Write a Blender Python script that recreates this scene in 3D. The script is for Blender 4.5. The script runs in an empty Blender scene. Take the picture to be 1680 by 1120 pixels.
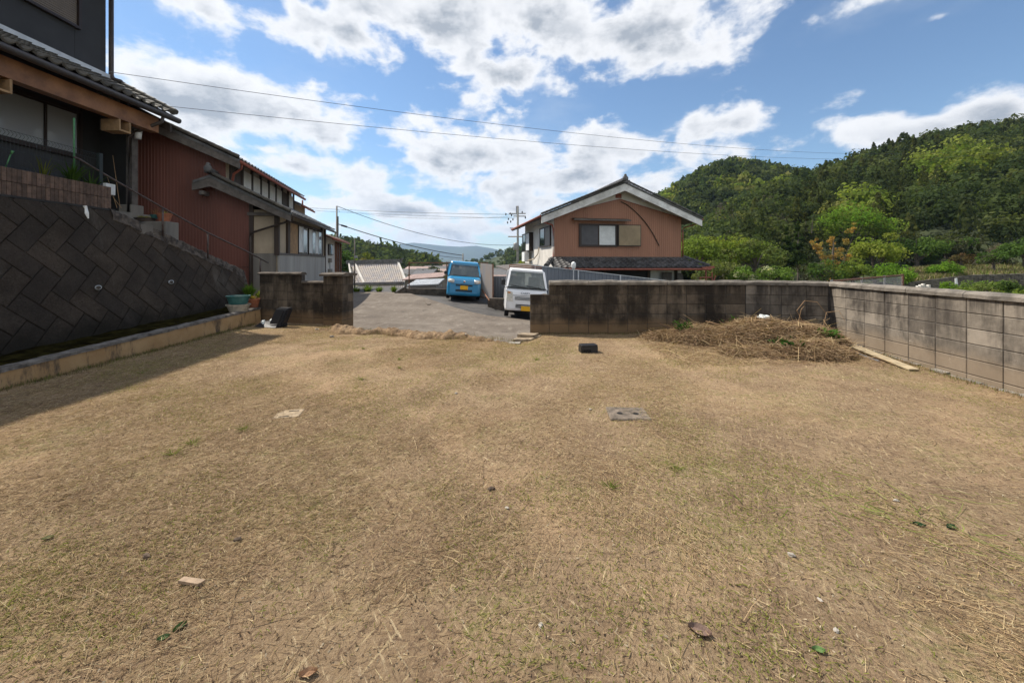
import bpy, bmesh, math, random
import numpy as np
from mathutils import Vector, Matrix, noise as mnoise

random.seed(7)
rng = np.random.default_rng(7)
R = math.radians
EYE = 1.47
F = 640.0                      # focal length in photo pixels
scene = bpy.context.scene
COL = scene.collection

# ------------------------------------------------------------------ camera
cam_d = bpy.data.cameras.new('camera')
cam = bpy.data.objects.new('camera', cam_d)
COL.objects.link(cam)
cam.location = (0, 0, EYE)
cam.rotation_euler = (R(90), 0, 0)
cam_d.sensor_width = 36.0
cam_d.lens = F / 1680 * 36
cam_d.shift_y = -130 / 1680
cam_d.clip_start = 0.05
cam_d.clip_end = 30000
scene.camera = cam

# ------------------------------------------------------------------ sun + sky
SUN = Vector((-0.72, 0.40, 1.0)).normalized()
SUN_EL = math.asin(SUN.z)
SUN_AZ = math.atan2(SUN.x, SUN.y)
sun_d = bpy.data.lights.new('sun', 'SUN')
sun_d.energy = 4.4
sun_d.angle = R(0.55)
sun_d.color = (1.0, 0.93, 0.82)
sun = bpy.data.objects.new('sun', sun_d)
COL.objects.link(sun)
sun.rotation_euler = SUN.to_track_quat('Z', 'Y').to_euler()
scene.view_settings.view_transform = 'Standard'
scene.view_settings.look = 'None'
scene.view_settings.exposure = 0.58
scene.view_settings.gamma = 1.0
scene.view_settings.use_curve_mapping = False

world = bpy.data.worlds.new('World')
scene.world = world
world.use_nodes = True
wt = world.node_tree
wt.nodes.clear()
WN, WL = wt.nodes, wt.links


def wmath(op, a, b=None, c=None, clamp=False):
    n = WN.new('ShaderNodeMath')
    n.operation = op
    n.use_clamp = clamp
    for i, v in enumerate((a, b, c)):
        if v is None:
            continue
        if isinstance(v, (int, float)):
            n.inputs[i].default_value = v
        else:
            WL.new(v, n.inputs[i])
    return n.outputs[0]


def wmix(f, a, b):
    n = WN.new('ShaderNodeMix')
    n.data_type = 'RGBA'
    for s, v in ((0, f), (6, a), (7, b)):
        if isinstance(v, (int, float)):
            n.inputs[s].default_value = v
        elif isinstance(v, tuple):
            n.inputs[s].default_value = (*v, 1)
        else:
            WL.new(v, n.inputs[s])
    return n.outputs[2]


def wsmooth(x, lo, hi):
    n = WN.new('ShaderNodeMapRange')
    n.interpolation_type = 'SMOOTHSTEP'
    WL.new(x, n.inputs[0])
    n.inputs[1].default_value = lo
    n.inputs[2].default_value = hi
    return n.outputs[0]


def wnoise(vec, scale, detail, rough=0.55, dist=0.0):
    n = WN.new('ShaderNodeTexNoise')
    n.noise_dimensions = '3D'
    n.inputs['Scale'].default_value = scale
    n.inputs['Detail'].default_value = detail
    n.inputs['Roughness'].default_value = rough
    n.inputs['Distortion'].default_value = dist
    WL.new(vec, n.inputs['Vector'])
    return n.outputs['Fac']


SKY_S = 0.085
sky = WN.new('ShaderNodeTexSky')
sky.sky_type = 'NISHITA'
sky.sun_disc = False
sky.sun_elevation = SUN_EL
sky.sun_rotation = SUN_AZ
sky.altitude = 200
sky.air_density = 1.1
sky.dust_density = 0.05
sky.ozone_density = 2.2
tc = WN.new('ShaderNodeTexCoord')
sep = WN.new('ShaderNodeSeparateXYZ')
WL.new(tc.outputs['Generated'], sep.inputs[0])
dx, dy, dz = sep.outputs
az = wmath('ARCTAN2', dx, dy)
el = wmath('ARCSINE', dz)
# clouds lie on a layer overhead: project the direction on that layer so they shrink to the horizon
dzc = wmath('ADD', wmath('MAXIMUM', dz, 0.0), 0.16)
comb = WN.new('ShaderNodeCombineXYZ')
WL.new(wmath('DIVIDE', dx, dzc), comb.inputs[0])
WL.new(wmath('DIVIDE', dy, dzc), comb.inputs[1])
layer = comb.outputs[0]
comb2 = WN.new('ShaderNodeCombineXYZ')
WL.new(az, comb2.inputs[0])
WL.new(wmath('MULTIPLY', el, 1.6), comb2.inputs[1])
ang = comb2.outputs[0]


def px_dir(x, y):
    X, Z = (x - 840) / F, (430 - y) / F
    return math.atan2(X, 1.0), math.atan2(Z, math.hypot(X, 1.0))


# cloud banks: photo-pixel centre, half-size, weight
BANKS = [(760, 30, 400, 90, 1.1), (1060, 50, 300, 85, 1.05), (820, 120, 130, 65, .85), (560, 50, 170, 70, .9), (340, 15, 90, 50, .8),
         (380, 165, 240, 85, 1.05), (500, 195, 130, 60, .95), (250, 135, 110, 65, .9),
         (790, 250, 160, 60, .95), (1150, 205, 120, 42, .9), (1000, 250, 240, 55, .8), (900, 300, 260, 48, .95), (620, 288, 130, 35, .6),
         (680, 345, 140, 28, 1.0), (480, 270, 85, 25, .85), (430, 245, 70, 25, .6), (760, 372, 230, 34, .75), (600, 378, 180, 28, .65), (900, 330, 200, 40, .8),
         (1480, 218, 180, 40, 1.05), (1590, 185, 110, 40, 1.05), (1400, 15, 130, 40, .85), (1280, 245, 120, 30, .6),
         (1350, 170, 90, 14, .3), (1530, 30, 50, 12, .3), (300, 210, 130, 40, .8)]
best = None
under = None
for (bx, by, rx, ry, wgt) in BANKS:
    a0, e0 = px_dir(bx, by)
    a1, _ = px_dir(bx + rx, by)
    _, e1 = px_dir(bx, by - ry)
    da = wmath('MULTIPLY', wmath('SUBTRACT', az, a0), 1 / (a1 - a0))
    de = wmath('MULTIPLY', wmath('SUBTRACT', el, e0), 1 / (e1 - e0))
    d = wmath('SQRT', wmath('ADD', wmath('MULTIPLY', da, da), wmath('MULTIPLY', de, de)))
    m = wmath('MULTIPLY', wmath('SUBTRACT', 1.25, d), wgt)
    best = m if best is None else wmath('SMOOTH_MAX', best, m, 0.12)
    lo = wmath('MULTIPLY', wmath('MULTIPLY_ADD', de, -0.55, 0.40, clamp=True), wmath('MULTIPLY', m, 1.4, clamp=True))
    under = lo if under is None else wmath('MAXIMUM', under, lo)
best = wmath('MAXIMUM', best, -0.5)
n_big = wnoise(ang, 6.6, 10, 0.57, 0.15)
n_layer = wnoise(layer, 1.15, 8, 0.62, 0.2)
n_out = wnoise(layer, 0.45, 4, 0.5)
# outside the view the layer carries on with the same kind of broken cloud
side = wsmooth(wmath('ABSOLUTE', az), 0.95, 1.3)
high = wsmooth(el, 0.62, 0.85)
away = wmath('MAXIMUM', side, high)
bank = wmath('ADD', wmath('MULTIPLY', best, wmath('SUBTRACT', 1.0, away)),
             wmath('MULTIPLY', away, wmath('MULTIPLY', wmath('SUBTRACT', n_out, 0.42), 5.0)))
dens = wmath('ADD', wmath('MULTIPLY', bank, 0.62),
             wmath('ADD', wmath('MULTIPLY', wmath('SUBTRACT', n_big, 0.5), 2.2),
                   wmath('MULTIPLY', wmath('SUBTRACT', n_layer, 0.5), 0.75)))
cover = wsmooth(dens, 0.11, 0.45)
thin = wmath('MULTIPLY', wsmooth(wmath('ADD', wmath('MULTIPLY', wnoise(layer, 0.8, 6, 0.6), 1.0), wmath('MULTIPLY', bank, 0.12)), 0.52, 0.80), 0.42)
thick = wsmooth(dens, 0.30, 0.90)
billow = wsmooth(wnoise(ang, 9.0, 6, 0.6), 0.38, 0.66)
grey = wmath('MULTIPLY', thick, wmath('ADD', wmath('MULTIPLY', under, 1.15), wmath('MULTIPLY', billow, 0.62)), clamp=True)
CB = 1.0 / SKY_S
white = (0.68 * CB, 0.685 * CB, 0.70 * CB)
base_grey = (0.29 * CB, 0.32 * CB, 0.365 * CB)
ccol = wmix(grey, white, base_grey)
blue = WN.new('ShaderNodeMix')
blue.data_type = 'RGBA'
blue.blend_type = 'MULTIPLY'
blue.inputs[0].default_value = 1.0
WL.new(sky.outputs[0], blue.inputs[6])
blue.inputs[7].default_value = (0.98, 1.07, 1.12, 1)
skyc = wmix(thin, blue.outputs[2], (0.52 * CB, 0.56 * CB, 0.61 * CB))
final = wmix(cover, skyc, ccol)
bg = WN.new('ShaderNodeBackground')
bg.inputs['Strength'].default_value = SKY_S
WL.new(final, bg.inputs['Color'])
wo = WN.new('ShaderNodeOutputWorld')
WL.new(bg.outputs[0], wo.inputs['Surface'])


# ------------------------------------------------------------------ helpers
def at(x, y, Y):
    """world point seen at photo pixel (x, y) at depth Y"""
    return Vector(((x - 840) / F * Y, Y, EYE - (y - 430) / F * Y))


def link(o, parent=None):
    COL.objects.link(o)
    if parent is not None:
        o.parent = parent
    return o


def tag(o, label=None, cat=None, group=None, kind=None):
    if label:
        o['label'] = label
    if cat:
        o['category'] = cat
    if group:
        o['group'] = group
    if kind:
        o['kind'] = kind
    return o


def thing(name, label, cat, loc=(0, 0, 0), rz=0.0, group=None, rot=None):
    o = bpy.data.objects.new(name, None)
    o.empty_display_size = 0.2
    o.location = loc
    o.rotation_euler = rot if rot is not None else (0, 0, rz)
    link(o)
    return tag(o, label, cat, group)


class MB:
    def __init__(s):
        s.v, s.f, s.c = [], [], None

    def add(s, vs, fs):
        b = len(s.v)
        s.v += [tuple(p) for p in vs]
        s.f += [tuple(i + b for i in f) for f in fs]
        return s

    def box(s, x0, x1, y0, y1, z0, z1, bev=0.0):
        if bev <= 0:
            return s.add([(x0, y0, z0), (x1, y0, z0), (x1, y1, z0), (x0, y1, z0), (x0, y0, z1), (x1, y0, z1), (x1, y1, z1), (x0, y1, z1)],
                         [(0, 3, 2, 1), (4, 5, 6, 7), (0, 1, 5, 4), (1, 2, 6, 5), (2, 3, 7, 6), (3, 0, 4, 7)])
        bm = bmesh.new()
        m = Matrix.Translation(((x0 + x1) / 2, (y0 + y1) / 2, (z0 + z1) / 2)) @ Matrix.Diagonal((abs(x1 - x0), abs(y1 - y0), abs(z1 - z0), 1))
        bmesh.ops.create_cube(bm, size=1, matrix=m)
        bmesh.ops.bevel(bm, geom=bm.edges[:], offset=bev, segments=1, affect='EDGES', profile=0.5)
        bm.verts.index_update()
        s.add([v.co for v in bm.verts], [[v.index for v in f.verts] for f in bm.faces])
        bm.free()
        return s

    def bar(s, p, q, w, h=None, up=(0, 0, 1)):
        h = w if h is None else h
        p, q = Vector(p), Vector(q)
        d = (q - p).normalized()
        u = Vector(up)
        a = d.cross(u)
        if a.length < 1e-4:
            a = d.cross(Vector((1, 0, 0)))
        a.normalize()
        b = a.cross(d).normalized()
        vs = []
        for c in (p, q):
            for (i, j) in ((-1, -1), (1, -1), (1, 1), (-1, 1)):
                vs.append(c + a * (i * w / 2) + b * (j * h / 2))
        return s.add(vs, [(0, 1, 2, 3), (7, 6, 5, 4), (0, 4, 5, 1), (1, 5, 6, 2), (2, 6, 7, 3), (3, 7, 4, 0)])

    def tube(s, pts, r, n=6, caps=True):
        pts = [Vector(p) for p in pts]
        rs = r if isinstance(r, (list, tuple)) else [r] * len(pts)
        vs = []
        ref = Vector((0, 0, 1))
        for i, p in enumerate(pts):
            d = (pts[min(i + 1, len(pts) - 1)] - pts[max(i - 1, 0)])
            d = d.normalized() if d.length > 1e-9 else Vector((0, 0, 1))
            a = d.cross(ref)
            if a.length < 0.05:
                a = d.cross(Vector((1, 0, 0)))
            a.normalize()
            b = d.cross(a).normalized()
            for k in range(n):
                t = 2 * math.pi * k / n
                vs.append(p + (a * math.cos(t) + b * math.sin(t)) * rs[i])
        fs = []
        for i in range(len(pts) - 1):
            for k in range(n):
                k2 = (k + 1) % n
                fs.append((i * n + k, i * n + k2, (i + 1) * n + k2, (i + 1) * n + k))
        if caps:
            fs.append(tuple(range(n))[::-1])
            fs.append(tuple((len(pts) - 1) * n + k for k in range(n)))
        return s.add(vs, fs)

    def lathe(s, prof, c=(0, 0, 0), n=16, axis='z'):
        vs, fs = [], []
        for (r, h) in prof:
            for k in range(n):
                t = 2 * math.pi * k / n
                x, y = r * math.cos(t), r * math.sin(t)
                p = {'z': (x, y, h), 'y': (x, h, y), 'x': (h, x, y)}[axis]
                vs.append((c[0] + p[0], c[1] + p[1], c[2] + p[2]))
        for i in range(len(prof) - 1):
            for k in range(n):
                k2 = (k + 1) % n
                fs.append((i * n + k, i * n + k2, (i + 1) * n + k2, (i + 1) * n + k))
        if prof[0][0] > 1e-4:
            fs.append(tuple(range(n))[::-1])
        if prof[-1][0] > 1e-4:
            fs.append(tuple((len(prof) - 1) * n + k for k in range(n)))
        return s.add(vs, fs)

    def prism(s, poly, ext):
        """poly: list of 3D points (planar), ext: extrusion vector"""
        n = len(poly)
        e = Vector(ext)
        vs = [Vector(p) for p in poly] + [Vector(p) + e for p in poly]
        fs = [tuple(range(n))[::-1], tuple(range(n, 2 * n))]
        for i in range(n):
            j = (i + 1) % n
            fs.append((i, j, j + n, i + n))
        return s.add(vs, fs)

    def grid(s, fn, nu, nv):
        """fn(u, v) with u, v in 0..1"""
        vs = [fn(i / nu, j / nv) for j in range(nv + 1) for i in range(nu + 1)]
        fs = [(j * (nu + 1) + i, j * (nu + 1) + i + 1, (j + 1) * (nu + 1) + i + 1, (j + 1) * (nu + 1) + i) for j in range(nv) for i in range(nu)]
        return s.add(vs, fs)

    def mesh(s, name, mat=None, smooth=False, fix=True):
        me = bpy.data.meshes.new(name)
        me.from_pydata(s.v, [], s.f)
        if fix and len(s.f) < 20000:
            bm = bmesh.new()
            bm.from_mesh(me)
            bmesh.ops.recalc_face_normals(bm, faces=bm.faces[:])
            bm.to_mesh(me)
            bm.free()
        if mat is not None:
            me.materials.append(mat)
        if smooth:
            me.polygons.foreach_set('use_smooth', [True] * len(me.polygons))
        me.update()
        return me

    def build(s, name, mat=None, parent=None, smooth=False, fix=True):
        o = bpy.data.objects.new(name, s.mesh(name, mat, smooth, fix))
        return link(o, parent)


def inst(name, me, parent=None, loc=(0, 0, 0), rot=(0, 0, 0), scale=(1, 1, 1)):
    o = bpy.data.objects.new(name, me)
    o.location, o.rotation_euler, o.scale = loc, rot, scale
    return link(o, parent)


def np_mesh(name, V, Fq, mat, cols=None, smooth=False):
    """V (n,3), Fq (m,k) uniform faces, cols (m,3) per-face colour -> attribute col"""
    me = bpy.data.meshes.new(name)
    n, (m, k) = len(V), Fq.shape
    me.vertices.add(n)
    me.vertices.foreach_set('co', np.ascontiguousarray(V, dtype=np.float32).ravel())
    me.loops.add(m * k)
    me.loops.foreach_set('vertex_index', np.ascontiguousarray(Fq, dtype=np.int32).ravel())
    me.polygons.add(m)
    me.polygons.foreach_set('loop_start', np.arange(0, m * k, k, dtype=np.int32))
    try:
        me.polygons.foreach_set('loop_total', np.full(m, k, dtype=np.int32))
    except Exception:
        pass
    if cols is not None:
        a = me.attributes.new('col', 'FLOAT_COLOR', 'FACE')
        c4 = np.ones((m, 4), dtype=np.float32)
        c4[:, :3] = cols
        a.data.foreach_set('color', c4.ravel())
    me.materials.append(mat)
    me.update(calc_edges=True)
    if smooth:
        me.polygons.foreach_set('use_smooth', [True] * m)
    return me


# ------------------------------------------------------------------ materials
class NT:
    def __init__(s, name):
        s.m = bpy.data.materials.new(name)
        s.m.use_nodes = True
        s.t = s.m.node_tree
        s.n, s.l = s.t.nodes, s.t.links
        s.b = s.n['Principled BSDF']
        g = s.n.new('ShaderNodeNewGeometry')
        s.pos = g.outputs['Position']

    def val(s, sock, v):
        if isinstance(v, (int, float)):
            sock.default_value = v
        elif isinstance(v, (tuple, list)):
            sock.default_value = (*v, 1) if len(v) == 3 and sock.type == 'RGBA' else v
        else:
            s.l.new(v, sock)

    def noise(s, scale, detail=4, rough=0.6, vec=None, stretch=None, dist=0.0, rot=None):
        v = vec or s.pos
        if rot is not None:
            vr = s.n.new('ShaderNodeVectorRotate')
            vr.rotation_type = 'Z_AXIS'
            vr.inputs['Angle'].default_value = rot
            s.l.new(v, vr.inputs['Vector'])
            v = vr.outputs[0]
        if stretch:
            mp = s.n.new('ShaderNodeMapping')
            mp.inputs['Scale'].default_value = stretch
            s.l.new(v, mp.inputs[0])
            v = mp.outputs[0]
        n = s.n.new('ShaderNodeTexNoise')
        n.inputs['Scale'].default_value = scale
        n.inputs['Detail'].default_value = detail
        n.inputs['Roughness'].default_value = rough
        n.inputs['Distortion'].default_value = dist
        s.l.new(v, n.inputs['Vector'])
        return n.outputs['Fac']

    def ramp(s, f, lo, hi, a=0.0, b=1.0):
        n = s.n.new('ShaderNodeMapRange')
        n.interpolation_type = 'SMOOTHSTEP'
        s.l.new(f, n.inputs[0])
        for i, v in enumerate((lo, hi, a, b)):
            n.inputs[i + 1].default_value = v
        return n.outputs[0]

    def math(s, op, a, b=0.0, clamp=False):
        n = s.n.new('ShaderNodeMath')
        n.operation = op
        n.use_clamp = clamp
        s.val(n.inputs[0], a)
        s.val(n.inputs[1], b)
        return n.outputs[0]

    def mix(s, f, a, b, mode='MIX'):
        n = s.n.new('ShaderNodeMix')
        n.data_type = 'RGBA'
        n.blend_type = mode
        s.val(n.inputs[0], f)
        s.val(n.inputs[6], a)
        s.val(n.inputs[7], b)
        return n.outputs[2]

    def rand(s):
        return s.n.new('ShaderNodeObjectInfo').outputs['Random']

    def attr(s, name='col'):
        n = s.n.new('ShaderNodeAttribute')
        n.attribute_name = name
        return n.outputs['Color']

    def bump(s, h, strength=0.3, dist=0.02):
        n = s.n.new('ShaderNodeBump')
        n.inputs['Strength'].default_value = strength
        n.inputs['Distance'].default_value = dist
        s.l.new(h, n.inputs['Height'])
        s.l.new(n.outputs[0], s.b.inputs['Normal'])

    def out(s, col, rough=0.8, metal=0.0, spec=None):
        s.val(s.b.inputs['Base Color'], col)
        s.val(s.b.inputs['Roughness'], rough)
        s.b.inputs['Metallic'].default_value = metal
        if spec is not None:
            s.b.inputs['Specular IOR Level'].default_value = spec
        return s.m


def mul(c, k):
    return tuple(x * k for x in c)


def M(name, c, rough=0.75, var=0.18, scale=3.0, bump=0.15, bscale=40, metal=0.0, rnd=0.0, c2=None, spec=None, streak=False, bdist=0.01):
    """plain weathered material: two tones by noise, fine relief, optional per-object variation"""
    t = NT(name)
    st = (1, 1, 0.15) if streak else None
    f = t.ramp(t.noise(scale, 6, 0.65, stretch=st), 0.3, 0.7)
    col = t.mix(f, mul(c, 1 - var), c2 if c2 else mul(c, 1 + var))
    if rnd > 0:
        r = t.math('MULTIPLY_ADD', t.rand(), 2 * rnd)
        t.n[-1].inputs[2].default_value = 1 - rnd
        cm = t.n.new('ShaderNodeCombineColor')
        for i in range(3):
            t.l.new(r, cm.inputs[i])
        col = t.mix(1.0, col, cm.outputs[0], 'MULTIPLY')
    if bump > 0:
        t.bump(t.noise(bscale, 5, 0.7), bump, bdist)
    return t.out(col, rough, metal, spec)


def foliage_mat(name, trans=0.42):
    t = NT(name)
    c = t.attr('col')
    d = t.n.new('ShaderNodeBsdfDiffuse')
    d.inputs['Roughness'].default_value = 0.5
    t.l.new(c, d.inputs['Color'])
    tr = t.n.new('ShaderNodeBsdfTranslucent')
    t.l.new(t.mix(1.0, c, (1.15, 1.2, 0.6), 'MULTIPLY'), tr.inputs['Color'])
    mx = t.n.new('ShaderNodeMixShader')
    mx.inputs[0].default_value = trans
    t.l.new(d.outputs[0], mx.inputs[1])
    t.l.new(tr.outputs[0], mx.inputs[2])
    t.l.new(mx.outputs[0], t.n['Material Output'].inputs['Surface'])
    t.n.remove(t.b)
    return t.m


def glass_mat(name, tint=(0.02, 0.025, 0.03), rough=0.05):
    t = NT(name)
    t.bump(t.noise(3.0, 2), 0.02, 0.02)
    return t.out(tint, rough, 0.0, 0.9)


def m_block(name, c, dark, amount, brown):
    """stained concrete block: vertical runs of dark lichen, pale lime patches, splash of soil at the foot"""
    t = NT(name)
    n1 = t.noise(1.6, 7, 0.65, dist=0.4)
    n2 = t.noise(3.2, 6, 0.7, stretch=(1, 1, 0.22))
    n3 = t.noise(9.0, 6, 0.7)
    f = t.ramp(t.math('ADD', t.math('MULTIPLY', n1, 0.6), t.math('MULTIPLY', n2, 0.6)), 0.50 - amount, 0.74 - amount)
    col = t.mix(t.ramp(n3, 0.3, 0.7), mul(c, 0.8), mul(c, 1.18))
    rr = t.rand()
    col = t.mix(t.math('MULTIPLY', t.ramp(rr, 0.55, 1.0), 0.45), col, mul(c, 1.75))
    col = t.mix(t.math('MULTIPLY', t.ramp(rr, 0.45, 0.0), 0.55), col, mul(dark, 1.6))
    col = t.mix(f, col, dark)
    sx = t.n.new('ShaderNodeSeparateXYZ')
    t.l.new(t.pos, sx.inputs[0])
    lowz = t.ramp(t.math('ADD', sx.outputs[2], t.math('MULTIPLY', n1, 0.45)), 0.62, 0.40)
    col = t.mix(t.math('MULTIPLY', lowz, 0.75), col, brown)
    run = t.noise(5.0, 5, 0.7, stretch=(1.6, 1.6, 0.06))
    top = t.ramp(t.math('ADD', sx.outputs[2], t.math('MULTIPLY', n1, 0.5)), 0.85, 1.35)
    col = t.mix(t.math('MULTIPLY', t.math('MULTIPLY', t.ramp(run, 0.46, 0.60), top), 0.85), col, mul(dark, 0.8))
    col = t.mix(t.math('MULTIPLY', t.ramp(t.noise(4.0, 6, 0.75), 0.62, 0.72), 0.5), col, mul(c, 2.1))
    t.bump(t.noise(110, 4, 0.7), 0.5, 0.006)
    return t.out(col, 0.93, 0, 0.2)


MAT = {}
MAT['block_dark'] = m_block('stained_block', (0.135, 0.105, 0.076), (0.034, 0.027, 0.021), 0.055, (0.22, 0.140, 0.075))
MAT['block_light'] = m_block('weathered_block', (0.210, 0.180, 0.145), (0.060, 0.051, 0.043), 0.005, (0.26, 0.20, 0.14))
MAT['mortar'] = M('mortar', (0.055, 0.047, 0.040), 0.95, 0.3, 6)
MAT['mortar_lt'] = M('mortar_pale', (0.07, 0.062, 0.055), 0.95, 0.4, 6)
MAT['coping'] = M('rough_coping', (0.20, 0.175, 0.145), 0.95, 0.45, 4, 0.7, 60, c2=(0.27, 0.235, 0.195), bdist=0.015)
MAT['coping_dark'] = M('dark_coping', (0.10, 0.080, 0.062), 0.95, 0.4, 5, 0.7, 60, bdist=0.015)


def m_retaining():
    t = NT('retaining_block')
    n = t.noise(2.2, 6, 0.7)
    g = t.noise(34, 6, 0.85)
    col = t.mix(t.ramp(n, 0.3, 0.7), (0.050, 0.037, 0.027), (0.096, 0.073, 0.055))
    col = t.mix(t.ramp(g, 0.52, 0.72), col, (0.14, 0.118, 0.098))
    col = t.mix(t.ramp(g, 0.46, 0.34), col, (0.010, 0.008, 0.007))
    r = t.math('MULTIPLY', t.rand(), 0.55)
    col = t.mix(r, col, (0.036, 0.031, 0.028))
    st = t.noise(1.1, 6, 0.7, stretch=(1, 1, 0.35), dist=0.5)
    col = t.mix(t.math('MULTIPLY', t.ramp(st, 0.54, 0.70), 0.7), col, (0.135, 0.118, 0.098))
    sz = t.n.new('ShaderNodeSeparateXYZ')
    t.l.new(t.pos, sz.inputs[0])
    wet = t.ramp(t.math('SUBTRACT', sz.outputs[2], t.math('MULTIPLY', t.noise(2.5, 5, 0.7), 0.9)), 0.25, -0.15)
    col = t.mix(t.math('MULTIPLY', wet, 0.8), col, (0.018, 0.015, 0.010))
    t.bump(t.noise(38, 7, 0.85), 1.0, 0.035)
    return t.out(col, 0.95, 0, 0.2)


MAT['retaining'] = m_retaining()
MAT['joint'] = M('joint_mortar', (0.22, 0.20, 0.175), 0.95, 0.6, 5, c2=(0.03, 0.026, 0.022))
MAT['retaining_dark'] = M('retaining_backing', (0.02, 0.018, 0.016), 0.95, 0.3, 5)
MAT['stair_coping'] = M('mossy_coping', (0.05, 0.038, 0.03), 0.95, 0.5, 9, 0.8, 50, c2=(0.13, 0.105, 0.085))


def m_kerb():
    t = NT('kerb_concrete')
    n = t.noise(1.3, 6, 0.65)
    s2 = t.noise(4, 6, 0.7, stretch=(1, 1, 0.3))
    col = t.mix(t.ramp(n, 0.3, 0.7), (0.34, 0.205, 0.095), (0.46, 0.31, 0.16))
    col = t.mix(t.ramp(s2, 0.50, 0.66), col, (0.11, 0.080, 0.055))
    t.bump(t.noise(80, 5, 0.7), 0.4, 0.008)
    return t.out(col, 0.95, 0, 0.2)


MAT['kerb'] = m_kerb()
MAT['kerb_top'] = M('kerb_top', (0.12, 0.10, 0.08), 0.95, 0.5, 7, 0.6, 50, c2=(0.20, 0.175, 0.15))
MAT['moss'] = M('moss_soil', (0.012, 0.009, 0.006), 1.0, 0.4, 6, 1.0, 40, c2=(0.040, 0.034, 0.010), bdist=0.03, spec=0.0)
MAT['tile_brown'] = M('planter_tile', (0.105, 0.068, 0.050), 0.85, 0.35, 12, 0.5, 60, rnd=0.3, bdist=0.006)
MAT['wire'] = M('fence_wire', (0.012, 0.018, 0.017), 0.5, 0.1, 5, 0)
MAT['rail'] = M('rail_steel', (0.085, 0.062, 0.055), 0.5, 0.4, 12, 0.2, 60, 0.4)
MAT['wall_dark'] = M('dark_stucco', (0.044, 0.044, 0.048), 0.9, 0.12, 1.5, 0.4, 160, bdist=0.004)
MAT['wall_black'] = M('dark_panel', (0.022, 0.021, 0.020), 0.8, 0.2, 2, 0.1)
MAT['wood_beam'] = M('varnished_beam', (0.24, 0.105, 0.045), 0.5, 0.3, 2, 0.2, 30, c2=(0.34, 0.155, 0.065))
MAT['wood_dark'] = M('dark_timber', (0.05, 0.032, 0.022), 0.7, 0.3, 6, 0.3, 40, streak=True)
MAT['wood_grey'] = M('grey_timber', (0.115, 0.100, 0.088), 0.85, 0.3, 6, 0.4, 40)
MAT['wood_tan'] = M('tan_timber', (0.36, 0.22, 0.11), 0.75, 0.25, 6, 0.2, 40)
MAT['frame_brown'] = M('bronze_frame', (0.040, 0.026, 0.021), 0.45, 0.1, 5, 0, metal=0.3)
MAT['slat'] = M('shutter_slat', (0.17, 0.135, 0.105), 0.5, 0.1, 5, 0)
MAT['flash'] = M('flashing', (0.60, 0.61, 0.63), 0.45, 0.12, 4, 0)
MAT['tile_grey'] = M('roof_tile', (0.088, 0.086, 0.084), 0.55, 0.4, 5, 0.3, 50, rnd=0.28, bdist=0.006)
MAT['tile_moss'] = M('mossy_roof_tile', (0.090, 0.080, 0.064), 0.75, 0.45, 6, 0.4, 50, rnd=0.3, bdist=0.006)
MAT['tile_dark'] = M('dark_roof_tile', (0.075, 0.072, 0.071), 0.7, 0.4, 5, 0.3, 50, rnd=0.35, bdist=0.006)
MAT['tile_lilac'] = M('pale_roof_tile', (0.40, 0.385, 0.41), 0.45, 0.2, 2, 0.2, 30, c2=(0.50, 0.43, 0.36), rnd=0.1)
MAT['gutter_br'] = M('brown_gutter', (0.055, 0.040, 0.032), 0.55, 0.2, 6, 0)
MAT['gutter_rust'] = M('rust_gutter', (0.26, 0.075, 0.045), 0.6, 0.25, 8, 0.1)
MAT['red_wall'] = M('red_corrugated', (0.150, 0.053, 0.036), 0.6, 0.18, 1.2, 0.1, 50, streak=True)
MAT['brown_wall'] = M('brown_corrugated', (0.335, 0.155, 0.092), 0.6, 0.10, 1.5, 0.1, 50, streak=True)
MAT['plaster_tan'] = M('tan_plaster', (0.40, 0.32, 0.225), 0.9, 0.2, 0.8, 0.15, 60)
MAT['plaster_white'] = M('white_plaster', (0.62, 0.58, 0.52), 0.9, 0.12, 1.5, 0.15, 60)
MAT['white_barge'] = M('weathered_white_board', (0.74, 0.72, 0.69), 0.85, 0.30, 2.2, 0.2, 50, c2=(0.80, 0.79, 0.77))
MAT['cement'] = M('cement_render', (0.19, 0.17, 0.145), 0.9, 0.35, 1.2, 0.3, 50, streak=True)
MAT['wainscot'] = M('cement_panel', (0.33, 0.31, 0.28), 0.85, 0.18, 1.5, 0.2, 50, streak=True)
MAT['glass'] = glass_mat('window_glass')
MAT['curtain'] = M('curtain', (0.42, 0.42, 0.44), 0.9, 0.25, 14, 0, streak=True)
MAT['curtain_w'] = M('white_blind', (0.66, 0.67, 0.66), 0.8, 0.1, 4, 0)
MAT['screen'] = M('insect_screen', (0.085, 0.082, 0.088), 0.7, 0.2, 2, 0)
MAT['alu'] = M('aluminium', (0.55, 0.56, 0.58), 0.4, 0.08, 4, 0, metal=0.6)
MAT['pvc'] = M('pvc_pipe', (0.42, 0.45, 0.48), 0.5, 0.08, 8, 0)
MAT['white'] = M('white_plastic', (0.75, 0.75, 0.73), 0.5, 0.08, 8, 0)
MAT['green_pole'] = M('green_stake', (0.045, 0.16, 0.055), 0.5, 0.2, 20, 0)
MAT['terracotta'] = M('terracotta', (0.30, 0.105, 0.050), 0.85, 0.25, 10, 0.2)
MAT['teal'] = M('teal_plastic', (0.045, 0.145, 0.135), 0.55, 0.25, 6, 0.1)
MAT['cream_pot'] = M('dirty_cream_plastic', (0.34, 0.30, 0.24), 0.65, 0.3, 8, 0.1)
MAT['black'] = M('black_plastic', (0.016, 0.016, 0.019), 0.45, 0.2, 6, 0.1)
MAT['soil'] = M('potting_soil', (0.06, 0.045, 0.03), 1.0, 0.5, 30, 1.0, 60)
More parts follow.
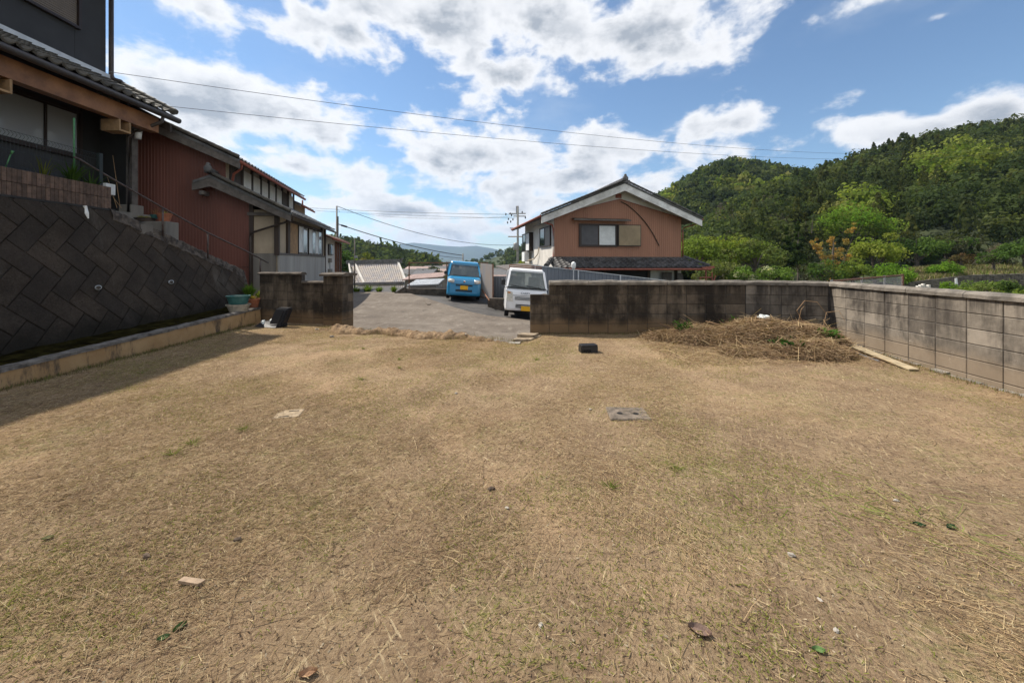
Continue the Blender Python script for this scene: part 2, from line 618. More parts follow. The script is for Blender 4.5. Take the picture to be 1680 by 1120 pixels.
MAT['fol'] = foliage_mat('leaves')
MAT['straw'] = foliage_mat('straw', 0.15)
MAT['bark'] = M('bark', (0.10, 0.080, 0.062), 0.95, 0.3, 6, 0.5, 30, streak=True)
MAT['pole'] = M('pole_concrete', (0.23, 0.22, 0.20), 0.85, 0.15, 3, 0.1)
MAT['steel_rust'] = M('rusty_steel', (0.17, 0.075, 0.040), 0.8, 0.4, 10, 0.3, 60)
MAT['steel'] = M('galvanised', (0.30, 0.29, 0.28), 0.5, 0.2, 8, 0, metal=0.5)
MAT['cable'] = M('cable', (0.045, 0.05, 0.055), 0.6, 0.1, 5, 0)
MAT['fence_blue'] = M('blue_grey_sheet', (0.155, 0.172, 0.20), 0.55, 0.08, 1.0, 0.1, 40, streak=True)
MAT['fence_white'] = M('peeling_white_sheet', (0.60, 0.60, 0.62), 0.6, 0.3, 5, 0.1, 40, c2=(0.50, 0.42, 0.36), streak=True)
MAT['fence_grey'] = M('grey_sheet', (0.14, 0.15, 0.165), 0.55, 0.15, 2, 0.1, 40, streak=True)

# ================================================================== THE SETTING: ground sheets
def sst(a, b, x):
    t = min(max((x - a) / (b - a), 0), 1)
    return t * t * (3 - 2 * t)


def fbm(x, y, s, o=4):
    v, a = 0, 0.5
    for _ in range(o):
        v += a * mnoise.noise(Vector((x * s, y * s, 3.7)))
        s *= 2.1
        a *= 0.5
    return v


# height of the driveway / road, through surveyed points (weighted by distance)
HP = [(-3.6, 8.6, -.13), (.25, 8.0, -.17), (-1.5, 8.2, -.16), (-7.1, 19, -.01), (-5, 18.6, -.03), (-3.7, 17, -.06), (-2.9, 17, -.11), (-2.2, 17, -.165), (-1.5, 17, -.22),
      (-.33, 13.9, -.46), (1.1, 13.9, -.57), (.4, 16, -.50), (3, 14, -.75), (6, 15, -1.0), (-6, 12, -.05), (-8, 14, .0), (-2, 12.5, -.28), (-1, 21, -.25), (-3, 21, -.16), (4, 20, -.8), (0, 10.5, -.31), (3, 10, -.5), (-12, 14, .02), (-12, 20, 0)]
HPa = np.array(HP)


def road_z(x, y):
    d2 = (HPa[:, 0] - x) ** 2 + (HPa[:, 1] - y) ** 2 + 0.6
    w = d2 ** -1.6
    return float((w * HPa[:, 2]).sum() / w.sum())


def m_lot():
    t = NT('dry_lot_soil')
    n1 = t.noise(0.55, 5, 0.6, dist=0.3)
    n2 = t.noise(2.3, 6, 0.65)
    n3 = t.noise(16, 6, 0.75)
    n4 = t.noise(75, 5, 0.8)
    col = t.mix(t.ramp(n2, 0.32, 0.68), (0.255, 0.172, 0.102), (0.370, 0.262, 0.156))
    col = t.mix(t.math('MULTIPLY', t.ramp(n1, 0.46, 0.66), 0.7), col, (0.47, 0.315, 0.185))
    gr = t.math('MULTIPLY', t.ramp(t.noise(1.1, 5, 0.7), 0.48, 0.64), t.ramp(t.noise(22, 4, 0.7), 0.42, 0.62))
    col = t.mix(t.math('MULTIPLY', gr, 0.75), col, (0.225, 0.215, 0.072))
    col = t.mix(t.ramp(n3, 0.40, 0.30), col, (0.080, 0.052, 0.034))
    col = t.mix(t.math('MULTIPLY', t.ramp(n4, 0.54, 0.70), 0.75), col, (0.50, 0.39, 0.265))
    col = t.mix(t.math('MULTIPLY', t.ramp(n4, 0.44, 0.30), 0.7), col, (0.085, 0.058, 0.042))
    lit = t.noise(0.9, 6, 0.7, dist=0.8)
    col = t.mix(t.math('MULTIPLY', t.ramp(lit, 0.50, 0.66), 0.40), col, (0.175, 0.112, 0.072))
    n5 = t.noise(34, 5, 0.75, stretch=(1.0, 1.6, 1.0), dist=0.6)
    col = t.mix(t.math('MULTIPLY', t.ramp(n5, 0.47, 0.34), 0.75), col, (0.115, 0.074, 0.052))
    col = t.mix(t.math('MULTIPLY', t.ramp(n5, 0.55, 0.68), 0.55), col, (0.46, 0.35, 0.23))
    for i, a in enumerate((0.5, 1.6, 2.5, 3.4)):
        fb = t.noise(60 + 14 * i, 3, 0.6, rot=a, stretch=(1.0, 0.10, 1.0), dist=0.4)
        col = t.mix(t.math('MULTIPLY', t.ramp(fb, 0.60, 0.70), 0.75), col, ((0.56, 0.43, 0.25), (0.48, 0.35, 0.20), (0.60, 0.47, 0.29), (0.40, 0.28, 0.16))[i])
        col = t.mix(t.math('MULTIPLY', t.ramp(fb, 0.40, 0.31), 0.6), col, (0.12, 0.078, 0.052))
    t.bump(t.math('ADD', t.math('MULTIPLY', n3, 1.0), t.math('MULTIPLY', n4, 0.7)), 0.9, 0.03)
    return t.out(col, 1.0, 0, 0.1)


MAT['lot'] = m_lot()


def m_concrete_drive():
    t = NT('old_concrete')
    n1 = t.noise(0.8, 6, 0.65)
    n2 = t.noise(5, 6, 0.7, stretch=(1, 0.35, 1))
    n3 = t.noise(60, 5, 0.8)
    col = t.mix(t.ramp(n1, 0.3, 0.7), (0.125, 0.100, 0.078), (0.200, 0.168, 0.134))
    col = t.mix(t.ramp(n2, 0.52, 0.72), col, (0.26, 0.222, 0.178))
    col = t.mix(t.ramp(n2, 0.44, 0.26), col, (0.085, 0.068, 0.055))
    n6 = t.noise(22, 6, 0.8, stretch=(1, 0.5, 1))
    col = t.mix(t.math('MULTIPLY', t.ramp(n6, 0.48, 0.30), 0.7), col, (0.075, 0.06, 0.048))
    col = t.mix(t.math('MULTIPLY', t.ramp(n3, 0.5, 0.35), 0.5), col, (0.07, 0.058, 0.046))
    t.bump(n3, 0.6, 0.01)
    return t.out(col, 0.95, 0, 0.25)


MAT['drive'] = m_concrete_drive()
MAT['asphalt'] = M('asphalt', (0.062, 0.058, 0.056), 0.9, 0.25, 1.5, 0.6, 120, c2=(0.095, 0.088, 0.082))
MAT['footing'] = M('footing_concrete', (0.30, 0.27, 0.225), 0.95, 0.35, 4, 0.5, 60)
MAT['berm'] = M('berm_soil', (0.30, 0.185, 0.10), 1.0, 0.4, 7, 1.0, 45, c2=(0.40, 0.27, 0.15), bdist=0.03)


def x_left(Y):          # face of the left kerb
    return -5.88 - 0.025 * (Y - 4.48)


def x_right(Y):         # face of the right-hand block wall
    return 5.99 - 0.086 * (7.34 - Y) if Y < 7.34 else 5.99 - (Y - 7.34) * 3.05


def lot_z(x, y):
    z = 0.05 * sst(4.5, 7.7, y) * sst(-1.0, 1.5, x) + 0.03 * sst(5, 9, y) * sst(-2, -5, x)
    z -= 0.05 * sst(1.0, 0.0, abs(x - 0.15) / 0.5) * sst(6.6, 7.2, y)
    z -= 0.03 * sst(4.5, 5.9, x) * sst(6.5, 4, y)
    return z + 0.035 * fbm(x, y, 0.7, 2) + 0.02 * fbm(x, y, 3.1, 3)


def y_front(x):
    if x < -4.0:
        return 9.6
    if x < 0.12:
        return 8.38 - (x + 4.0) / 4.12 * 1.2 + 0.06 * math.sin(x * 5)
    if x < 0.4:
        return 7.18 + (x - 0.12) * 2.6
    return 7.92


mb = MB()


def lot_pt(u, v):
    Y = -4 + v * (9.6 + 4)
    X = x_left(Y) - 0.05 + u * (x_right(min(Y, 7.7)) + 0.06 - x_left(Y) + 0.05)
    yf = y_front(X)
    if Y > yf:
        Y = yf
    return (X, Y, lot_z(X, Y))


mb.grid(lot_pt, 150, 170)
lot = tag(mb.build('lot_ground', MAT['lot'], smooth=True, fix=False), 'bare vacant lot of dry tan soil and mown grass', kind='structure')

# driveway slab and road below it
EDGE_R = [(638, 477), (672, 481), (700, 489), (722, 496.5), (748, 505), (775, 512), (800, 517), (835, 521.5)]


def ground_hit(px, py, it=12):
    Y = 14.0
    for _ in range(it):
        X = (px - 840) / F * Y
        h = EYE - road_z(X, Y)
        Y = 0.5 * Y + 0.5 * h * F / (py - 430)
    return (px - 840) / F * Y, Y


edge = [ground_hit(*p) for p in EDGE_R]
edge = sorted(edge, key=lambda p: p[1])
edge = [(1.6, 6.9), (1.9, edge[0][1] - 1.2), (1.2, edge[0][1] - 0.25)] + edge + [(edge[-1][0] - 0.2, 20.2)]
eY = [p[1] for p in edge]
eX = [p[0] for p in edge]


def slab_x(Y):
    return float(np.interp(Y, eY, eX))


mb = MB()
mb.grid(lambda u, v: ((lambda X, Y: (X, Y, road_z(X, Y) - 0.07 + 0.004 * fbm(X, Y, 1.3)))(-13 + u * 21, 6.8 + v * 20)), 70, 70)
tag(mb.build('asphalt_road', MAT['asphalt'], smooth=True), 'dark asphalt lane where the cars are parked', kind='structure')
mb = MB()
NV, NU = 60, 34
FAR = 19.6


def slab(u, v):
    Y = 6.9 + v * (FAR - 6.9)
    X = -10.5 + u * (slab_x(Y) + 10.5)
    return (X, Y, road_z(X, Y) + 0.015 * fbm(X, Y, 0.9, 3))


mb.grid(slab, NU, NV)
b = len(mb.v)
rim = [(slab(1, j / NV)) for j in range(NV + 1)] + [slab(i / NU, 1) for i in range(NU, -1, -1)]
top = [tuple(p) for p in rim]
low = [(p[0] + 0.02, p[1] + 0.02, p[2] - 0.16) for p in rim]
mb.add(top + low, [(i, i + 1, len(rim) + i + 1, len(rim) + i) for i in range(len(rim) - 1)])
tag(mb.build('concrete_driveway', MAT['drive'], smooth=False), 'pale worn concrete driveway beyond the lot', kind='structure')
# raised rib on the slab
mb = MB()
a, b_ = ground_hit(690, 487), ground_hit(704, 500)
mb.bar((a[0], a[1], road_z(*a) - 0.02), (b_[0], b_[1], road_z(*b_) + 0.01), 0.16, 0.05)
tag(mb.build('drain_kerb', MAT['drive']), 'short raised concrete rib on the driveway', kind='structure')

# lower slope under and beyond everything: valley floor out to the horizon
MAT['valley'] = M('valley_grass', (0.075, 0.085, 0.030), 1.0, 0.35, 0.08, 0.6, 2.0, c2=(0.15, 0.135, 0.060), bdist=0.3)


def valley_z(x, y):
    z = -3.2 - 9.0 * sst(60, 500, y)
    z += 0.8 * sst(10, 26, x) * sst(80, 30, y)
    return z + 0.25 * fbm(x, y, 0.05, 3)


mb = MB()
ys = [-60, -30, -10, 0, 5, 10, 15, 18, 20, 23, 26, 30, 34, 38, 42, 46, 50, 55, 60, 66, 72, 80, 90, 105, 125, 150, 200, 300, 450, 700, 1100, 1800, 3000, 5000, 9000]
xs = [-9000, -4000, -1800, -800, -400, -200, -120, -80, -50, -30, -20, -10, 0, 5, 10, 15, 20, 25, 30, 35, 40, 45, 50, 55, 60, 66, 72, 80, 90, 105, 130, 170, 250, 400, 800, 1800, 4000, 9000]
mb.add([(x, y, valley_z(x, y)) for y in ys for x in xs], [(j * len(xs) + i, j * len(xs) + i + 1, (j + 1) * len(xs) + i + 1, (j + 1) * len(xs) + i) for j in range(len(ys) - 1) for i in range(len(xs) - 1)])
tag(mb.build('valley_ground', MAT['valley'], smooth=True, fix=False), 'grassy valley floor beyond the walls', kind='structure')

# upper terrace behind the retaining wall, and the yard of the red house
mb = MB()
mb.box(-20, -7.62, -5, 7.75, -1.5, 2.42)
mb.box(-24, -10.2, 7.751, 11.55, -1.5, 2.42)
mb.box(-24, -10.6, -5, 11.6, 2.421, 2.845)
tag(mb.build('upper_terrace', MAT['cement']), 'raised terrace the dark house stands on', kind='structure')
mb = MB()
mb.grid(lambda u, v: (-17 + u * (9.6 - .25 * max(0, 7.76 + v * 14 - 12)), 7.76 + v * 14, 0.02 + 0.01 * fbm(u * 10, v * 14, 1)), 12, 14)
tag(mb.build('yard', MAT['cement'], smooth=True), 'cement yard in front of the red house', kind='structure')
# earth under the lot, hidden from view but carrying it
mb = MB()
mb.prism([(-17, -5, -0.14), (5.6, -5, -0.14), (6.05, 7.3, -0.14), (4.75, 7.82, -0.14), (0.4, 7.82, -0.26), (-3.6, 7.9, -0.26), (-17, 9.2, -0.26)], (0, 0, -4))
tag(mb.build('lot_earth', MAT['berm']), 'earth bank carrying the lot', kind='structure')

# ------------------------------------------------------------------ berm of soil at the driveway edge
mb = MB()
N = 90


def berm(u, v):
    x = -4.15 + u * 4.15
    y0 = 8.40 - (x + 4.15) / 4.15 * 1.18 + 0.07 * math.sin(x * 4.3) + 0.04 * math.sin(x * 11)
    hgt = (0.150 + 0.09 * fbm(x, 0, 2.2, 3)) * min(1, u * 10, (1 - u) * 5)
    w = 0.17 + 0.05 * math.sin(x * 3)
    s = v * 2 - 1
    y = y0 + s * w
    prof = max(0, 1 - s * s) ** 0.6
    z = lot_z(x, y) - 0.03 + hgt * prof + 0.09 * fbm(x, y, 8, 4)
    if s > 0.6:
        z -= 0.22 * (s - 0.6) / 0.4
    return (x, y, z)


mb.grid(berm, 220, 16)
tag(mb.build('soil_berm', MAT['berm'], smooth=False), 'low ridge of crumbly orange soil along the driveway edge', 'soil ridge')
rk = M('pale_stone', (0.36, 0.32, 0.27), 0.9, 0.3, 10, 0.4)
MAT['stone'] = rk


def rock(name, label, loc, size, mat, parent=None, seed=0, flat=0.6):
    bm = bmesh.new()
    bmesh.ops.create_icosphere(bm, subdivisions=2, radius=1)
    for v in bm.verts:
        n = mnoise.noise(v.co * 1.3 + Vector((seed * 3.1, seed, 0)))
        v.co *= 0.8 + 0.55 * n
        v.co.x *= size[0]
        v.co.y *= size[1]
        v.co.z *= size[2]
    me = bpy.data.meshes.new(name)
    bm.to_mesh(me)
    bm.free()
    me.materials.append(mat)
    o = inst(name, me, parent, loc, (0, 0, seed * 1.7))
    if parent is None:
        tag(o, label, 'stone')
    return o


def lot_hit(px, py):
    Y = EYE * F / (py - 430)
    for _ in range(4):
        X = (px - 840) / F * Y
        Y = (EYE - lot_z(X, Y)) * F / (py - 430)
    return (px - 840) / F * Y, Y


MAT['cover_tan0'] = M('broken_concrete', (0.26, 0.20, 0.135), 0.95, 0.45, 9, 0.6, 50)
# concrete nosing and broken step by the end of the wall
x0, y0 = 0.12, 7.62
mb = MB()
mb.prism([(x0 - .1, y0 - .30, .02), (x0 + .22, y0 - .34, .03), (x0 + .46, y0 - .02, .05), (x0 + .05, y0 + .05, .03)], (0, 0, -.22))
mb.prism([(x0 - .02, y0 - .12, .028), (x0 + .30, y0 - .20, .028), (x0 + .40, y0 + .02, .028), (x0 + .06, y0 + .06, .028)], (0, 0, .055))
tag(mb.build('broken_step', MAT['cover_tan0']), 'broken pale concrete step at the wall end by the white truck', 'step')
mb = MB()
mb.prism([(-.28, 7.12, -.06), (.14, 7.08, -.045), (.16, 7.22, -.045), (-.26, 7.26, -.06)], (0, 0, .045))
tag(mb.build('concrete_nosing', MAT['footing']), 'thin pale concrete strip at the end of the soil ridge', 'kerb')

# ================================================================== CONCRETE BLOCK WALLS
BH, BT = 0.193, 0.12


def block_mesh(w, h, t, mat, name='concrete_block'):
    g = 0.0035
    mb = MB()
    mb.box(g, w - g, 0, t, g, h - g, 0.006)
    return mb.mesh(name, mat)


def block_run(parent, p, q, widths, z0, rows, mat, mortar, skip=None, thick=BT):
    """stack-bond blocks whose face runs from p to q (face looks to the right of q->p, i.e. towards the camera)"""
    p, q = Vector((*p, 0)), Vector((*q, 0))
    d = (q - p).normalized()
    ang_ = math.atan2(d.y, d.x)
    cache = {}
    s = 0.0
    hmax = {}
    for ci, w in enumerate(widths):
        for r in range(rows):
            if skip and skip(ci, r):
                continue
            key = round(w, 3)
            if key not in cache:
                cache[key] = block_mesh(w, BH, thick, mat)
            o = p + d * s
            n = Vector((-d.y, d.x, 0))
            off = n * random.uniform(-0.003, 0.003)
            inst('concrete_block', cache[key], parent, (o.x + off.x, o.y + off.y, z0 + r * BH), (0, 0, ang_))
            hmax[ci] = r
        s += w
    # recessed mortar core
    mb = MB()
    s = 0
    for ci, w in enumerate(widths):
        if ci in hmax:
            mb.box(s, s + w, 0.008, thick - 0.008, z0 - 0.3, z0 + (hmax[ci] + 1) * BH - 0.006)
        s += w
    core = mb.build('mortar', mortar, parent)
    core.location = (p.x, p.y, 0)
    core.rotation_euler = (0, 0, ang_)
    return s


def coping_piece(parent, p, q, z, mat, name='coping_stone', w=0.19, h=0.085, seed=0, mid=BT / 2):
    p, q = Vector((*p, 0)), Vector((*q, 0))
    d = (q - p)
    L = d.length
    d.normalize()
    n = Vector((-d.y, d.x, 0))
    c0 = p + n * mid
    ns = max(3, int(L / 0.07))
    mb = MB()
    prof = [(-w / 2, 0.0), (-w / 2 - 0.004, h * 0.55), (-w * 0.33, h * 0.95), (0, h), (w * 0.33, h * 0.95), (w / 2, h * 0.55), (w / 2, 0.0)]
    vs = []
    for i in range(ns + 1):
        s = 0.004 + (L - 0.008) * i / ns
        wav = 0.009 * math.sin((s / L) * math.pi) + 0.004
        for (a, b) in prof:
            c = c0 + d * s + n * a
            j = mnoise.noise(Vector((c.x * 6, c.y * 6 + seed, b * 30))) * 0.011
            jj = mnoise.noise(Vector((c.x * 16, c.y * 16 + seed * 2, b * 40 + 5))) * 0.008
            vs.append((c.x + n.x * jj, c.y + n.y * jj, z + b * (1 + wav * 4) + (j if b > 0 else j * 0.5)))
    k = len(prof)
    fs = [(i * k + m, (i + 1) * k + m, (i + 1) * k + (m + 1) % k, i * k + (m + 1) % k) for i in range(ns) for m in range(k)]
    fs += [tuple(range(k)), tuple(ns * k + m for m in range(k))[::-1]]
    mb.add(vs, fs)
    return mb.build(name, mat, parent, smooth=False)


# ---- right-hand wall: stained front run, angled corner, pale side run
WZ = 0.055
wallR = thing('block_wall', 'long stained concrete block wall round the right side of the lot', 'wall', (0, 0, 0))
fw = [0.39] * 11
fw[0] = 0.375
pA, pB = (0.363, 7.75), (0.363 + sum(fw), 7.75)
block_run(wallR, pA, pB, fw, WZ - BH, 6, MAT['block_dark'], MAT['mortar'], skip=lambda c, r: c == 0 and r > 4)
pC = (5.99, 7.36)
L2 = (Vector(pC) - Vector(pB)).length
sw = [L2 * k for k in (0.30, 0.14, 0.29, 0.27)]
pB2 = (pB[0] + 0.004, pB[1])
block_run(wallR, pB2, pC, sw, WZ - BH, 6, MAT['block_light'], MAT['mortar_lt'])
dir3 = Vector((-0.086, -1.0)).normalized()
tw = [0.4] * 14
pD = (pC[0] + dir3.x * sum(tw), pC[1] + dir3.y * sum(tw))
block_run(wallR, (pC[0], pC[1] - 0.004), pD, tw, WZ - BH, 6, MAT['block_light'], MAT['mortar_lt'])
ZT = WZ + 5 * BH
x = pA[0] + fw[0]
k = 0
while x < pB[0] - 0.05:
    x2 = min(x + 0.78, pB[0])
    coping_piece(wallR, (x, 7.75), (x2, 7.75), ZT, MAT['coping'], seed=k)
    x = x2
    k += 1
for (a, b_) in ((0, .5), (.5, 1)):
    p_, q_ = Vector(pB2), Vector(pC)
    coping_piece(wallR, p_.lerp(q_, a), p_.lerp(q_, b_), ZT + 0.002, MAT['coping'], seed=20 + k)
    k += 1
for j in range(7):
    p_, q_ = Vector(pC), Vector(pD)
    coping_piece(wallR, p_.lerp(q_, j / 7), p_.lerp(q_, (j + 1) / 7), ZT - 0.001, MAT['coping'], seed=40 + j)
# footing strip along the pale run
mb = MB()
p_, q_ = Vector(pC), Vector(pD)
nrm = Vector((dir3.y, -dir3.x)) * 1.0
for j in range(28):
    a = p_.lerp(q_, j / 28)
    b_ = p_.lerp(q_, (j + 1) / 28)
    if nrm.x > 0:
        nrm = -nrm
    e = 0.07 + 0.02 * math.sin(j * 1.9)
    zt = lot_z(a.x - .05, a.y) + 0.012 + 0.01 * math.sin(j * 2.7)
    mb.prism([(a.x, a.y, zt), (b_.x, b_.y, zt), (b_.x + nrm.x * e, b_.y + nrm.y * e, zt - .015), (a.x + nrm.x * e, a.y + nrm.y * e, zt - .015)], (0, 0, -.2))
mb.build('footing', MAT['cement'], wallR)
mb = MB()
mb.box(pC[0] - .02, pC[0] + .13, pC[1] - .03, pC[1] + .09, -.3, ZT - .004)
mb.box(pB[0] - .01, pB[0] + .10, pB[1] + .02, pB[1] + .12, -.3, ZT - .006)
mb.build('corner_mortar', MAT['mortar_lt'], wallR)

# ---- left wall with gate pillar
ca, sa = math.cos(R(-12)), math.sin(R(-12))
OX, OY = -6.1, 9.42


def lw(t, n=0.0):
    return (OX + ca * t - sa * n, OY + sa * t + ca * n)


wallL = thing('block_wall', 'dark mossy concrete block wall ending in a square gate pillar', 'wall', (0, 0, 0))
BHs = BH
BH = 0.2
lws = [0.392, 0.392, 0.392, 0.33, 0.33]
block_run(wallL, lw(0), lw(sum(lws)), lws, -0.03, 6, MAT['block_dark'], MAT['mortar'], skip=lambda c, r: c >= 3 and r > 4)
for (a, b_, z, s) in ((-.03, .60, 1.17, 3), (.60, 1.19, 1.17, 4), (1.19, 1.84, .97, 5)):
    coping_piece(wallL, lw(a), lw(b_), z, MAT['coping_dark'], seed=s, h=0.06)
# pillar
pil = []
for r in range(6):
    w = 0.25
    for (a, c_) in ((0, 0), (0.25, 0), (0, 0.21), (0.25, 0.21)):
        key = 'pb%d' % r
        x_, y_ = lw(1.845 + a, -0.12 + c_)
        bm_ = block_mesh(0.25, 0.2, 0.205, MAT['block_dark'])
        inst('concrete_block', bm_, wallL, (x_, y_, -0.05 + r * 0.2), (0, 0, R(-12)))
mb = MB()
mb.box(0.008, 0.492, 0.01, 0.405, -0.4, 1.14)
o = mb.build('mortar', MAT['mortar'], wallL)
o.location = (*lw(1.845, -0.12), 0)
o.rotation_euler = (0, 0, R(-12))
coping_piece(wallL, lw(1.78), lw(2.41), 1.151, MAT['coping_dark'], 'pillar_cap', w=0.52, h=0.075, seed=9, mid=0.085)
BH = BHs

# ================================================================== LEFT KERB, MOSS STRIP, RETAINING WALL
def kerb_top(Y):
    return 0.245 + (Y - 4.48) / 4.85 * 0.155


kerb = thing('concrete_kerb', 'low ochre concrete kerb along the foot of the retaining wall', 'kerb', (0, 0, 0))
mb = MB()


def kerb_face(u, v):
    Y = 0.2 + u * 9.1
    z0 = -0.15
    zt = kerb_top(Y)
    prof = [(0.02, z0), (0.012, z0 + (zt - z0) * .4), (0.006, z0 + (zt - z0) * .75), (0.0, zt - 0.028), (-0.01, zt - 0.03)]
    i = v * 4
    k = int(min(i, 3))
    f = i - k
    a, b = prof[k], prof[k + 1]
    dx_ = a[0] + (b[0] - a[0]) * f
    z = a[1] + (b[1] - a[1]) * f
    j = 0.012 * fbm(Y, z, 2.5, 4)
    return (x_left(Y) + dx_ + j, Y, z)


mb.grid(kerb_face, 160, 10)
mb.build('kerb_face', MAT['kerb'], kerb, smooth=False)
mb = MB()


def kerb_cap(u, v):
    Y = 0.2 + u * 9.1
    zt = kerb_top(Y)
    j = 0.018 * mnoise.noise(Vector((Y * 5, v * 3, 0))) + 0.010 * mnoise.noise(Vector((Y * 17, v * 3, 4)))
    xs_ = [0.016, 0.008, -0.04, -0.15, -0.19]
    zs_ = [-0.045, -0.008, 0.006, 0.0, -0.16]
    k = min(int(v * 4), 3)
    f = v * 4 - k
    return (x_left(Y) + xs_[k] + (xs_[k + 1] - xs_[k]) * f + j * .5, Y, zt + zs_[k] + (zs_[k + 1] - zs_[k]) * f + j * .6)


mb.grid(kerb_cap, 220, 8)
mb.build('kerb_top', MAT['kerb_top'], kerb)
mb = MB()
mb.grid(lambda u, v: (lambda Y: (x_left(Y) - 0.16 - v * 0.95, Y, kerb_top(Y) - 0.05 + 0.03 * math.sin(v * 3.1) + 0.05 * fbm(v * .95, Y, 3.5, 4)))(0.2 + u * 10.2), 120, 12)
tag(mb.build('mossy_gutter', MAT['moss']), 'dark mossy soil strip behind the kerb', kind='structure')

# retaining wall: local frame, s along depth, t up the battered face
RX0, RY0 = -6.76, 1.5


def ret(s, t, out=0.0):
    """s metres along the wall from Y=1.5, t height above z=0.05; face leans back 0.27 per metre"""
    Y = RY0 + s
    X = -6.76 - 0.03 * (Y - 2.0) - 0.265 * (t - 0.2)
    return Vector((X + out * 0.966, Y, 0.05 + t + out * 0.256))


S_K, S_E = 5.85, 9.0     # knee and end of the top edge (Y = 7.35 and 10.5)
T_TOP, T_END = 2.37, 1.20
retw = thing('retaining_wall', 'dark leaning retaining wall of herringbone concrete blocks with weep pipes', 'wall', (0, 0, 0))


def clip_poly(poly, a, b):
    """keep the side left of a->b"""
    out = []
    for i in range(len(poly)):
        p, q = poly[i], poly[(i + 1) % len(poly)]
        sp = (b[0] - a[0]) * (p[1] - a[1]) - (b[1] - a[1]) * (p[0] - a[0])
        sq = (b[0] - a[0]) * (q[1] - a[1]) - (b[1] - a[1]) * (q[0] - a[0])
        if sp >= 0:
            out.append(p)
        if sp * sq < 0:
            f = sp / (sp - sq)
            out.append((p[0] + (q[0] - p[0]) * f, p[1] + (q[1] - p[1]) * f))
    return out


OUTL = [(0, 0.0), (S_E, 0.0), (S_E, T_END), (S_K, T_TOP), (0, T_TOP)]
W0 = 0.275
g = 0.004
rc = math.cos(R(45))
for ix in range(-2, 45):
    for iy in range(-45, 30):
        c = (ix + iy) % 4
        if c == 0:
            rect = [(ix + g / W0, iy + g / W0), (ix + 2 - g / W0, iy + g / W0), (ix + 2 - g / W0, iy + 1 - g / W0), (ix + g / W0, iy + 1 - g / W0)]
        elif c == 2:
            rect = [(ix + g / W0, iy + g / W0), (ix + 1 - g / W0, iy + g / W0), (ix + 1 - g / W0, iy + 2 - g / W0), (ix + g / W0, iy + 2 - g / W0)]
        else:
            continue
        poly = [((p[0] - p[1]) * rc * W0, (p[0] + p[1]) * rc * W0) for p in rect]
        if max(p[0] for p in poly) < 0 or min(p[0] for p in poly) > S_E or max(p[1] for p in poly) < 0 or min(p[1] for p in poly) > T_TOP:
            continue
        for i in range(5):
            if len(poly) < 3:
                break
            poly = clip_poly(poly, OUTL[i], OUTL[(i + 1) % 5])
        if len(poly) < 3:
            continue
        area = abs(sum(poly[i][0] * poly[(i + 1) % len(poly)][1] - poly[(i + 1) % len(poly)][0] * poly[i][1] for i in range(len(poly)))) / 2
        if area < 0.006:
            continue
        cx_ = sum(p[0] for p in poly) / len(poly)
        cy_ = sum(p[1] for p in poly) / len(poly)
        proud = random.uniform(0.0, 0.010)
        n = len(poly)
        vs = [ret(*p, out=-0.05) for p in poly] + [ret(*p, out=0.006 + proud) for p in poly]
        inner = [(cx_ + (p[0] - cx_) * 0.97, cy_ + (p[1] - cy_) * 0.97) for p in poly]
        vs += [ret(*p, out=0.024 + proud) for p in inner]
        fs = [tuple(range(2 * n, 3 * n))]
        for i in range(n):
            j = (i + 1) % n
            fs += [(i, j, n + j, n + i), (n + i, n + j, 2 * n + j, 2 * n + i)]
        MB().add(vs, fs).build('concrete_block', MAT['retaining'], retw)
mb = MB()
n = 5
pts = [ret(*p, out=0.004) for p in OUTL]
mb.prism(pts, (-0.5, 0, -0.06))
mb.build('joint_backing', MAT['joint'], retw)
# rough coping down the stair side, and level coping under the planter
mb = MB()


def ret_cope(u, v):
    s = S_K - 0.1 + u * (S_E - S_K + 0.12)
    t = T_TOP + (T_END - T_TOP) * (s - S_K) / (S_E - S_K)
    prof = [(0.0, -0.30), (0.045, -0.27), (0.05, -0.02), (0.03, 0.015), (-0.2, 0.02), (-0.2, -0.2)]
    k = min(int(v * 5), 4)
    f = v * 5 - k
    o_ = prof[k][0] + (prof[k + 1][0] - prof[k][0]) * f
    tt = prof[k][1] + (prof[k + 1][1] - prof[k][1]) * f
    p = ret(s, t + tt * (0.75 if tt < 0 else 1), out=o_)
    j = 0.022 * mnoise.noise(p * 7) + 0.014 * mnoise.noise(p * 19)
    return (p.x + j, p.y, p.z + j)


mb.grid(ret_cope, 80, 15)
mb.build('sloping_coping', MAT['stair_coping'], retw)
mb = MB()
mb.grid(lambda u, v: tuple(ret(u * S_K, T_TOP + (0, 0.0, 0.035, 0.035)[int(v * 3)], out=(0.0, 0.03, 0.025, -0.3)[int(v * 3)]) + Vector((0.008 * mnoise.noise(Vector((u * 60, v, 0))), 0, 0.006 * mnoise.noise(Vector((u * 50, v, 3)))))), 90, 3)
mb.build('level_coping', MAT['retaining_dark'], retw)
# end face of the wall
mb = MB()
mb.prism([ret(S_E + .005, 0, .03), ret(S_E + .005, T_END - .02, .03), ret(S_E + .005, T_END - .02, -.35), ret(S_E + .005, 0, -.6)], (0, .05, 0))
mb.build('end_face', MAT['stair_coping'], retw)
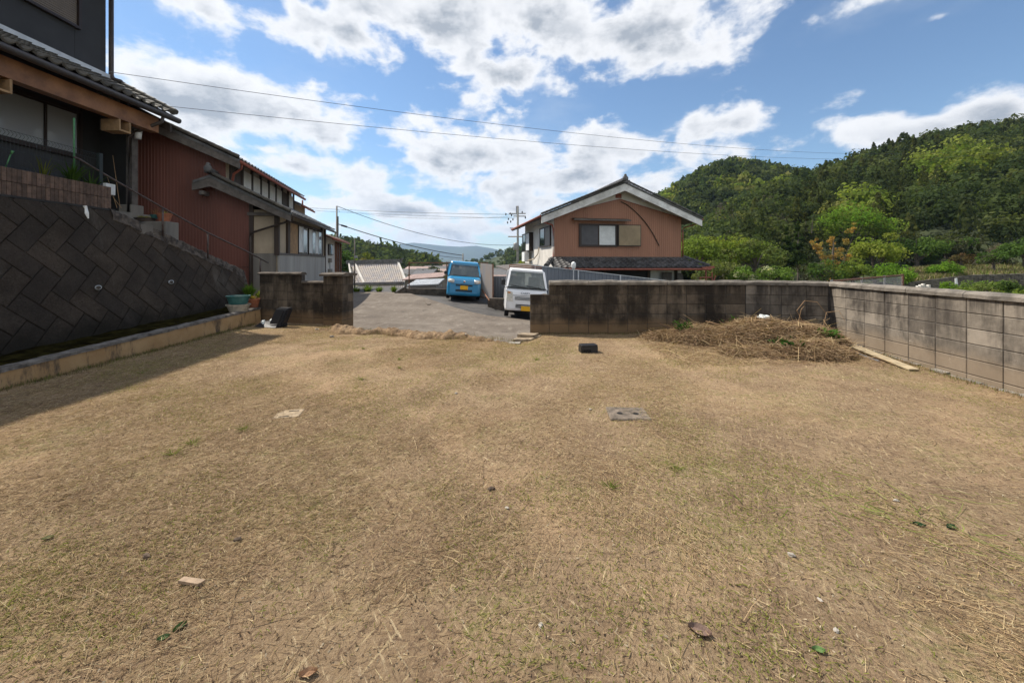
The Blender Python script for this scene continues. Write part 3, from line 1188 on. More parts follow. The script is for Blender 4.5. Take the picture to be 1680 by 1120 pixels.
# weep pipes
for (px, py) in ((160, 472), (279, 463), (60, 640)):
    # intersect the view ray with the leaning face
    best_ = None
    for si in range(0, 900):
        s = si * 0.01
        Y = RY0 + s
        zz = EYE - (py - 430) / F * Y
        X = (px - 840) / F * Y
        p = ret(s, zz - 0.05)
        d_ = abs(p.x - X)
        if best_ is None or d_ < best_[0]:
            best_ = (d_, s, zz - 0.05)
    if py > 600:
        continue
    c0 = ret(best_[1], best_[2], 0.0)
    c1 = ret(best_[1], best_[2], 0.08) + Vector((0.03, -0.085, -0.01))
    mb = MB()
    dvec = (c1 - c0).normalized()
    mb.tube([c0, c1], 0.040, 14)
    wp = mb.build('weep_pipe', MAT['pvc'], retw, smooth=True)
    mb = MB()
    mb.tube([c1 - dvec * 0.02, c1 + dvec * 0.002], 0.030, 14)
    mb.build('bore_shade', MAT['mortar'], wp)  # dark disc on the closed pipe end, painted as the shade inside
# white mortar drip
mb = MB()
c0 = ret(5.3, T_TOP + .02, .04)
mb.tube([c0, c0 + Vector((.01, .01, -.06)), c0 + Vector((.03, .0, -.13)), c0 + Vector((.045, .012, -.22))], [.03, .022, .03, .012], 6)
mb.build('lime_drip', MAT['white'], retw)

# planter of upright brown tiles on the wall top
plan = thing('tile_planter', 'planter box faced with two rows of upright brown tiles', 'planter', (0, 0, 0))
tm = MB().box(-0.02, 0.0, 0.003, 0.059, 0.003, 0.207, 0.004).mesh('tile', MAT['tile_brown'])
PY0, PY1, PX = 3.6, 7.32, -7.50
i = 0
y = PY0
while y < PY1:
    for r in range(2):
        inst('tile', tm, plan, (PX - 0.03 * (y - 6) + random.uniform(-.003, .003) + .02, y, 2.455 + r * 0.211))
    y += 0.062
for k in range(4):
    for r in range(2):
        inst('tile', tm, plan, (PX - 0.06 - 0.062 * k, PY1 + 0.022, 2.455 + r * 0.211), (0, 0, R(90)))
mb = MB()
mb.prism([(PX + .075, PY0, 2.44), (PX + .0 - .03 * (PY1 - 6), PY1 + .0, 2.44), (PX - .30, PY1, 2.44), (PX - .28, PY0, 2.44)], (0, 0, .40))
mb.build('core', MAT['mortar'], plan)
mb = MB()
mb.prism([(PX + .03, PY0, 2.84), (PX - .04, PY1 - .03, 2.84), (PX - .27, PY1 - .03, 2.84), (PX - .25, PY0, 2.84)], (0, 0, .02))
mb.build('soil', MAT['soil'], plan)

# ================================================================== roof tiles
def tile_mesh(mat, w=0.27, l=0.26, lift=0.035, name='roof_tile'):
    """S-shaped clay pan tile; local x across, y up the slope, z out of the roof"""
    mb = MB()
    N = 7
    prof = []
    for i in range(N + 1):
        u = i / N
        z = 0.018 * math.cos(u * 2 * math.pi * 0.95 + 0.4) + (0.022 if u > 0.82 else 0)
        prof.append((u * (w + 0.02) - 0.01, z))
    vs = []
    for (y, dz_) in ((-0.02, lift), (l, 0.004)):
        vs += [(x, y, z + dz_) for x, z in prof]
    vs += [(x, -0.02, z + lift - 0.03) for x, z in prof]
    k = N + 1
    fs = [(i, i + 1, k + i + 1, k + i) for i in range(N)] + [(i, 2 * k + i, 2 * k + i + 1, i + 1) for i in range(N)]
    mb.add(vs, fs)
    return mb.mesh(name, mat, smooth=False)


def tile_field(parent, me, origin, across, up, cols, rows, w=0.27, l=0.24, skip=None):
    a, u = Vector(across).normalized(), Vector(up).normalized()
    n = a.cross(u).normalized()
    rot = Matrix((a, u, n)).transposed().to_euler()
    for r in range(rows):
        for c in range(cols):
            if skip and skip(c, r):
                continue
            p = Vector(origin) + a * (c * w) + u * (r * l) + n * random.uniform(-.002, .002)
            inst('roof_tile', me, parent, p, rot)


def ridge_tiles(parent, p, q, mat, r=0.075, step=0.28, layers=2, name='ridge_tile'):
    """half-round ridge tiles on flat courses"""
    p, q = Vector(p), Vector(q)
    d = (q - p)
    L = d.length
    d.normalize()
    side = d.cross(Vector((0, 0, 1))).normalized()
    nrm = side.cross(d).normalized()
    mb = MB()
    n = max(1, int(L / step))
    mt = MB()
    vs, fs = [], []
    for (s, rr) in ((0, r * 1.06), (step * 0.96, r * 0.94)):
        for k in range(9):
            t = math.pi * k / 8
            vs.append((s, rr * math.cos(t), rr * math.sin(t) + 0.005))
    fs = [(k, k + 1, 10 + k, 9 + k) for k in range(8)] + [tuple(range(9))]
    me = MB().add(vs, fs).mesh(name, mat, smooth=False)
    rot = Matrix((d, -side, nrm)).transposed().to_euler()
    for i in range(n):
        inst(name, me, parent, p + d * (L * i / n) + nrm * (0.045 * layers), rot)
    for j in range(layers):
        w = 0.24 - j * 0.03
        mb.bar(p + nrm * (0.045 * j + .02), q + nrm * (0.045 * j + .02), w, 0.032, up=nrm)
    mb.build('ridge_course', mat, parent)


def corrug(mb, p, q, ztop, zbot, pitch=0.09, depth=0.012, outn=None):
    """vertical corrugated sheet from p to q (2D), ztop(s)/zbot(s)"""
    p, q = Vector((*p, 0)), Vector((*q, 0))
    d = q - p
    L = d.length
    d.normalize()
    n = Vector(outn) if outn else Vector((d.y, -d.x, 0))
    vs, fs = [], []
    ss = []
    k = int(L / pitch)
    for i in range(k + 1):
        b0 = i * L / (k + 0.0001)
        for f, o_ in ((0.0, 0), (0.18, 0), (0.26, depth), (0.44, depth), (0.52, 0)):
            s = b0 + f * pitch
            if s <= L + 1e-4:
                ss.append((s, o_))
    for s, o_ in ss:
        c = p + d * s + n * o_
        vs += [(c.x, c.y, zbot(s)), (c.x, c.y, ztop(s))]
    fs = [(2 * i, 2 * i + 2, 2 * i + 3, 2 * i + 1) for i in range(len(ss) - 1)]
    mb.add(vs, fs)


tiles_moss = tile_mesh(MAT['tile_moss'], w=.186, l=.184, lift=.028)
tiles_grey = tile_mesh(MAT['tile_grey'])
tiles_dark = tile_mesh(MAT['tile_dark'])

# ================================================================== DARK HOUSE on the terrace (left)
DK = 1.45
dh = thing('dark_house', 'dark grey rendered two-storey house with tiled lower eave on the left', 'house', (-8.3 * DK, 8.0 * DK, 1.47 + .95 * DK))
dh.scale = (DK, DK, DK)
dhO = Vector((-8.3, 8.0, 2.42))


def dloc(o):
    """children are built in world coordinates: cancel the parent's offset"""
    o.location = (o.location[0] - dhO.x, o.location[1] - dhO.y, o.location[2] - dhO.z)
    return o


# upper storey block and roof
mb = MB()
mb.box(-13.5, -8.3, -4, 7.97, 5.10, 7.12)
dloc(mb.build('upper_wall', MAT['wall_dark'], dh))
mb = MB()
mb.box(-8.302, -8.297, 7.40, 7.408, 5.25, 5.9)
dloc(mb.build('wall_joint', MAT['wall_black'], dh))
mb = MB()
mb.prism([(-7.9, 8.0, 7.10), (-10.9, 8.0, 8.3), (-13.9, 8.0, 7.10), (-13.9, 8.0, 7.02), (-7.9, 8.0, 7.02)], (0, -12.4, 0))
dloc(mb.build('upper_roof', MAT['tile_dark'], dh))
# lower storey: recessed wall, returns
mb = MB()
mb.box(-15.5, -8.22, -4, 7.72, 2.421, 5.0)
dloc(mb.build('lower_wall', MAT['wall_dark'], dh))
# near-black panels at the right end of the ground floor
mb = MB()
mb.box(-8.215, -8.18, 7.42, 7.74, 2.43, 4.7)
mb.box(-8.215, -7.63, 7.742, 7.78, 2.43, 4.62)
dloc(mb.build('dark_panel', MAT['wall_black'], dh))
# ground-floor sliding window
wy0, wy1, wz0, wz1 = 6.0, 7.40, 3.47, 4.27
w = MB()
w.box(-8.22, -8.14, wy0, wy1, wz0 - 0.05, wz0)
w.box(-8.22, -8.14, wy0, wy1, wz1, wz1 + 0.05)
w.box(-8.22, -8.14, wy0, wy0 + .05, wz0, wz1)
w.box(-8.22, -8.14, wy1 - .05, wy1, wz0, wz1)
win = dloc(w.build('window', MAT['frame_brown'], dh))
ym = 6.83
for (a, b_, xo) in ((wy0 + .05, ym + .02, -8.185), (ym - .02, wy1 - .05, -8.165)):
    m2 = MB()
    m2.box(xo - .012, xo + .012, a, a + .035, wz0, wz1)
    m2.box(xo - .012, xo + .012, b_ - .035, b_, wz0, wz1)
    m2.box(xo - .012, xo + .012, a + .035, b_ - .035, wz0, wz0 + .035)
    m2.box(xo - .012, xo + .012, a + .035, b_ - .035, wz1 - .035, wz1)
    m2.build('sash', MAT['frame_brown'], win)
    m3 = MB()
    m3.box(xo - .003, xo + .003, a + .035, b_ - .035, wz0 + .035, wz1 - .035)
    m3.build('pane', None, win).data.materials.append(glass_mat('tinted_glass', (0.30, 0.31, 0.33), 0.10) if 'tg' not in MAT else MAT['tg'])
MAT['tg'] = bpy.data.materials['tinted_glass']
m3 = MB()
m3.grid(lambda u, v: (-8.215 + 0.012 * math.sin(u * 60), wy0 + .06 + u * (wy1 - wy0 - .12), wz0 + .02 + v * .76), 120, 2)
m3.build('curtain', MAT['curtain'], win)
m3 = MB()
m3.box(-8.22, -8.05, wy0 - .1, wy1 + .05, wz1 + .12, wz1 + .17)
dloc(m3.build('shutter_rail', MAT['wall_black'], dh))
# upper shutter window (louvres)
sy0, sy1, sz0, sz1 = 4.6, 7.41, 5.95, 7.0
sh = MB()
for (a, b_, c_, d_) in ((sy0, sy1, sz0 - .05, sz0), (sy0, sy1, sz1, sz1 + .05), (sy0 - .05, sy0, sz0 - .05, sz1 + .05), (sy1, sy1 + .05, sz0 - .05, sz1 + .05), (5.72, 5.78, sz0, sz1)):
    sh.box(-8.3, -8.22, a, b_, c_, d_)
so = dloc(sh.build('shutter_window', MAT['frame_brown'], dh))
slm = MB().box(-8.285, -8.255, sy0 + .005, sy1 - .005, 0.0, 0.036, 0.006).mesh('slat', MAT['slat'])
z = sz0 + .005
while z < sz1 - .04:
    inst('slat', slm, so, (0, 0, z))
    z += 0.042
# lower roof (eave): slope from wall (x=-8.3,z=5.2) to eave (x=-6.95,z=4.52)
E0, E1 = Vector((-6.95, 8.06, 4.50)), Vector((-8.3, 8.06, 5.20))
mb = MB()
mb.prism([(-6.95, 8.05, 4.47), (-8.3, 8.05, 5.17), (-8.3, 8.05, 5.07), (-6.95, 8.05, 4.37)], (0, -10, 0))
dloc(mb.build('eave_deck', MAT['wood_dark'], dh))
upv = (E1 - E0)
tile_rows = int(upv.length / 0.24) + 1
nl = len(COL.objects)
before = set(COL.objects)
tile_field(dh, tiles_moss, E0 - dhO - Vector((0, 0.0, 0)) + Vector((0, -0.186 * 31, 0)), (0, 1, 0), upv, 31, int(upv.length / .168), w=.186, l=.168)
# round verge tiles down the gable edge, and eave-end discs
vm = MB()
vm.lathe([(0.0, -.03), (.055, -.03), (.055, .0), (.062, .0), (.05, .26)], n=10, axis='y')
vme = vm.mesh('verge_tile', MAT['tile_moss'], smooth=False)
for i in range(tile_rows):
    p = E0 - dhO + upv.normalized() * (i * 0.24) + Vector((0, -.02, .07))
    q = Vector((0, 1, 0)).rotation_difference(upv)
    inst('verge_tile', vme, dh, p, q.to_euler())
mb = MB()
mb.bar((-8.26, -1.9, 5.24), (-8.26, 7.99, 5.24), 0.09, 0.11)
dloc(mb.build('flashing', MAT['flash'], dh))
# beam, gutter, brackets
mb = MB()
mb.box(-7.28, -7.12, -2, 7.86, 4.07, 4.36)
dloc(mb.build('eave_beam', MAT['wood_beam'], dh))
mb = MB()
mb.tube([(-6.93, -2, 4.40), (-6.93, 8.12, 4.40)], 0.055, 10)
g_ = dloc(mb.build('gutter', MAT['gutter_br'], dh, smooth=True))
mb = MB()
mb.tube([(-6.93, 7.75, 4.36), (-6.95, 7.74, 4.25), (-7.40, 7.66, 4.02), (-7.50, 7.64, 3.9), (-7.50, 7.64, 2.45)], 0.032, 8)
dloc(mb.build('downpipe', MAT['gutter_br'], dh, smooth=True))
mb = MB()
mb.tube([(-8.24, 8.02, 7.05), (-8.24, 8.02, 5.32), (-8.18, 8.0, 5.22), (-8.0, 7.98, 5.16)], 0.04, 8)
dloc(mb.build('corner_downpipe', MAT['gutter_br'], dh, smooth=True))
for yb in (5.45, 7.18):
    m2 = MB()
    m2.box(-7.45, -7.12, yb - .11, yb - .08, 3.86, 4.065)
    m2.box(-7.45, -7.12, yb + .08, yb + .11, 3.86, 4.065)
    m2.box(-7.45, -7.12, yb - .08, yb + .08, 3.86, 3.89)
    dloc(m2.build('bracket_box', MAT['wood_tan'], dh))
mb = MB()
mb.box(-7.62, -7.50, 7.70, 7.82, 2.60, 4.40)
mb.box(-8.2, -7.62, 7.74, 7.80, 4.10, 4.30)
dloc(mb.build('corner_post', MAT['wood_grey'], dh))
mb = MB()
mb.box(-7.70, -7.44, 7.63, 7.89, 2.30, 2.60, .012)
dloc(mb.build('post_stone', MAT['cement'], dh))
mb = MB()
mb.lathe([(.05, 0), (.065, .17), (.0, .17)], (-7.38, 7.70, 3.90), 12)
dloc(mb.build('wall_lamp', MAT['white'], dh, smooth=True))
mb = MB()
mb.prism([(-6.99, 8.02, 4.30), (-8.25, 8.02, 4.95), (-8.25, 8.02, 4.78), (-6.99, 8.02, 4.13)], (0, -.05, 0))
dloc(mb.build('verge_board', MAT['wood_dark'], dh))

# wire fence on the planter
wf = thing('wire_fence', 'dark green welded wire fence with a square end post on the planter', 'fence', (-7.55, 7.2, 2.87))
wo_ = Vector((-7.55, 7.2, 2.87))
mb = MB()
y = 3.7
while y < 7.15:
    x_ = -7.60 - .03 * (y - 6)
    mb.tube([Vector((x_ + .03, y, 2.86)) - wo_, Vector((x_, y, 2.93)) - wo_, Vector((x_, y, 3.36)) - wo_, Vector((x_ + .045, y, 3.41)) - wo_, Vector((x_, y, 3.46)) - wo_], 0.0026, 3, caps=False)
    y += 0.048
for z_ in (2.93, 3.17, 3.36, 3.46):
    mb.tube([Vector((-7.60 - .03 * (3.7 - 6), 3.7, z_)) - wo_, Vector((-7.635, 7.18, z_)) - wo_], 0.0035, 4, caps=False)
mb.build('wire_mesh', MAT['wire'], wf, fix=False)
mb = MB()
mb.box(-.07, -.01, -.05, .01, -.02, .60)
mb.build('post', MAT['wire'], wf)

# handrail along the stairs
hr = thing('handrail', 'rusty tube handrail running down beside the stairs', 'handrail', (-7.3, 7, 2.4))
ho = Vector((-7.3, 7, 2.4))
rail_px = [(122, 258, 6.75), (131, 262, 6.85), (190, 297, 7.45), (267, 341, 8.2), (341, 382, 9.1), (402, 411, 10.0), (440, 431, 10.75)]
pts = [at(*p) - ho for p in rail_px]
mb = MB()
mb.tube(pts, 0.019, 8)
mb.build('rail', MAT['rail'], hr, smooth=True)
for (px, yt, yb, Y) in ((267, 341, 383, 8.2), (341, 382, 420, 9.1), (427, 424, 448, 10.5)):
    mb = MB()
    a, b_ = at(px, yt, Y) - ho, at(px, yb + 4, Y) - ho
    mb.tube([a, b_], 0.018, 8)
    mb.build('post', MAT['rail'], hr, smooth=True)

# stairs behind the sloping coping
mb = MB()
for i in range(13):
    y0_ = 7.76 + i * 0.26
    zt = 2.40 - (i + 1) * 0.17
    mb.box(-8.35, -7.38, y0_, y0_ + 0.262, -0.2, zt)
tag(mb.build('stairs', MAT['cement']), 'cement stairs climbing behind the retaining wall', kind='structure')

# pedestal with pots at the stair head
mb = MB()
pa, pb_ = at(226, 388, 9.3), at(272, 363, 9.3)
mb.box(pa.x - .1, pb_.x, 9.3, 9.67, .0, pb_.z, .012)
tag(mb.build('concrete_pedestal', MAT['cement']), 'weathered concrete pedestal carrying the flower pots', 'pedestal')


def leaf_tuft(parent, n, spread, hgt, col, seed, name='leaves', width=0.012, droop=0.5, base=(0, 0, 0)):
    rg = np.random.default_rng(seed)
    V, Fs, C = [], [], []
    for i in range(n):
        a = rg.uniform(0, 2 * math.pi)
        L = hgt * rg.uniform(0.6, 1.15)
        r0 = rg.uniform(0, 0.3) * spread
        out = rg.uniform(0.25, 1.0) * spread
        dx_, dy_ = math.cos(a), math.sin(a)
        sx, sy = -dy_, dx_
        b = len(V)
        for t in (0, .35, .7, 1.0):
            w = width * (1 - t * 0.9) * rg.uniform(.8, 1.2)
            rr = r0 + out * t ** 1.4
            z = L * (t - droop * t * t * (out / spread))
            for s in (-1, 1):
                V.append((base[0] + dx_ * rr + sx * w * s, base[1] + dy_ * rr + sy * w * s, base[2] + z))
        c = np.array(col) * rg.uniform(0.6, 1.4)
        for k in range(3):
            Fs.append((b + 2 * k, b + 2 * k + 1, b + 2 * k + 3, b + 2 * k + 2))
            C.append(c)
    me = np_mesh(name, np.array(V), np.array(Fs), MAT['fol'], np.array(C))
    return inst(name, me, parent)


def pot(name, label, loc, r0, r1, h, mat, oval=1.0, rz=0.0, plant=None, seed=1):
    t = thing(name, label, 'flower pot', loc, rz)
    mb = MB()
    mb.lathe([(r0, 0), (r1, h * .86), (r1 * 1.07, h * .86), (r1 * 1.08, h), (r1 * .97, h), (r1 * .93, h * .85)], n=20)
    mb.v = [(x * oval, y_, z_) for x, y_, z_ in mb.v]
    mb.build('vessel', mat, t, smooth=False)
    mb = MB()
    mb.lathe([(r1 * .95, h * .84), (r1 * .5, h * .92), (0.001, h * .95)], n=20)
    mb.v = [(x * oval, y_, z_) for x, y_, z_ in mb.v]
    mb.build('soil', MAT['soil'], t)
    if plant:
        leaf_tuft(t, plant[0], plant[1], plant[2], plant[3], seed, 'plant', plant[4] if len(plant) > 4 else .012, base=(0, 0, h * .9))
    return t


pz = pb_.z + .002
def onped(px):
    return ((px - 840) / F * 9.45, 9.48, pz)


pot('flower_pot', 'round terracotta pot with pale sprouts on the pedestal', onped(268), .10, .145, .20, MAT['terracotta'], plant=(40, .13, .09, (.30, .27, .08)), seed=2)
pot('flower_pot', 'small blue bowl with a dead twiggy plant on the pedestal', (onped(249)[0], 9.55, pz + .09), .07, .105, .09, MAT['teal'], plant=(26, .16, .28, (.25, .13, .07), .005), seed=3)
pot('flower_pot', 'shallow brown tray of yellowing seedlings on the pedestal', (onped(240)[0], 9.42, pz), .16, .17, .085, MAT['wood_dark'], 1.25, plant=(90, .22, .07, (.30, .26, .07)), seed=4)

# strap-leaf plants and stakes in the planter
p_ = at(70, 300, 6.2)
t = thing('strap_plant', 'thin yellowing strap-leaf plant behind the planter', 'plant', (-7.62, 6.35, 2.86))
leaf_tuft(t, 16, .26, .40, (.12, .13, .03), 11, 'leaves', .011)
t = thing('strap_plant', 'dense green strap-leaf clump beside the green stake in the planter', 'plant', (-7.62, 6.75, 2.86))
leaf_tuft(t, 60, .34, .42, (.045, .085, .018), 12, 'leaves', .012)
t = thing('strap_plant', 'arching strap-leaf plant by the fence end post', 'plant', (-7.62, 7.06, 2.86))
leaf_tuft(t, 22, .34, .30, (.055, .10, .025), 13, 'leaves', .011)
mb = MB()
mb.tube([(-7.70, 6.86, 2.86), (-7.70, 6.86, 4.0)], .014, 8)
tag(mb.build('plant_stake', MAT['green_pole'], smooth=True), 'tall green stake standing in the planter by the window', 'stake')
mb = MB()
mb.tube([(-7.62, 5.86, 2.86), (-7.60, 5.92, 3.12)], .008, 6)
mb.tube([(-7.60, 5.92, 3.11), (-7.59, 5.93, 3.16)], [.012, .02], 6)
tag(mb.build('plant_stake', MAT['green_pole'], smooth=True), 'short leaning green stake at the left of the wire fence', 'stake')
# poles and white box leaning in the dark corner
for i, (a, b_) in enumerate((((185, 255, 11.0), (197, 340, 10.85)), ((176, 290, 11.0), (192, 341, 10.8)), ((181, 318, 10.95), (199, 341, 10.83)))):
    mb = MB()
    mb.tube([at(*a), at(*b_)], .007, 6)
    tag(mb.build('bamboo_cane', MAT['wood_tan'], smooth=True), ['longest cane leaning in the dark corner by the house post', 'middle cane leaning behind the planter end', 'short cane lying low behind the planter end'][i], 'cane', 'canes leaning by the house post')
mb = MB()
pq = at(181, 312, 10.8)
mb.box(pq.x - .15, pq.x + .10, 10.6, 10.85, pq.z - .14, pq.z + .16, .01)
tag(mb.build('white_box', MAT['white']), 'white plastic box behind the end of the tile planter', 'box')

# ================================================================== RED HOUSE
RH = Vector((-7.78, 13.0, 0.0))
RA = math.atan2(.2425, .970)
rh = thing('red_house', 'old Japanese house with dull red corrugated gable and tiled lower roof', 'house', RH, RA)
# main wall cores
mb = MB()
mb.box(-5.2, -1.53, 0.03, 7.0, -.1, 4.95)
mb.prism([(-5.2, .03, 4.95), (-1.53, .03, 4.95), (-4.76, .03, 6.42), (-5.2, .03, 6.22)], (0, 6.97, 0))
mb.build('upper_wall', MAT['plaster_tan'], rh)
mb = MB()
mb.box(-1.6, -0.03, .04, 6.93, -.1, 3.2)
mb.build('lower_wall', MAT['plaster_tan'], rh)
# red corrugated gable sheet
mb = MB()


def red_top(s):
    x = -5.2 + s
    if x < -1.53:
        return 4.93 + (-1.53 - x) * .45 if x > -4.76 else 6.38 - (-4.76 - x) * .45
    return 3.05 + (.45 - x) * .5 - .12


corrug(mb, (-5.2, 0.0), (-.86, 0.0), red_top, lambda s: -.05, .085, .009, outn=(0, -1, 0))
mb.build('red_cladding', MAT['red_wall'], rh, fix=False)
mb = MB()
mb.box(-5.2, -.86, -.018, -.012, 1.30, 1.315)
mb.build('sheet_seam', MAT['wood_dark'], rh)
mb = MB()
mb.box(-.86, -.74, -.02, .05, -.05, 3.5)
mb.build('corner_board', MAT['wood_dark'], rh)
mb = MB()
mb.box(-.74, -.08, -.012, .035, -.05, 1.76)
mb.build('cement_skirting', MAT['cement'], rh)
mb = MB()
mb.box(-.12, .02, -.04, .09, 1.70, 3.2)
mb.build('corner_post', MAT['wood_dark'], rh)
mb = MB()
mb.box(-.9, .06, -.06, .02, 3.0, 3.1)
mb.build('tie_beam', MAT['wood_grey'], rh)
# long side: wainscot, posts, shutter, windows
mb = MB()
mb.box(-.03, .03, .0, 6.90, -.1, 1.71)
mb.build('wainscot', MAT['wainscot'], rh)
mb = MB()
mb.box(-.03, .05, 0, 6.93, 1.71, 1.78)
mb.build('sill_beam', MAT['wood_grey'], rh)
for (a, b_) in ((.86, 1.10), (6.12, 6.32), (6.86, 6.98)):
    mb = MB()
    mb.box(-.03, .05, a, b_, (1.78 if b_ < 6.9 else -.1), 3.2)
    mb.build('post', MAT['wood_dark'], rh)
mb = MB()
mb.box(-.02, .045, 1.10, 6.12, 2.90, 3.0)
mb.build('head_beam', MAT['wood_dark'], rh)
mb = MB()
mb.box(-.03, .02, 1.10, 2.12, 1.79, 2.9)
sc = mb.build('shutter_case', MAT['wood_tan'], rh)
slm2 = MB().box(.02, .034, 1.12, 2.1, 0, .03).mesh('slat', MAT['wood_tan'])
for k in range(22):
    inst('slat', slm2, sc, (0, 0, 1.81 + k * .049))
for (a, b_) in ((2.16, 3.50), (3.66, 6.10)):
    m2 = MB()
    m2.box(-.02, .05, a, a + .05, 1.79, 2.9)
    m2.box(-.02, .05, b_ - .05, b_, 1.79, 2.9)
    m2.box(-.02, .05, a + .05, b_ - .05, 1.79, 1.83)
    wn = m2.build('window', MAT['frame_brown'], rh)
    n_ = 2 if b_ < 4 else 4
    for i in range(n_):
        ya = a + .05 + (b_ - a - .1) * i / n_
        yb = a + .05 + (b_ - a - .1) * (i + 1) / n_
        m3 = MB()
        xo = .005 + .02 * (i % 2)
        m3.box(xo, xo + .012, ya + .03, yb - .03, 1.86, 2.88)
        m3.build('pane', MAT['tg'] if i % 2 else MAT['curtain_w'], wn)
        m3 = MB()
        m3.box(xo - .004, xo + .018, ya, ya + .03, 1.83, 2.9)
        m3.box(xo - .004, xo + .018, yb - .03, yb, 1.83, 2.9)
        m3.build('sash', MAT['alu'], wn)
# upper long side: dark posts and pale panels
for k in range(8):
    ya = .35 + k * .86
    mb = MB()
    mb.box(-1.53, -1.50, ya, ya + .74, 3.98, 4.72)
    if k in (0, 6):
        mb.build('dark_panel', MAT['wood_dark'], rh)
    else:
        mb.build('plaster_panel', MAT['plaster_white'], rh)
for k in range(9):
    ya = .35 + k * .86 - .12
    mb = MB()
    mb.box(-1.53, -1.47, ya, ya + .12, 3.9, 4.95)
    mb.build('post', MAT['wood_dark'], rh)
# upper roof slab, tiles at verge and eave
ue = Vector((-1.03, 0, 4.74))
ur = Vector((-4.76, 0, 4.74 + 3.73 * .46))
uu = (ur - ue).normalized()
mb = MB()
mb.prism([(ue.x, -.40, ue.z), (ur.x, -.40, ur.z), (-5.6, -.40, ur.z - .386), (-5.6, -.40, ur.z - .476), (ur.x, -.40, ur.z - .09), (ue.x, -.40, ue.z - .08)], (0, 7.65, 0))
mb.build('upper_roof', MAT['tile_grey'], rh)
nrows = int((ur - ue).length / .24)
un_ = Vector((0, 1, 0)).cross(uu)
tile_field(rh, tiles_grey, ue + Vector((0, -.42, .02)), (0, 1, 0), uu, 28, nrows, skip=lambda c, r: c > 2 and r > 2)
for i in range(nrows):
    q = Vector((0, 1, 0)).rotation_difference(uu)
    inst('verge_tile', bpy.data.meshes['verge_tile'], rh, ue + uu * (i * .24) + Vector((0, -.42, .085)), q.to_euler())
mb = MB()
bz = Vector((0, 0, -.26))
mb.prism([ue + Vector((.03, -.38, -.05)), ur + Vector((0, -.38, -.09)), ur + Vector((0, -.38, -.38)), ue + Vector((.03, -.38, -.30))], (0, .06, 0))
mb.build('barge_board', MAT['wood_grey'], rh)
ridge_tiles(rh, (ur.x, -.45, ur.z + .03), (ur.x, 7.25, ur.z + .03), MAT['tile_grey'])
mb = MB()
mb.tube([(-.98, -.35, 4.66), (-.98, 7.2, 4.64)], .055, 8)
mb.tube([(-1.0, -.2, 4.66), (-1.05, -.1, 4.5), (-1.32, .05, 4.35), (-1.42, .1, 3.9)], .04, 8)
mb.build('rust_gutter', MAT['gutter_rust'], rh, smooth=True)
# lower roof
le = Vector((.45, 0, 3.07))
lr = Vector((-1.8, 0, 3.07 + 2.25 * .5))
lu = (lr - le).normalized()
mb = MB()
mb.prism([(le.x, -.42, le.z), (lr.x, -.42, lr.z), (-2.25, -.42, lr.z - .2), (-2.25, -.42, lr.z - .27), (lr.x, -.42, lr.z - .09), (le.x, -.42, le.z - .08)], (0, .43, 0))
mb.prism([(le.x, .011, le.z), (-1.55, .011, le.z + 2.0 * .5), (-1.55, .011, le.z + 2.0 * .5 - .09), (le.x, .011, le.z - .08)], (0, 6.95, 0))
mb.build('lower_roof', MAT['tile_grey'], rh)
lrows = int((lr - le).length / .24)
tile_field(rh, tiles_grey, le + Vector((0, -.44, .02)), (0, 1, 0), lu, 27, lrows, skip=lambda c, r: (c > 1 and r > 7))
for i in range(lrows):
    q = Vector((0, 1, 0)).rotation_difference(lu)
    inst('verge_tile', bpy.data.meshes['verge_tile'], rh, le + lu * (i * .24) + Vector((0, -.44, .085)), q.to_euler())
mb = MB()
mb.prism([le + Vector((.02, -.40, -.05)), lr + Vector((0, -.40, -.08)), lr + Vector((0, -.40, -.36)), le + Vector((.02, -.40, -.27))], (0, .06, 0))
mb.prism([lr + Vector((0, -.40, -.08)), Vector((-2.28, -.40, lr.z - .27)), Vector((-2.28, -.40, lr.z - .50)), lr + Vector((0, -.40, -.36))], (0, .06, 0))
mb.build('barge_board', MAT['wood_grey'], rh)
ridge_tiles(rh, (lr.x, -.50, lr.z + .05), (lr.x, .0, lr.z + .05), MAT['tile_grey'], step=.25)
mb = MB()
mb.lathe([(.001, -.06), (.10, -.05), (.12, .0), (.10, .05), (.001, .05)], (lr.x, -.52, lr.z + .17), 12, 'y')
mb.lathe([(.001, -.04), (.05, -.03), (.06, .0), (.05, .05), (.001, .05)], (lr.x, -.52, lr.z + .30), 10, 'y')
mb.build('ridge_end_tile', MAT['tile_grey'], rh)
mb = MB()
mb.box(-2.1, -1.98, -.38, -.02, lr.z - .62, lr.z - .5)
mb.build('purlin_end', MAT['wood_grey'], rh)
mb = MB()
mb.tube([(.52, -.35, 3.0), (.52, 7.0, 2.97)], .05, 8)
mb.tube([(.52, -.25, 2.98), (.46, -.18, 2.86), (-.78, -.10, 2.42), (-.80, -.09, 2.3), (-.80, -.09, .0)], .035, 8)
mb.build('gutter', MAT['gutter_br'], rh, smooth=True)
# second gable step of upper roof further back
mb = MB()
mb.prism([(-1.2, 7.2, 4.45), (-4.6, 7.2, 6.0), (-4.6, 7.2, 5.9), (-1.2, 7.2, 4.36)], (0, 2.7, 0))
mb.build('rear_roof', MAT['tile_grey'], rh)
mb = MB()
mb.box(-4.6, -1.6, 7.05, 9.7, 0, 4.52)
mb.build('rear_wall', MAT['plaster_tan'], rh)
mb = MB()
mb.tube([(-1.16, 7.3, 4.35), (-1.16, 9.9, 4.33)], .05, 8)
mb.tube([(-1.45, 8.6, 4.5), (-1.45, 8.6, 4.8)], .04, 8)
mb.build('rear_gutter', MAT['gutter_rust'], rh, smooth=True)
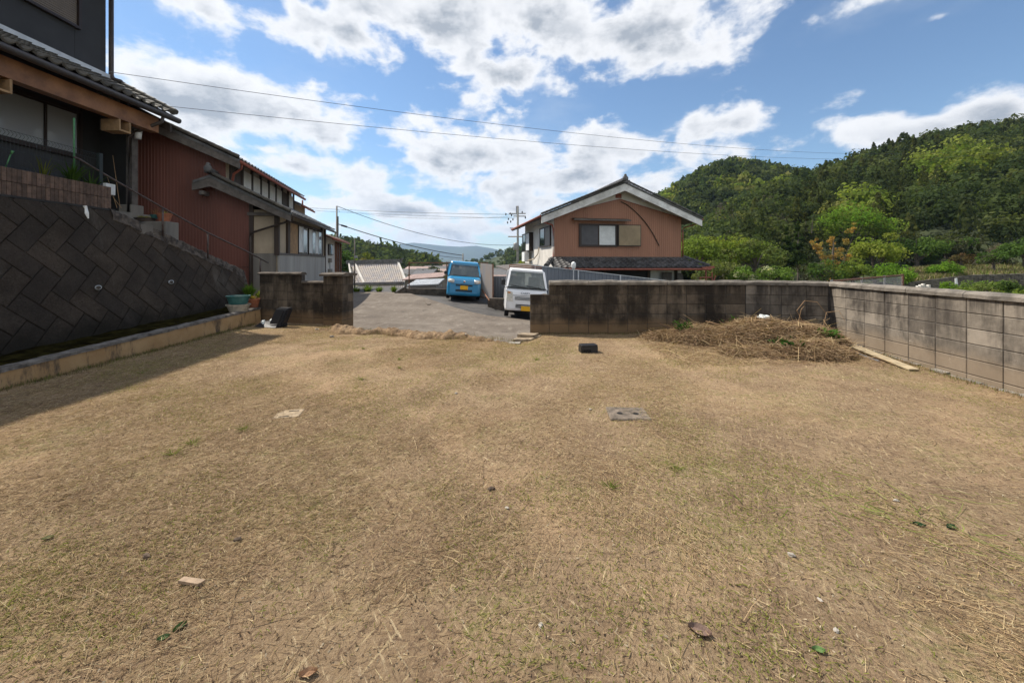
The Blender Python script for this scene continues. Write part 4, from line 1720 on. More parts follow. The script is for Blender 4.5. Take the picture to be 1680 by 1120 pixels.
# white annex at the end
mb = MB()
mb.box(-1.7, -.12, 7.0, 11.6, -.1, 2.95)
mb.build('annex_wall', MAT['plaster_white'], rh)
mb = MB()
mb.prism([(.35, 6.95, 2.74), (-1.75, 6.95, 3.55), (-1.75, 6.95, 3.47), (.35, 6.95, 2.66)], (0, 5.2, 0))
mb.build('annex_roof', MAT['steel_rust'], rh)
mb = MB()
mb.tube([(.38, 6.95, 2.66), (.38, 12.15, 2.64)], .05, 8)
mb.build('annex_gutter', MAT['gutter_rust'], rh, smooth=True)
mb = MB()
mb.box(-.12, -.04, 8.2, 9.3, 1.85, 2.45)
wn = mb.build('annex_window', MAT['frame_brown'], rh)
m3 = MB()
m3.box(-.038, -.03, 8.55, 8.85, 1.9, 2.4)
m3.build('pane', MAT['glass'], wn)
m3 = MB()
m3.box(-.038, -.03, 8.9, 9.25, 1.9, 2.4)
m3.build('pane', MAT['alu'], wn)
for (a, b_, c_, d_) in ((8.3, 8.6, 1.45, 1.68), (8.2, 8.7, .8, 1.1)):
    mb = MB()
    mb.box(-.12, .02, a, b_, c_, d_, .01)
    mb.build('meter_box', MAT['cement'], rh)
mb = MB()
mb.tube([(-.06, 8.45, 1.45), (-.06, 8.45, 1.1)], .015, 6)
mb.build('conduit', MAT['cable'], rh)
for a in (10.1, 10.7, 11.5):
    mb = MB()
    mb.box(-.12, .0, a, a + .12, -.1, 2.66)
    mb.build('annex_post', MAT['steel_rust'], rh)
mb = MB()
mb.box(-.13, -.06, 10.2, 11.6, .0, 2.6)
mb.build('annex_door', MAT['wood_dark'], rh)

# ================================================================== BROWN HOUSE (right)
BHO = Vector((2.1, 19.5, 0))
BA = math.atan2(.177, .984)
bh = thing('brown_house', 'two-storey house with brown corrugated gable and white barge boards', 'house', BHO, BA)
GW = 7.0
LEN = 6.9
ZB, ZE = 1.66, 3.95
SL = .395
ZA = ZE + (GW / 2) * SL + .05
mb = MB()
mb.prism([(0, 0, -3.0), (GW, 0, -3.0), (GW, 0, ZE), (GW / 2, 0, ZA), (0, 0, ZE)], (0, LEN, 0))
mb.build('wall', MAT['plaster_white'], bh)
mb = MB()
corrug(mb, (0.0, -.012), (GW, -.012), lambda s: 3.79 + (3.5 - abs(s - 3.5)) * .26, lambda s: ZB, .115, .010, outn=(0, -1, 0))
mb.build('brown_cladding', MAT['brown_wall'], bh, fix=False)
mb = MB()
mb.bar((0, -.03, 3.80), (3.5, -.03, 4.71), .03, .03)
mb.bar((3.5, -.03, 4.71), (7, -.03, 3.80), .03, .03)
mb.bar((0, -.035, ZB + .02), (7, -.035, ZB + .02), .04, .05)
mb.build('cladding_trim', MAT['gutter_rust'], bh)
# main roof
OV = .8
zl = ZE - OV * SL
for sgn, nm in ((0, 'left'), (1, 'right')):
    xe = -OV if sgn == 0 else GW + OV
    mb = MB()
    mb.prism([(xe, -.65, zl + .10), (GW / 2, -.65, ZA + .12), (GW / 2, -.65, ZA + .02), (xe, -.65, zl + .02)], (0, LEN + 1.2, 0))
    mb.build('roof_slope', MAT['tile_dark'], bh)
    up_ = Vector((GW / 2 - xe, 0, (ZA + .12) - (zl + .10)))
    nr = int(up_.length / .24)
    if sgn == 0:
        org, ac = Vector((xe, -.67, zl + .12)), (0, 1, 0)
        # across x up must point outwards (up)
        ac = (0, 1, 0)
        org2 = org
        n_cols = 29
        a_, u_ = Vector(ac), up_.normalized()
        if a_.cross(u_).z < 0:
            ac = (0, -1, 0)
            org2 = org + Vector((0, .27, 0))
            tile_field(bh, tiles_dark, org2, ac, up_, 2, nr)
        else:
            tile_field(bh, tiles_dark, org2, ac, up_, 29, nr, skip=lambda c, r: c > 1 and r > 0)
    else:
        org = Vector((xe, -.67 + .27 * 2, zl + .12))
        tile_field(bh, tiles_dark, org, (0, -1, 0) if Vector((0, -1, 0)).cross(up_).z > 0 else (0, 1, 0), up_, 2, nr)
    for i in range(nr):
        q = Vector((0, 1, 0)).rotation_difference(up_)
        inst('verge_tile', bpy.data.meshes['verge_tile_d'] if 'verge_tile_d' in bpy.data.meshes else (lambda m: m)(MB().lathe([(0.0, -.03), (.05, -.03), (.05, .0), (.056, .0), (.045, .26)], n=10, axis='y').mesh('verge_tile_d', MAT['tile_dark'])), bh, Vector((xe, -.64, zl + .17)) + up_.normalized() * (i * .24), q.to_euler())
    mb = MB()
    mb.prism([(xe, -.62, zl + .06), (GW / 2, -.62, ZA + .06), (GW / 2, -.62, ZA - .34), (xe, -.62, zl - .30)], (0, .06, 0))
    mb.build('barge_board', MAT['white_barge'], bh)
    mb = MB()
    mb.prism([(xe, -.55, zl + .0), (GW / 2, -.55, ZA), (GW / 2, -.55, ZA - .06), (xe, -.55, zl - .06)], (0, LEN + 1.0, 0))
    mb.build('soffit', MAT['wood_dark'], bh)
ridge_tiles(bh, (GW / 2, -.62, ZA + .13), (GW / 2, LEN + .5, ZA + .13), MAT['tile_dark'], layers=3)
mb = MB()
mb.lathe([(.001, -.07), (.13, -.05), (.16, .0), (.13, .06), (.001, .06)], (GW / 2, -.66, ZA + .26), 14, 'y')
mb.lathe([(.001, -.04), (.06, -.03), (.075, .0), (.06, .05), (.001, .05)], (GW / 2, -.66, ZA + .42), 10, 'y')
mb.bar((GW / 2 - .22, -.66, ZA + .12), (GW / 2 + .22, -.66, ZA + .12), .10, .12)
mb.build('ridge_end_tile', MAT['tile_dark'], bh)
mb = MB()
mb.box(GW / 2 - .22, GW / 2 + .10, -.03, -.005, ZA - .62, ZA - .40)
mb.build('gable_vent', MAT['gutter_rust'], bh)
# purlin ends under the barge boards
for xx in (1.05, 2.2, 4.8, 5.95):
    mb = MB()
    zz = ZE + (3.5 - abs(xx - 3.5)) * SL - .22
    mb.box(xx - .05, xx + .05, -.58, -.005, zz, zz + .1)
    mb.build('purlin_end', MAT['white_barge'], bh)
# front window with shutter case and awning
wx0, wx1, wx2, wz0, wz1 = 1.29, 3.34, 4.62, 2.31, 3.36
m2 = MB()
m2.box(wx0, wx1, -.10, -.03, wz0 - .06, wz0)
m2.box(wx0, wx1, -.10, -.03, wz1, wz1 + .05)
m2.box(wx0, wx0 + .09, -.10, -.03, wz0, wz1)
m2.box(wx1 - .06, wx1, -.10, -.03, wz0, wz1)
fw_ = m2.build('window', MAT['frame_brown'], bh)
xm = (wx0 + wx1) / 2 + .02
for (a, b_, mt, yo) in ((wx0 + .09, xm, MAT['screen'], -.06), (xm, wx1 - .06, MAT['curtain_w'], -.05)):
    m3 = MB()
    m3.box(a + .04, b_ - .04, yo - .004, yo + .004, wz0 + .04, wz1 - .04)
    m3.build('pane', mt, fw_)
    m3 = MB()
    for (p0, p1, q0, q1) in ((a, a + .04, wz0, wz1), (b_ - .04, b_, wz0, wz1), (a + .04, b_ - .04, wz0, wz0 + .04), (a + .04, b_ - .04, wz1 - .04, wz1)):
        m3.box(p0, p1, yo - .015, yo + .015, q0, q1)
    m3.build('sash', MAT['frame_brown'], fw_)
MAT['shutter_olive'] = M('olive_shutter', (0.29, 0.215, 0.125), 0.5, 0.2, 1.2, 0)
m2 = MB()
m2.box(wx1 + .02, wx2, -.16, -.03, wz0 - .02, wz1 + .03)
scs = m2.build('shutter_case', MAT['frame_brown'], bh)
m3 = MB()
m3.box(wx1 + .06, wx2 - .04, -.172, -.16, wz0 + .02, wz1 - .01)
m3.build('shutter_face', MAT['shutter_olive'], scs)
sl3 = MB().box(wx1 + .07, wx2 - .05, -.178, -.170, 0, .012).mesh('slat', MAT['shutter_olive'])
for k in range(14):
    inst('slat', sl3, scs, (0, 0, wz0 + .06 + k * .07))
mb = MB()
mb.prism([(.92, -.03, 3.70), (.92, -.42, 3.60), (.92, -.42, 3.55), (.92, -.03, 3.64)], (3.0, 0, 0))
mb.build('window_awning', MAT['gutter_br'], bh)
mb = MB()
mb.box(.91, 3.93, -.45, -.42, 3.54, 3.62)
mb.build('awning_edge', MAT['wood_grey'], bh)
# hanging cable
mb = MB()
cpts = []
for i in range(13):
    f = i / 12
    cpts.append((3.55 + 2.15 * f ** 0.85 + .15 * math.sin(f * math.pi), -.05, 4.58 - 2.25 * f ** 1.15))
mb.tube(cpts, .022, 6)
mb.build('cable', MAT['wood_dark'], bh)
# side windows on the white wall
for (ya, yb, za, zb_) in ((.5, 2.65, 2.36, 3.30), (4.5, 6.6, 2.20, 3.25)):
    m2 = MB()
    m2.box(-.10 if ya < 3 else -.28, 0, ya, yb, za - .05, za)
    m2.box(-.10 if ya < 3 else -.28, 0, ya, yb, zb_, zb_ + .05)
    for yy in (ya, yb - .06, (ya + yb) / 2):
        m2.box(-.08 if ya < 3 else -.26, 0, yy, yy + .06, za, zb_)
    ww = m2.build('side_window', MAT['frame_brown'], bh)
    for (p0, p1, mt) in ((ya + .06, (ya + yb) / 2, MAT['slat'] if ya < 3 else MAT['curtain_w']), ((ya + yb) / 2 + .06, yb - .06, MAT['glass'])):
        m3 = MB()
        xo = -.05 if ya < 3 else -.23
        m3.box(xo - .01, xo, p0, p1, za, zb_)
        m3.build('pane', mt, ww)
mb = MB()
mb.prism([(0, 2.9, 3.62), (-.4, 2.9, 3.52), (-.4, 2.9, 3.48), (0, 2.9, 3.56)], (0, -2.4, 0))
mb.build('side_awning', MAT['steel'], bh)
mb = MB()
mb.box(-.45, -.15, 5.0, 5.8, 1.50, 2.1, .02)
mb.build('air_conditioner', MAT['white'], bh)
mb = MB()
mb.tube([(-.05, 2.9, 2.3), (-.08, 3.0, 1.95), (-.2, 3.5, 1.65), (-.35, 4.5, 1.56)], .03, 6)
mb.build('ac_pipe', MAT['plaster_tan'], bh, smooth=True)
# gutters and downpipes
mb = MB()
mb.tube([(-OV - .05, -.6, zl + .05), (-OV - .05, LEN + .4, zl + .04)], .06, 8)
mb.tube([(-OV, -.45, zl), (-OV + .1, -.4, zl - .2), (-.12, -.12, zl - .32), (-.06, -.06, zl - .5), (-.06, -.06, 1.72), (-.25, -.1, 1.62)], .04, 8)
mb.build('left_gutter', MAT['gutter_rust'], bh, smooth=True)
mb = MB()
mb.tube([(GW + OV + .05, -.6, zl + .05), (GW + OV + .05, LEN + .4, zl + .04)], .05, 8)
mb.tube([(GW + OV, -.4, zl), (GW + OV - .1, -.3, zl - .15), (GW + .1, -.08, zl - .35), (GW + .06, -.06, zl - .5), (GW + .06, -.06, 1.72)], .03, 8)
mb.build('right_gutter', MAT['gutter_rust'], bh, smooth=True)
# lower tiled roof in front
le0, le1 = Vector((-.25, -1.15, 1.20)), Vector((-.25, -.02, 1.70))
lup = le1 - le0
mb = MB()
mb.prism([(-.3, -1.15, 1.19), (7.75, -1.15, 1.19), (7.15, -.02, 1.68), (-.3, -.02, 1.68)], (0, .02, -.09))
mb.prism([(7.75, -1.15, 1.19), (7.75, LEN, 1.19), (7.05, LEN, 1.68), (7.12, -.02, 1.68)], (0, 0, -.09))
mb.build('lower_roof', MAT['tile_dark'], bh)
tile_field(bh, tiles_dark, le0 + Vector((.0, -.02, .015)), (1, 0, 0), lup, 31, 5, skip=lambda c, r: c * .27 > 7.75 - r * .14 - .1)
ridge_tiles(bh, (7.78, -1.18, 1.24), (7.12, .0, 1.72), MAT['tile_dark'], r=.08, layers=1, name='hip_tile')
ridge_tiles(bh, (-.75, -1.25, 1.26), (-.12, -.1, 1.62), MAT['tile_dark'], r=.10, layers=1, name='hip_tile')
mb = MB()
mb.bar((-.1, -.06, 1.72), (7.1, -.06, 1.72), .1, .05)
mb.build('roof_flashing', MAT['wood_grey'], bh)
mb = MB()
mb.tube([(-.3, -1.22, 1.13), (7.85, -1.22, 1.11)], .055, 8)
mb.bar((7.3, -1.25, 1.16), (8.1, -1.1, 1.22), .10, .12)
mb.build('lower_gutter', MAT['gutter_rust'], bh, smooth=False)
mb = MB()
mb.prism([(-.3, -1.15, 1.20), (-.3, 5.4, 1.42), (-2.2, 5.4, 1.25), (-2.2, -.6, 1.05)], (0, 0, -.08))
mb.build('side_sheet_roof', MAT['wood_grey'], bh)
for xx in (2.6, 5.0, 6.6):
    mb = MB()
    mb.box(xx, xx + .12, -.12, 0.0, -3, 1.5)
    mb.build('ground_floor_post', MAT['wood_dark'], bh)
mb = MB()
mb.box(.1, 5.2, -.06, -.01, -3, 1.4)
mb.build('ground_floor_panel', MAT['wall_black'], bh)
mb = MB()
mb.prism([(5.5, -.5, -.2), (6.1, -.5, -.2), (6.35, -.2, .95), (5.85, -.2, .95)], (0, .03, 0))
mb.prism([(6.5, -.5, -.2), (6.9, -.5, -.2), (6.95, -.2, .9), (6.65, -.2, .9)], (0, .03, 0))
mb.build('leaning_boards', MAT['wood_grey'], bh)
mb = MB()
mb.tube([(7.65, -1.1, 1.1), (7.65, -1.1, -2.5)], .04, 6)
mb.build('eave_post', MAT['gutter_rust'], bh)

# ================================================================== FAR TILE-ROOFED HOUSE
th = thing('tiled_house', 'house below the driveway showing only its wide pale grey tiled roof', 'house', (-12.3, 36, -4))
tO = Vector((-12.3, 36, -4))


def W(mb, name, mat, parent, org, smooth=False, fix=True):
    o = mb.build(name, mat, parent, smooth, fix)
    o.location = -Vector(org)
    return o


def tiled_slope(mb, a, b, c, d, cols, rows, depth=.035):
    """wavy tile surface; a-b is the eave (left to right), d-c the ridge"""
    a, b, c, d = (Vector(p) for p in (a, b, c, d))
    n = (b - a).cross(d - a).normalized()
    K = 6
    vs, fs = [], []
    for r in range(rows):
        for e in (0, 1):
            v = (r + e) / rows
            for i in range(cols * K + 1):
                u = i / (cols * K)
                p = a.lerp(b, u).lerp(d.lerp(c, u), v)
                vs.append(p + n * (depth * math.cos(2 * math.pi * i / K) + (.04 if e == 0 else 0)))
    L = cols * K + 1
    for r in range(rows):
        for i in range(cols * K):
            fs.append((2 * r * L + i, 2 * r * L + i + 1, (2 * r + 1) * L + i + 1, (2 * r + 1) * L + i))
        if r < rows - 1:
            for i in range(cols * K):
                fs.append(((2 * r + 1) * L + i, (2 * r + 1) * L + i + 1, (2 * r + 2) * L + i + 1, (2 * r + 2) * L + i))
    mb.add(vs, fs)


rl, rr = at(574, 433, 36), at(655, 431, 36)
el_, er_ = at(590, 466, 33), at(664, 464, 33)
mb = MB()
tiled_slope(mb, el_, er_, rr, rl, 22, 14)
W(mb, 'roof_tiles', MAT['tile_lilac'], th, tO, fix=False)
mb = MB()
tiled_slope(mb, (el_.x - .8, 33.2, el_.z - .15), el_, rl, (rl.x - .1, 37, rl.z), 4, 12)
W(mb, 'hip_tiles', MAT['tile_lilac'], th, tO, fix=False)
sk0, sk1 = at(571, 482, 30.6), at(668, 482, 30.6)
mb = MB()
tiled_slope(mb, sk0, sk1, er_ + Vector((.1, -.1, -.18)), el_ + Vector((-.7, -.1, -.18)), 26, 6)
W(mb, 'skirt_roof_tiles', MAT['tile_lilac'], th, tO, fix=False)
mb = MB()
mb.bar(rl + Vector((-.3, 0, .16)), rr + Vector((.25, 0, .16)), .3, .36)
W(mb, 'ridge', MAT['tile_grey'], th, tO)
mb = MB()
mb.bar(rr + Vector((.05, 0, .3)), rr + Vector((.35, 0, .40)), .3, .1)
W(mb, 'ridge_end', MAT['tile_grey'], th, tO)
mb = MB()
mb.bar(el_ + Vector((-.8, -.15, .0)), er_ + Vector((.0, -.15, .0)), .2, .22)
W(mb, 'eave_course', MAT['tile_grey'], th, tO)
mb = MB()
mb.bar(rr + Vector((-.12, 0, .08)), er_ + Vector((.1, 0, .10)), .16, .14)
mb.bar(rl + Vector((.42, 0, .10)), el_ + Vector((.35, 0, .12)), .14, .14)
mb.bar(rl + Vector((-.1, 0, .10)), el_ + Vector((-.65, 0, .05)), .12, .14)
W(mb, 'verge', MAT['plaster_white'], th, tO)
mb = MB()
mb.box(el_.x - .3, er_.x - .1, 33.4, 38.6, -4.2, el_.z - .05)
mb.prism([(rl.x + .3, 34, el_.z), (rl.x + .3, 36, rl.z - .1), (rl.x + .3, 38.5, el_.z - .2)], (rr.x - rl.x - .5, 0, 0))
W(mb, 'wall', MAT['plaster_white'], th, tO)

# sheds to the right of it
def shed(name, label, p0, p1, depth, wall, roof, drop=.25, thick=.08):
    t = thing(name, label, 'shed', (p0.x, p0.y, -4))
    o = Vector((p0.x, p0.y, -4))
    mb = MB()
    mb.prism([p0 + Vector((-.15, -.2, -drop)), p1 + Vector((.15, -.2, -drop)), p1 + Vector((.15, depth, 0)), p0 + Vector((-.15, depth, 0))], (0, 0, -thick))
    W(mb, 'roof', roof, t, o)
    mb = MB()
    mb.box(p0.x, p1.x, p0.y, p0.y + depth - .2, -4.2, min(p0.z, p1.z) - drop - thick - .005)
    W(mb, 'wall', wall, t, o)
    return t


MAT['roof_pink'] = M('faded_pink_roof', (0.33, 0.225, 0.19), 0.7, 0.2, 2, 0.1)
MAT['roof_pale'] = M('pale_sheet_roof', (0.38, 0.40, 0.42), 0.5, 0.15, 2, 0.1)
shed('shed', 'low shed with a faded pinkish roof behind the chain-link fence', at(664, 452, 30), at(724, 447, 30), 2.6, MAT['cement'], MAT['roof_pink'], .3)
shed('shed', 'small shed with a pale grey sheet roof behind the chain-link fence', at(673, 461, 25), at(716, 459, 25), 2.2, MAT['wainscot'], MAT['roof_pale'], .25)
shed('shed', 'dark tiled outbuilding beyond the pinkish shed roof', at(664, 446, 48), at(700, 442, 48), 6, MAT['wood_dark'], MAT['tile_grey'], 1.2)

# small far town houses
tg = 'houses of the far town'
rg = random.Random(4)
TL = ['white wall', 'grey wall', 'cream wall']
TOWN = ['far white house at the left of the valley town', 'far grey house second from the left in the valley', 'far cream house between the grey and the wide white one', 'far white house in the middle of the valley', 'far grey house just left of the blue car roof', 'near cream house low behind the chain-link fence', 'near white house right of the low cream one', 'wide grey hall at the back of the valley town', 'small cream house just left of the white truck roof', 'white house above the small cream one by the truck', 'grey house lowest behind the ribbed sheet fence', 'cream house behind the peeling sheet fence', 'white house against the tall pole foot', 'grey house beside the brownish bush', 'wide cream building right of the blue car roof']
spots = [(672, 441, 130, 9), (688, 437, 170, 11), (702, 440, 150, 8), (716, 436, 210, 13), (728, 438, 190, 10), (694, 443, 110, 7), (708, 444, 120, 6), (735, 434, 300, 22), (812, 447, 75, 5.5), (824, 443, 90, 7), (820, 451, 55, 5), (808, 440, 120, 8), (836, 446, 62, 5), (722, 441, 140, 8), (765, 433, 330, 18)]
for i, (px, py, Y, wd) in enumerate(spots):
    c = at(px, py, Y)
    rzz = rg.uniform(-.5, .5)
    t = thing('town_house', TOWN[i], 'house', (c.x, c.y, valley_z(c.x, c.y)), rzz, tg)
    h = c.z - valley_z(c.x, c.y)
    mb = MB()
    mb.box(-wd / 2, wd / 2, -wd * .35, wd * .35, -.5, h - wd * .16)
    mb.build('wall', [MAT['plaster_white'], MAT['wainscot'], MAT['plaster_tan']][i % 3], t)
    mb = MB()
    mb.prism([(-wd * .55, -wd * .42, h - wd * .17), (-wd * .55, wd * .42, h - wd * .17), (-wd * .55, 0, h)], (wd * 1.1, 0, 0))
    mb.build('roof', [MAT['tile_grey'], MAT['tile_dark'], MAT['roof_pink']][(i * 2) % 3 if i % 4 else 1], t)

# ================================================================== FENCES ROUND THE ROAD
def chain_panel(mb, p, q, z0, z1, step=.07, r=.0022):
    p, q = Vector((*p, 0)), Vector((*q, 0))
    L = (q - p).length
    d = (q - p) / L
    H = z1 - z0
    n = int((L + H) / step)
    for i in range(n):
        for sgn in (1, -1):
            s0 = i * step - (H if sgn > 0 else 0)
            a, b = (s0, z0), (s0 + H, z1)
            if sgn < 0:
                a, b = (i * step, z0), (i * step - H, z1)
            # clip in s to 0..L
            def cut(p_, q_, lim):
                f = (lim - p_[0]) / (q_[0] - p_[0])
                return (lim, p_[1] + (q_[1] - p_[1]) * f)
            if max(a[0], b[0]) <= 0 or min(a[0], b[0]) >= L:
                continue
            if a[0] < 0: a = cut(a, b, 0)
            if b[0] < 0: b = cut(b, a, 0)
            if a[0] > L: a = cut(a, b, L)
            if b[0] > L: b = cut(b, a, L)
            A = p + d * a[0] + Vector((0, 0, a[1]))
            B = p + d * b[0] + Vector((0, 0, b[1]))
            mb.tube([A, B], r, 3, caps=False)


MAT['wire_rust'] = M('rusty_wire', (0.11, 0.08, 0.065), 0.7, 0.3, 20, 0)
MAT['wire_galv'] = M('galvanised_wire', (0.24, 0.24, 0.25), 0.5, 0.1, 20, 0, metal=0.2)
cf = thing('chain_link_fence', 'rusty chain-link fence on a concrete upstand beside the blue car', 'fence', (-5, 19, 0))
cO = Vector((-5, 19, 0))
f0, f1, f2 = at(671, 431, 19.2), at(733, 431, 19.2), at(800, 431, 19.2)
zb0 = at(671, 473, 19.2).z
mb = MB()
chain_panel(mb, (f0.x, 19.2), (f2.x, 19.2), zb0, f0.z - .02, .075, .0030)
W(mb, 'wire_mesh', MAT['wire_rust'], cf, cO, fix=False)
mb = MB()
mb.tube([f0, f1, f2], .022, 6)
W(mb, 'top_rail', MAT['steel_rust'], cf, cO)
for p in (f0, f1, f2):
    mb = MB()
    mb.tube([p + Vector((0, .02, .04)), Vector((p.x, p.y + .02, -.05))], .028, 8)
    W(mb, 'post', MAT['steel_rust'], cf, cO)
mb = MB()
zt = zb0
mb.prism([(f0.x - .12, 19.05, zt), (f2.x + .1, 19.05, zt - .03), (f2.x + .1, 19.30, zt - .03), (f0.x - .12, 19.30, zt)], (0, 0, -.7))
mb.prism([(f0.x - .75, 18.85, -.10), (f0.x - .12, 19.0, zt + .12), (f0.x - .12, 19.2, zt + .12), (f0.x - .75, 19.05, -.10)], (0, 0, -.5))
W(mb, 'concrete_upstand', MAT['coping_dark'], cf, cO)

# peeling sheet fence, low kerb wall and dark sheet fence between the two cars
sf = thing('sheet_fence', 'narrow peeling white corrugated sheet standing right of the blue car', 'fence', (-1.1, 16.6, 0))
sO = Vector((-1.1, 16.6, 0))
mb = MB()
a, b_ = at(789, 432, 17.6), at(808, 432, 16.3)
corrug(mb, (a.x, a.y), (b_.x, b_.y), lambda s: 1.42 - s * .03, lambda s: -.05, .1, .018)
W(mb, 'corrugated_sheet', MAT['fence_white'], sf, sO, fix=False)
mb = MB()
mb.tube([(b_.x + .02, b_.y, -.2), (b_.x + .02, b_.y, 1.40)], .03, 6)
W(mb, 'post', MAT['steel_rust'], sf, sO)
mb = MB()
mb.tube([(a.x + .05, a.y - .2, .25), (b_.x - .1, b_.y - .5, -.08)], .03, 6)
W(mb, 'fallen_rail', MAT['steel_rust'], sf, sO)
mb = MB()
g0, g1 = at(800, 489, 16.0), at(834, 489, 15.4)
mb.prism([(g0.x, g0.y, g0.z), (g1.x + .6, g1.y, g1.z - .05), (g1.x + .6, g1.y + .25, g1.z - .05), (g0.x, g0.y + .25, g0.z)], (0, 0, -.5))
tag(mb.build('kerb_wall', MAT['coping_dark']), 'low dark kerb wall left of the white truck', 'kerb')
sf2 = thing('sheet_fence', 'dark grey ribbed sheet fence behind the white truck', 'fence', (0, 16.6, 0))
sO = Vector((0, 16.6, 0))
mb = MB()
a, b_ = at(808, 454, 16.8), at(850, 454, 16.4)
corrug(mb, (a.x, a.y), (b_.x, b_.y), lambda s: a.z, lambda s: -1.0, .12, .018)
W(mb, 'ribbed_sheet', MAT['fence_grey'], sf2, sO, fix=False)
mb = MB()
mb.box(a.x, b_.x, a.y + .03, a.y + .07, a.z - .02, a.z + .03)
W(mb, 'cap_rail', MAT['steel'], sf2, sO)

bf = thing('sheet_fence', 'long blue-grey ribbed sheet fence in front of the brown house', 'fence', (3, 16.8, 0))
sO = Vector((3, 16.8, 0))
q0, q1 = at(872, 435, 16.6), at(1150, 467, 17.4)
Lf = math.hypot(q1.x - q0.x, q1.y - q0.y)
ztop = lambda s: q0.z + (q1.z - q0.z) * s / Lf
mb = MB()
corrug(mb, (q0.x, q0.y), (q1.x, q1.y), ztop, lambda s: -2.6, .16, .02)
W(mb, 'ribbed_sheet', MAT['fence_blue'], bf, sO, fix=False)
for k in range(5):
    f = (.02 + k * .245)
    mb = MB()
    c = Vector((q0.x + (q1.x - q0.x) * f, q0.y + (q1.y - q0.y) * f - .05, 0))
    mb.box(c.x - .025, c.x + .025, c.y - .03, c.y + .02, -2.6, ztop(f * Lf) + .02)
    W(mb, 'post', MAT['alu'], bf, sO)
mb = MB()
mb.bar((q0.x, q0.y - .02, q0.z + .01), (q1.x, q1.y - .02, q1.z + .01), .05, .03)
W(mb, 'cap_rail', MAT['alu'], bf, sO)

# white lamp on a short post
lp = thing('post_lamp', 'small white lantern on a post in front of the dark lower roof', 'lamp', at(941, 445, 16.4))
mb = MB()
mb.tube([(0, 0, -1.5), (0, 0, .1)], .022, 8)
mb.build('post', MAT['alu'], lp)
mb = MB()
mb.lathe([(.05, .08), (.085, .16), (.10, .30), (.085, .36), (.03, .40), (.001, .41)], n=14)
mb.build('lantern', MAT['white'], lp, smooth=True)

# chain-link fence beyond the right wall
cr = thing('chain_link_fence', 'galvanised chain-link fence with a rusty end post behind the right wall', 'fence', (11.6, 11.6, -2))
cO = Vector((11.6, 11.6, -2))
e0, e1 = Vector((6.35, 7.75, 1.09)), at(1481, 451, 11.6)
mb = MB()
chain_panel(mb, (e0.x, e0.y), (e1.x, e1.y), -.3, 1.07, .12, .0034)
W(mb, 'wire_mesh', MAT['wire_galv'], cr, cO, fix=False)
mb = MB()
mb.tube([e0, e1], .022, 6)
W(mb, 'top_rail', MAT['steel_rust'], cr, cO)
for f in (0.0, .33, .66, 1.0):
    p = e0.lerp(e1, f)
    mb = MB()
    mb.tube([p + Vector((0, 0, .03)), Vector((p.x, p.y, -2.6))], .03 if f == 1 else .022, 8)
    W(mb, 'post', MAT['steel_rust'] if f == 1 else MAT['steel'], cr, cO)

# red drying rack by the brown house
rk_ = thing('red_rack', 'small red metal rack at the right end of the brown house', 'rack', at(1170, 480, 18))
for (p, q) in (((-.05, 0, -1), (-.05, 0, .95)), ((-.6, 0, .70), (-.05, 0, .70)), ((-.05, 0, .35), (.12, 0, .80)), ((-.6, 0, -1), (-.6, 0, .72))):
    mb = MB()
    mb.tube([p, q], .028, 6)
    mb.build('rack_bar', MAT['gutter_rust'], rk_)

# ================================================================== CARS
MAT['paint_blue'] = M('blue_paint', (0.020, 0.235, 0.46), 0.28, 0.05, 2, 0, spec=0.6)
MAT['paint_blue'].node_tree.nodes['Principled BSDF'].inputs['Coat Weight'].default_value = 0.6
MAT['paint_white'] = M('white_paint', (0.82, 0.82, 0.83), 0.3, 0.04, 2, 0, spec=0.5)
MAT['paint_white'].node_tree.nodes['Principled BSDF'].inputs['Coat Weight'].default_value = 0.4
MAT['tyre'] = M('tyre', (0.012, 0.012, 0.013), 0.9, 0.2, 20, 0.2)
MAT['trim'] = M('black_trim', (0.012, 0.012, 0.014), 0.5, 0.1, 10, 0)
MAT['lens'] = M('lamp_lens', (0.62, 0.60, 0.55), 0.12, 0.25, 9, 0, spec=0.9)
MAT['lens_o'] = M('amber_lens', (0.55, 0.22, 0.06), 0.2, 0.1, 9, 0)
MAT['plate'] = M('yellow_plate', (0.80, 0.42, 0.01), 0.5, 0.03, 9, 0)
MAT['plate_ink'] = M('plate_ink', (0.02, 0.02, 0.02), 0.6, 0.03, 9, 0)
MAT['chrome'] = M('chrome', (0.7, 0.7, 0.72), 0.2, 0.05, 9, 0, metal=1)
MAT['badge_red'] = M('badge_red', (0.45, 0.03, 0.03), 0.4, 0.05, 9, 0)
MAT['grey_letter'] = M('grey_lettering', (0.10, 0.11, 0.14), 0.5, 0.05, 9, 0)
MAT['cabin'] = M('cabin_interior', (0.035, 0.04, 0.045), 0.9, 0.4, 3, 0)


def screen_glass():
    t = NT('windscreen_glass')
    t.bump(t.noise(2.0, 3), 0.03, 0.05)
    m = t.out((0.24, 0.28, 0.28), 0.05, 0.0, 0.9)
    t.b.inputs['Transmission Weight'].default_value = 0.75
    t.b.inputs['IOR'].default_value = 1.5
    return m


MAT['screen_glass'] = screen_glass()


def rr_section(hw, z0, z1, r0=.06, r1=.10, n=4):
    """rounded half-open section in x,z (closed polygon)"""
    pts = []
    for (cx, cz, a0, rr_) in ((hw - r0, z0 + r0, -90, r0), (hw - r1, z1 - r1, 0, r1), (-hw + r1, z1 - r1, 90, r1), (-hw + r0, z0 + r0, 180, r0)):
        for i in range(n + 1):
            a = R(a0 + 90 * i / n)
            pts.append((cx + rr_ * math.cos(a), cz + rr_ * math.sin(a)))
    return pts


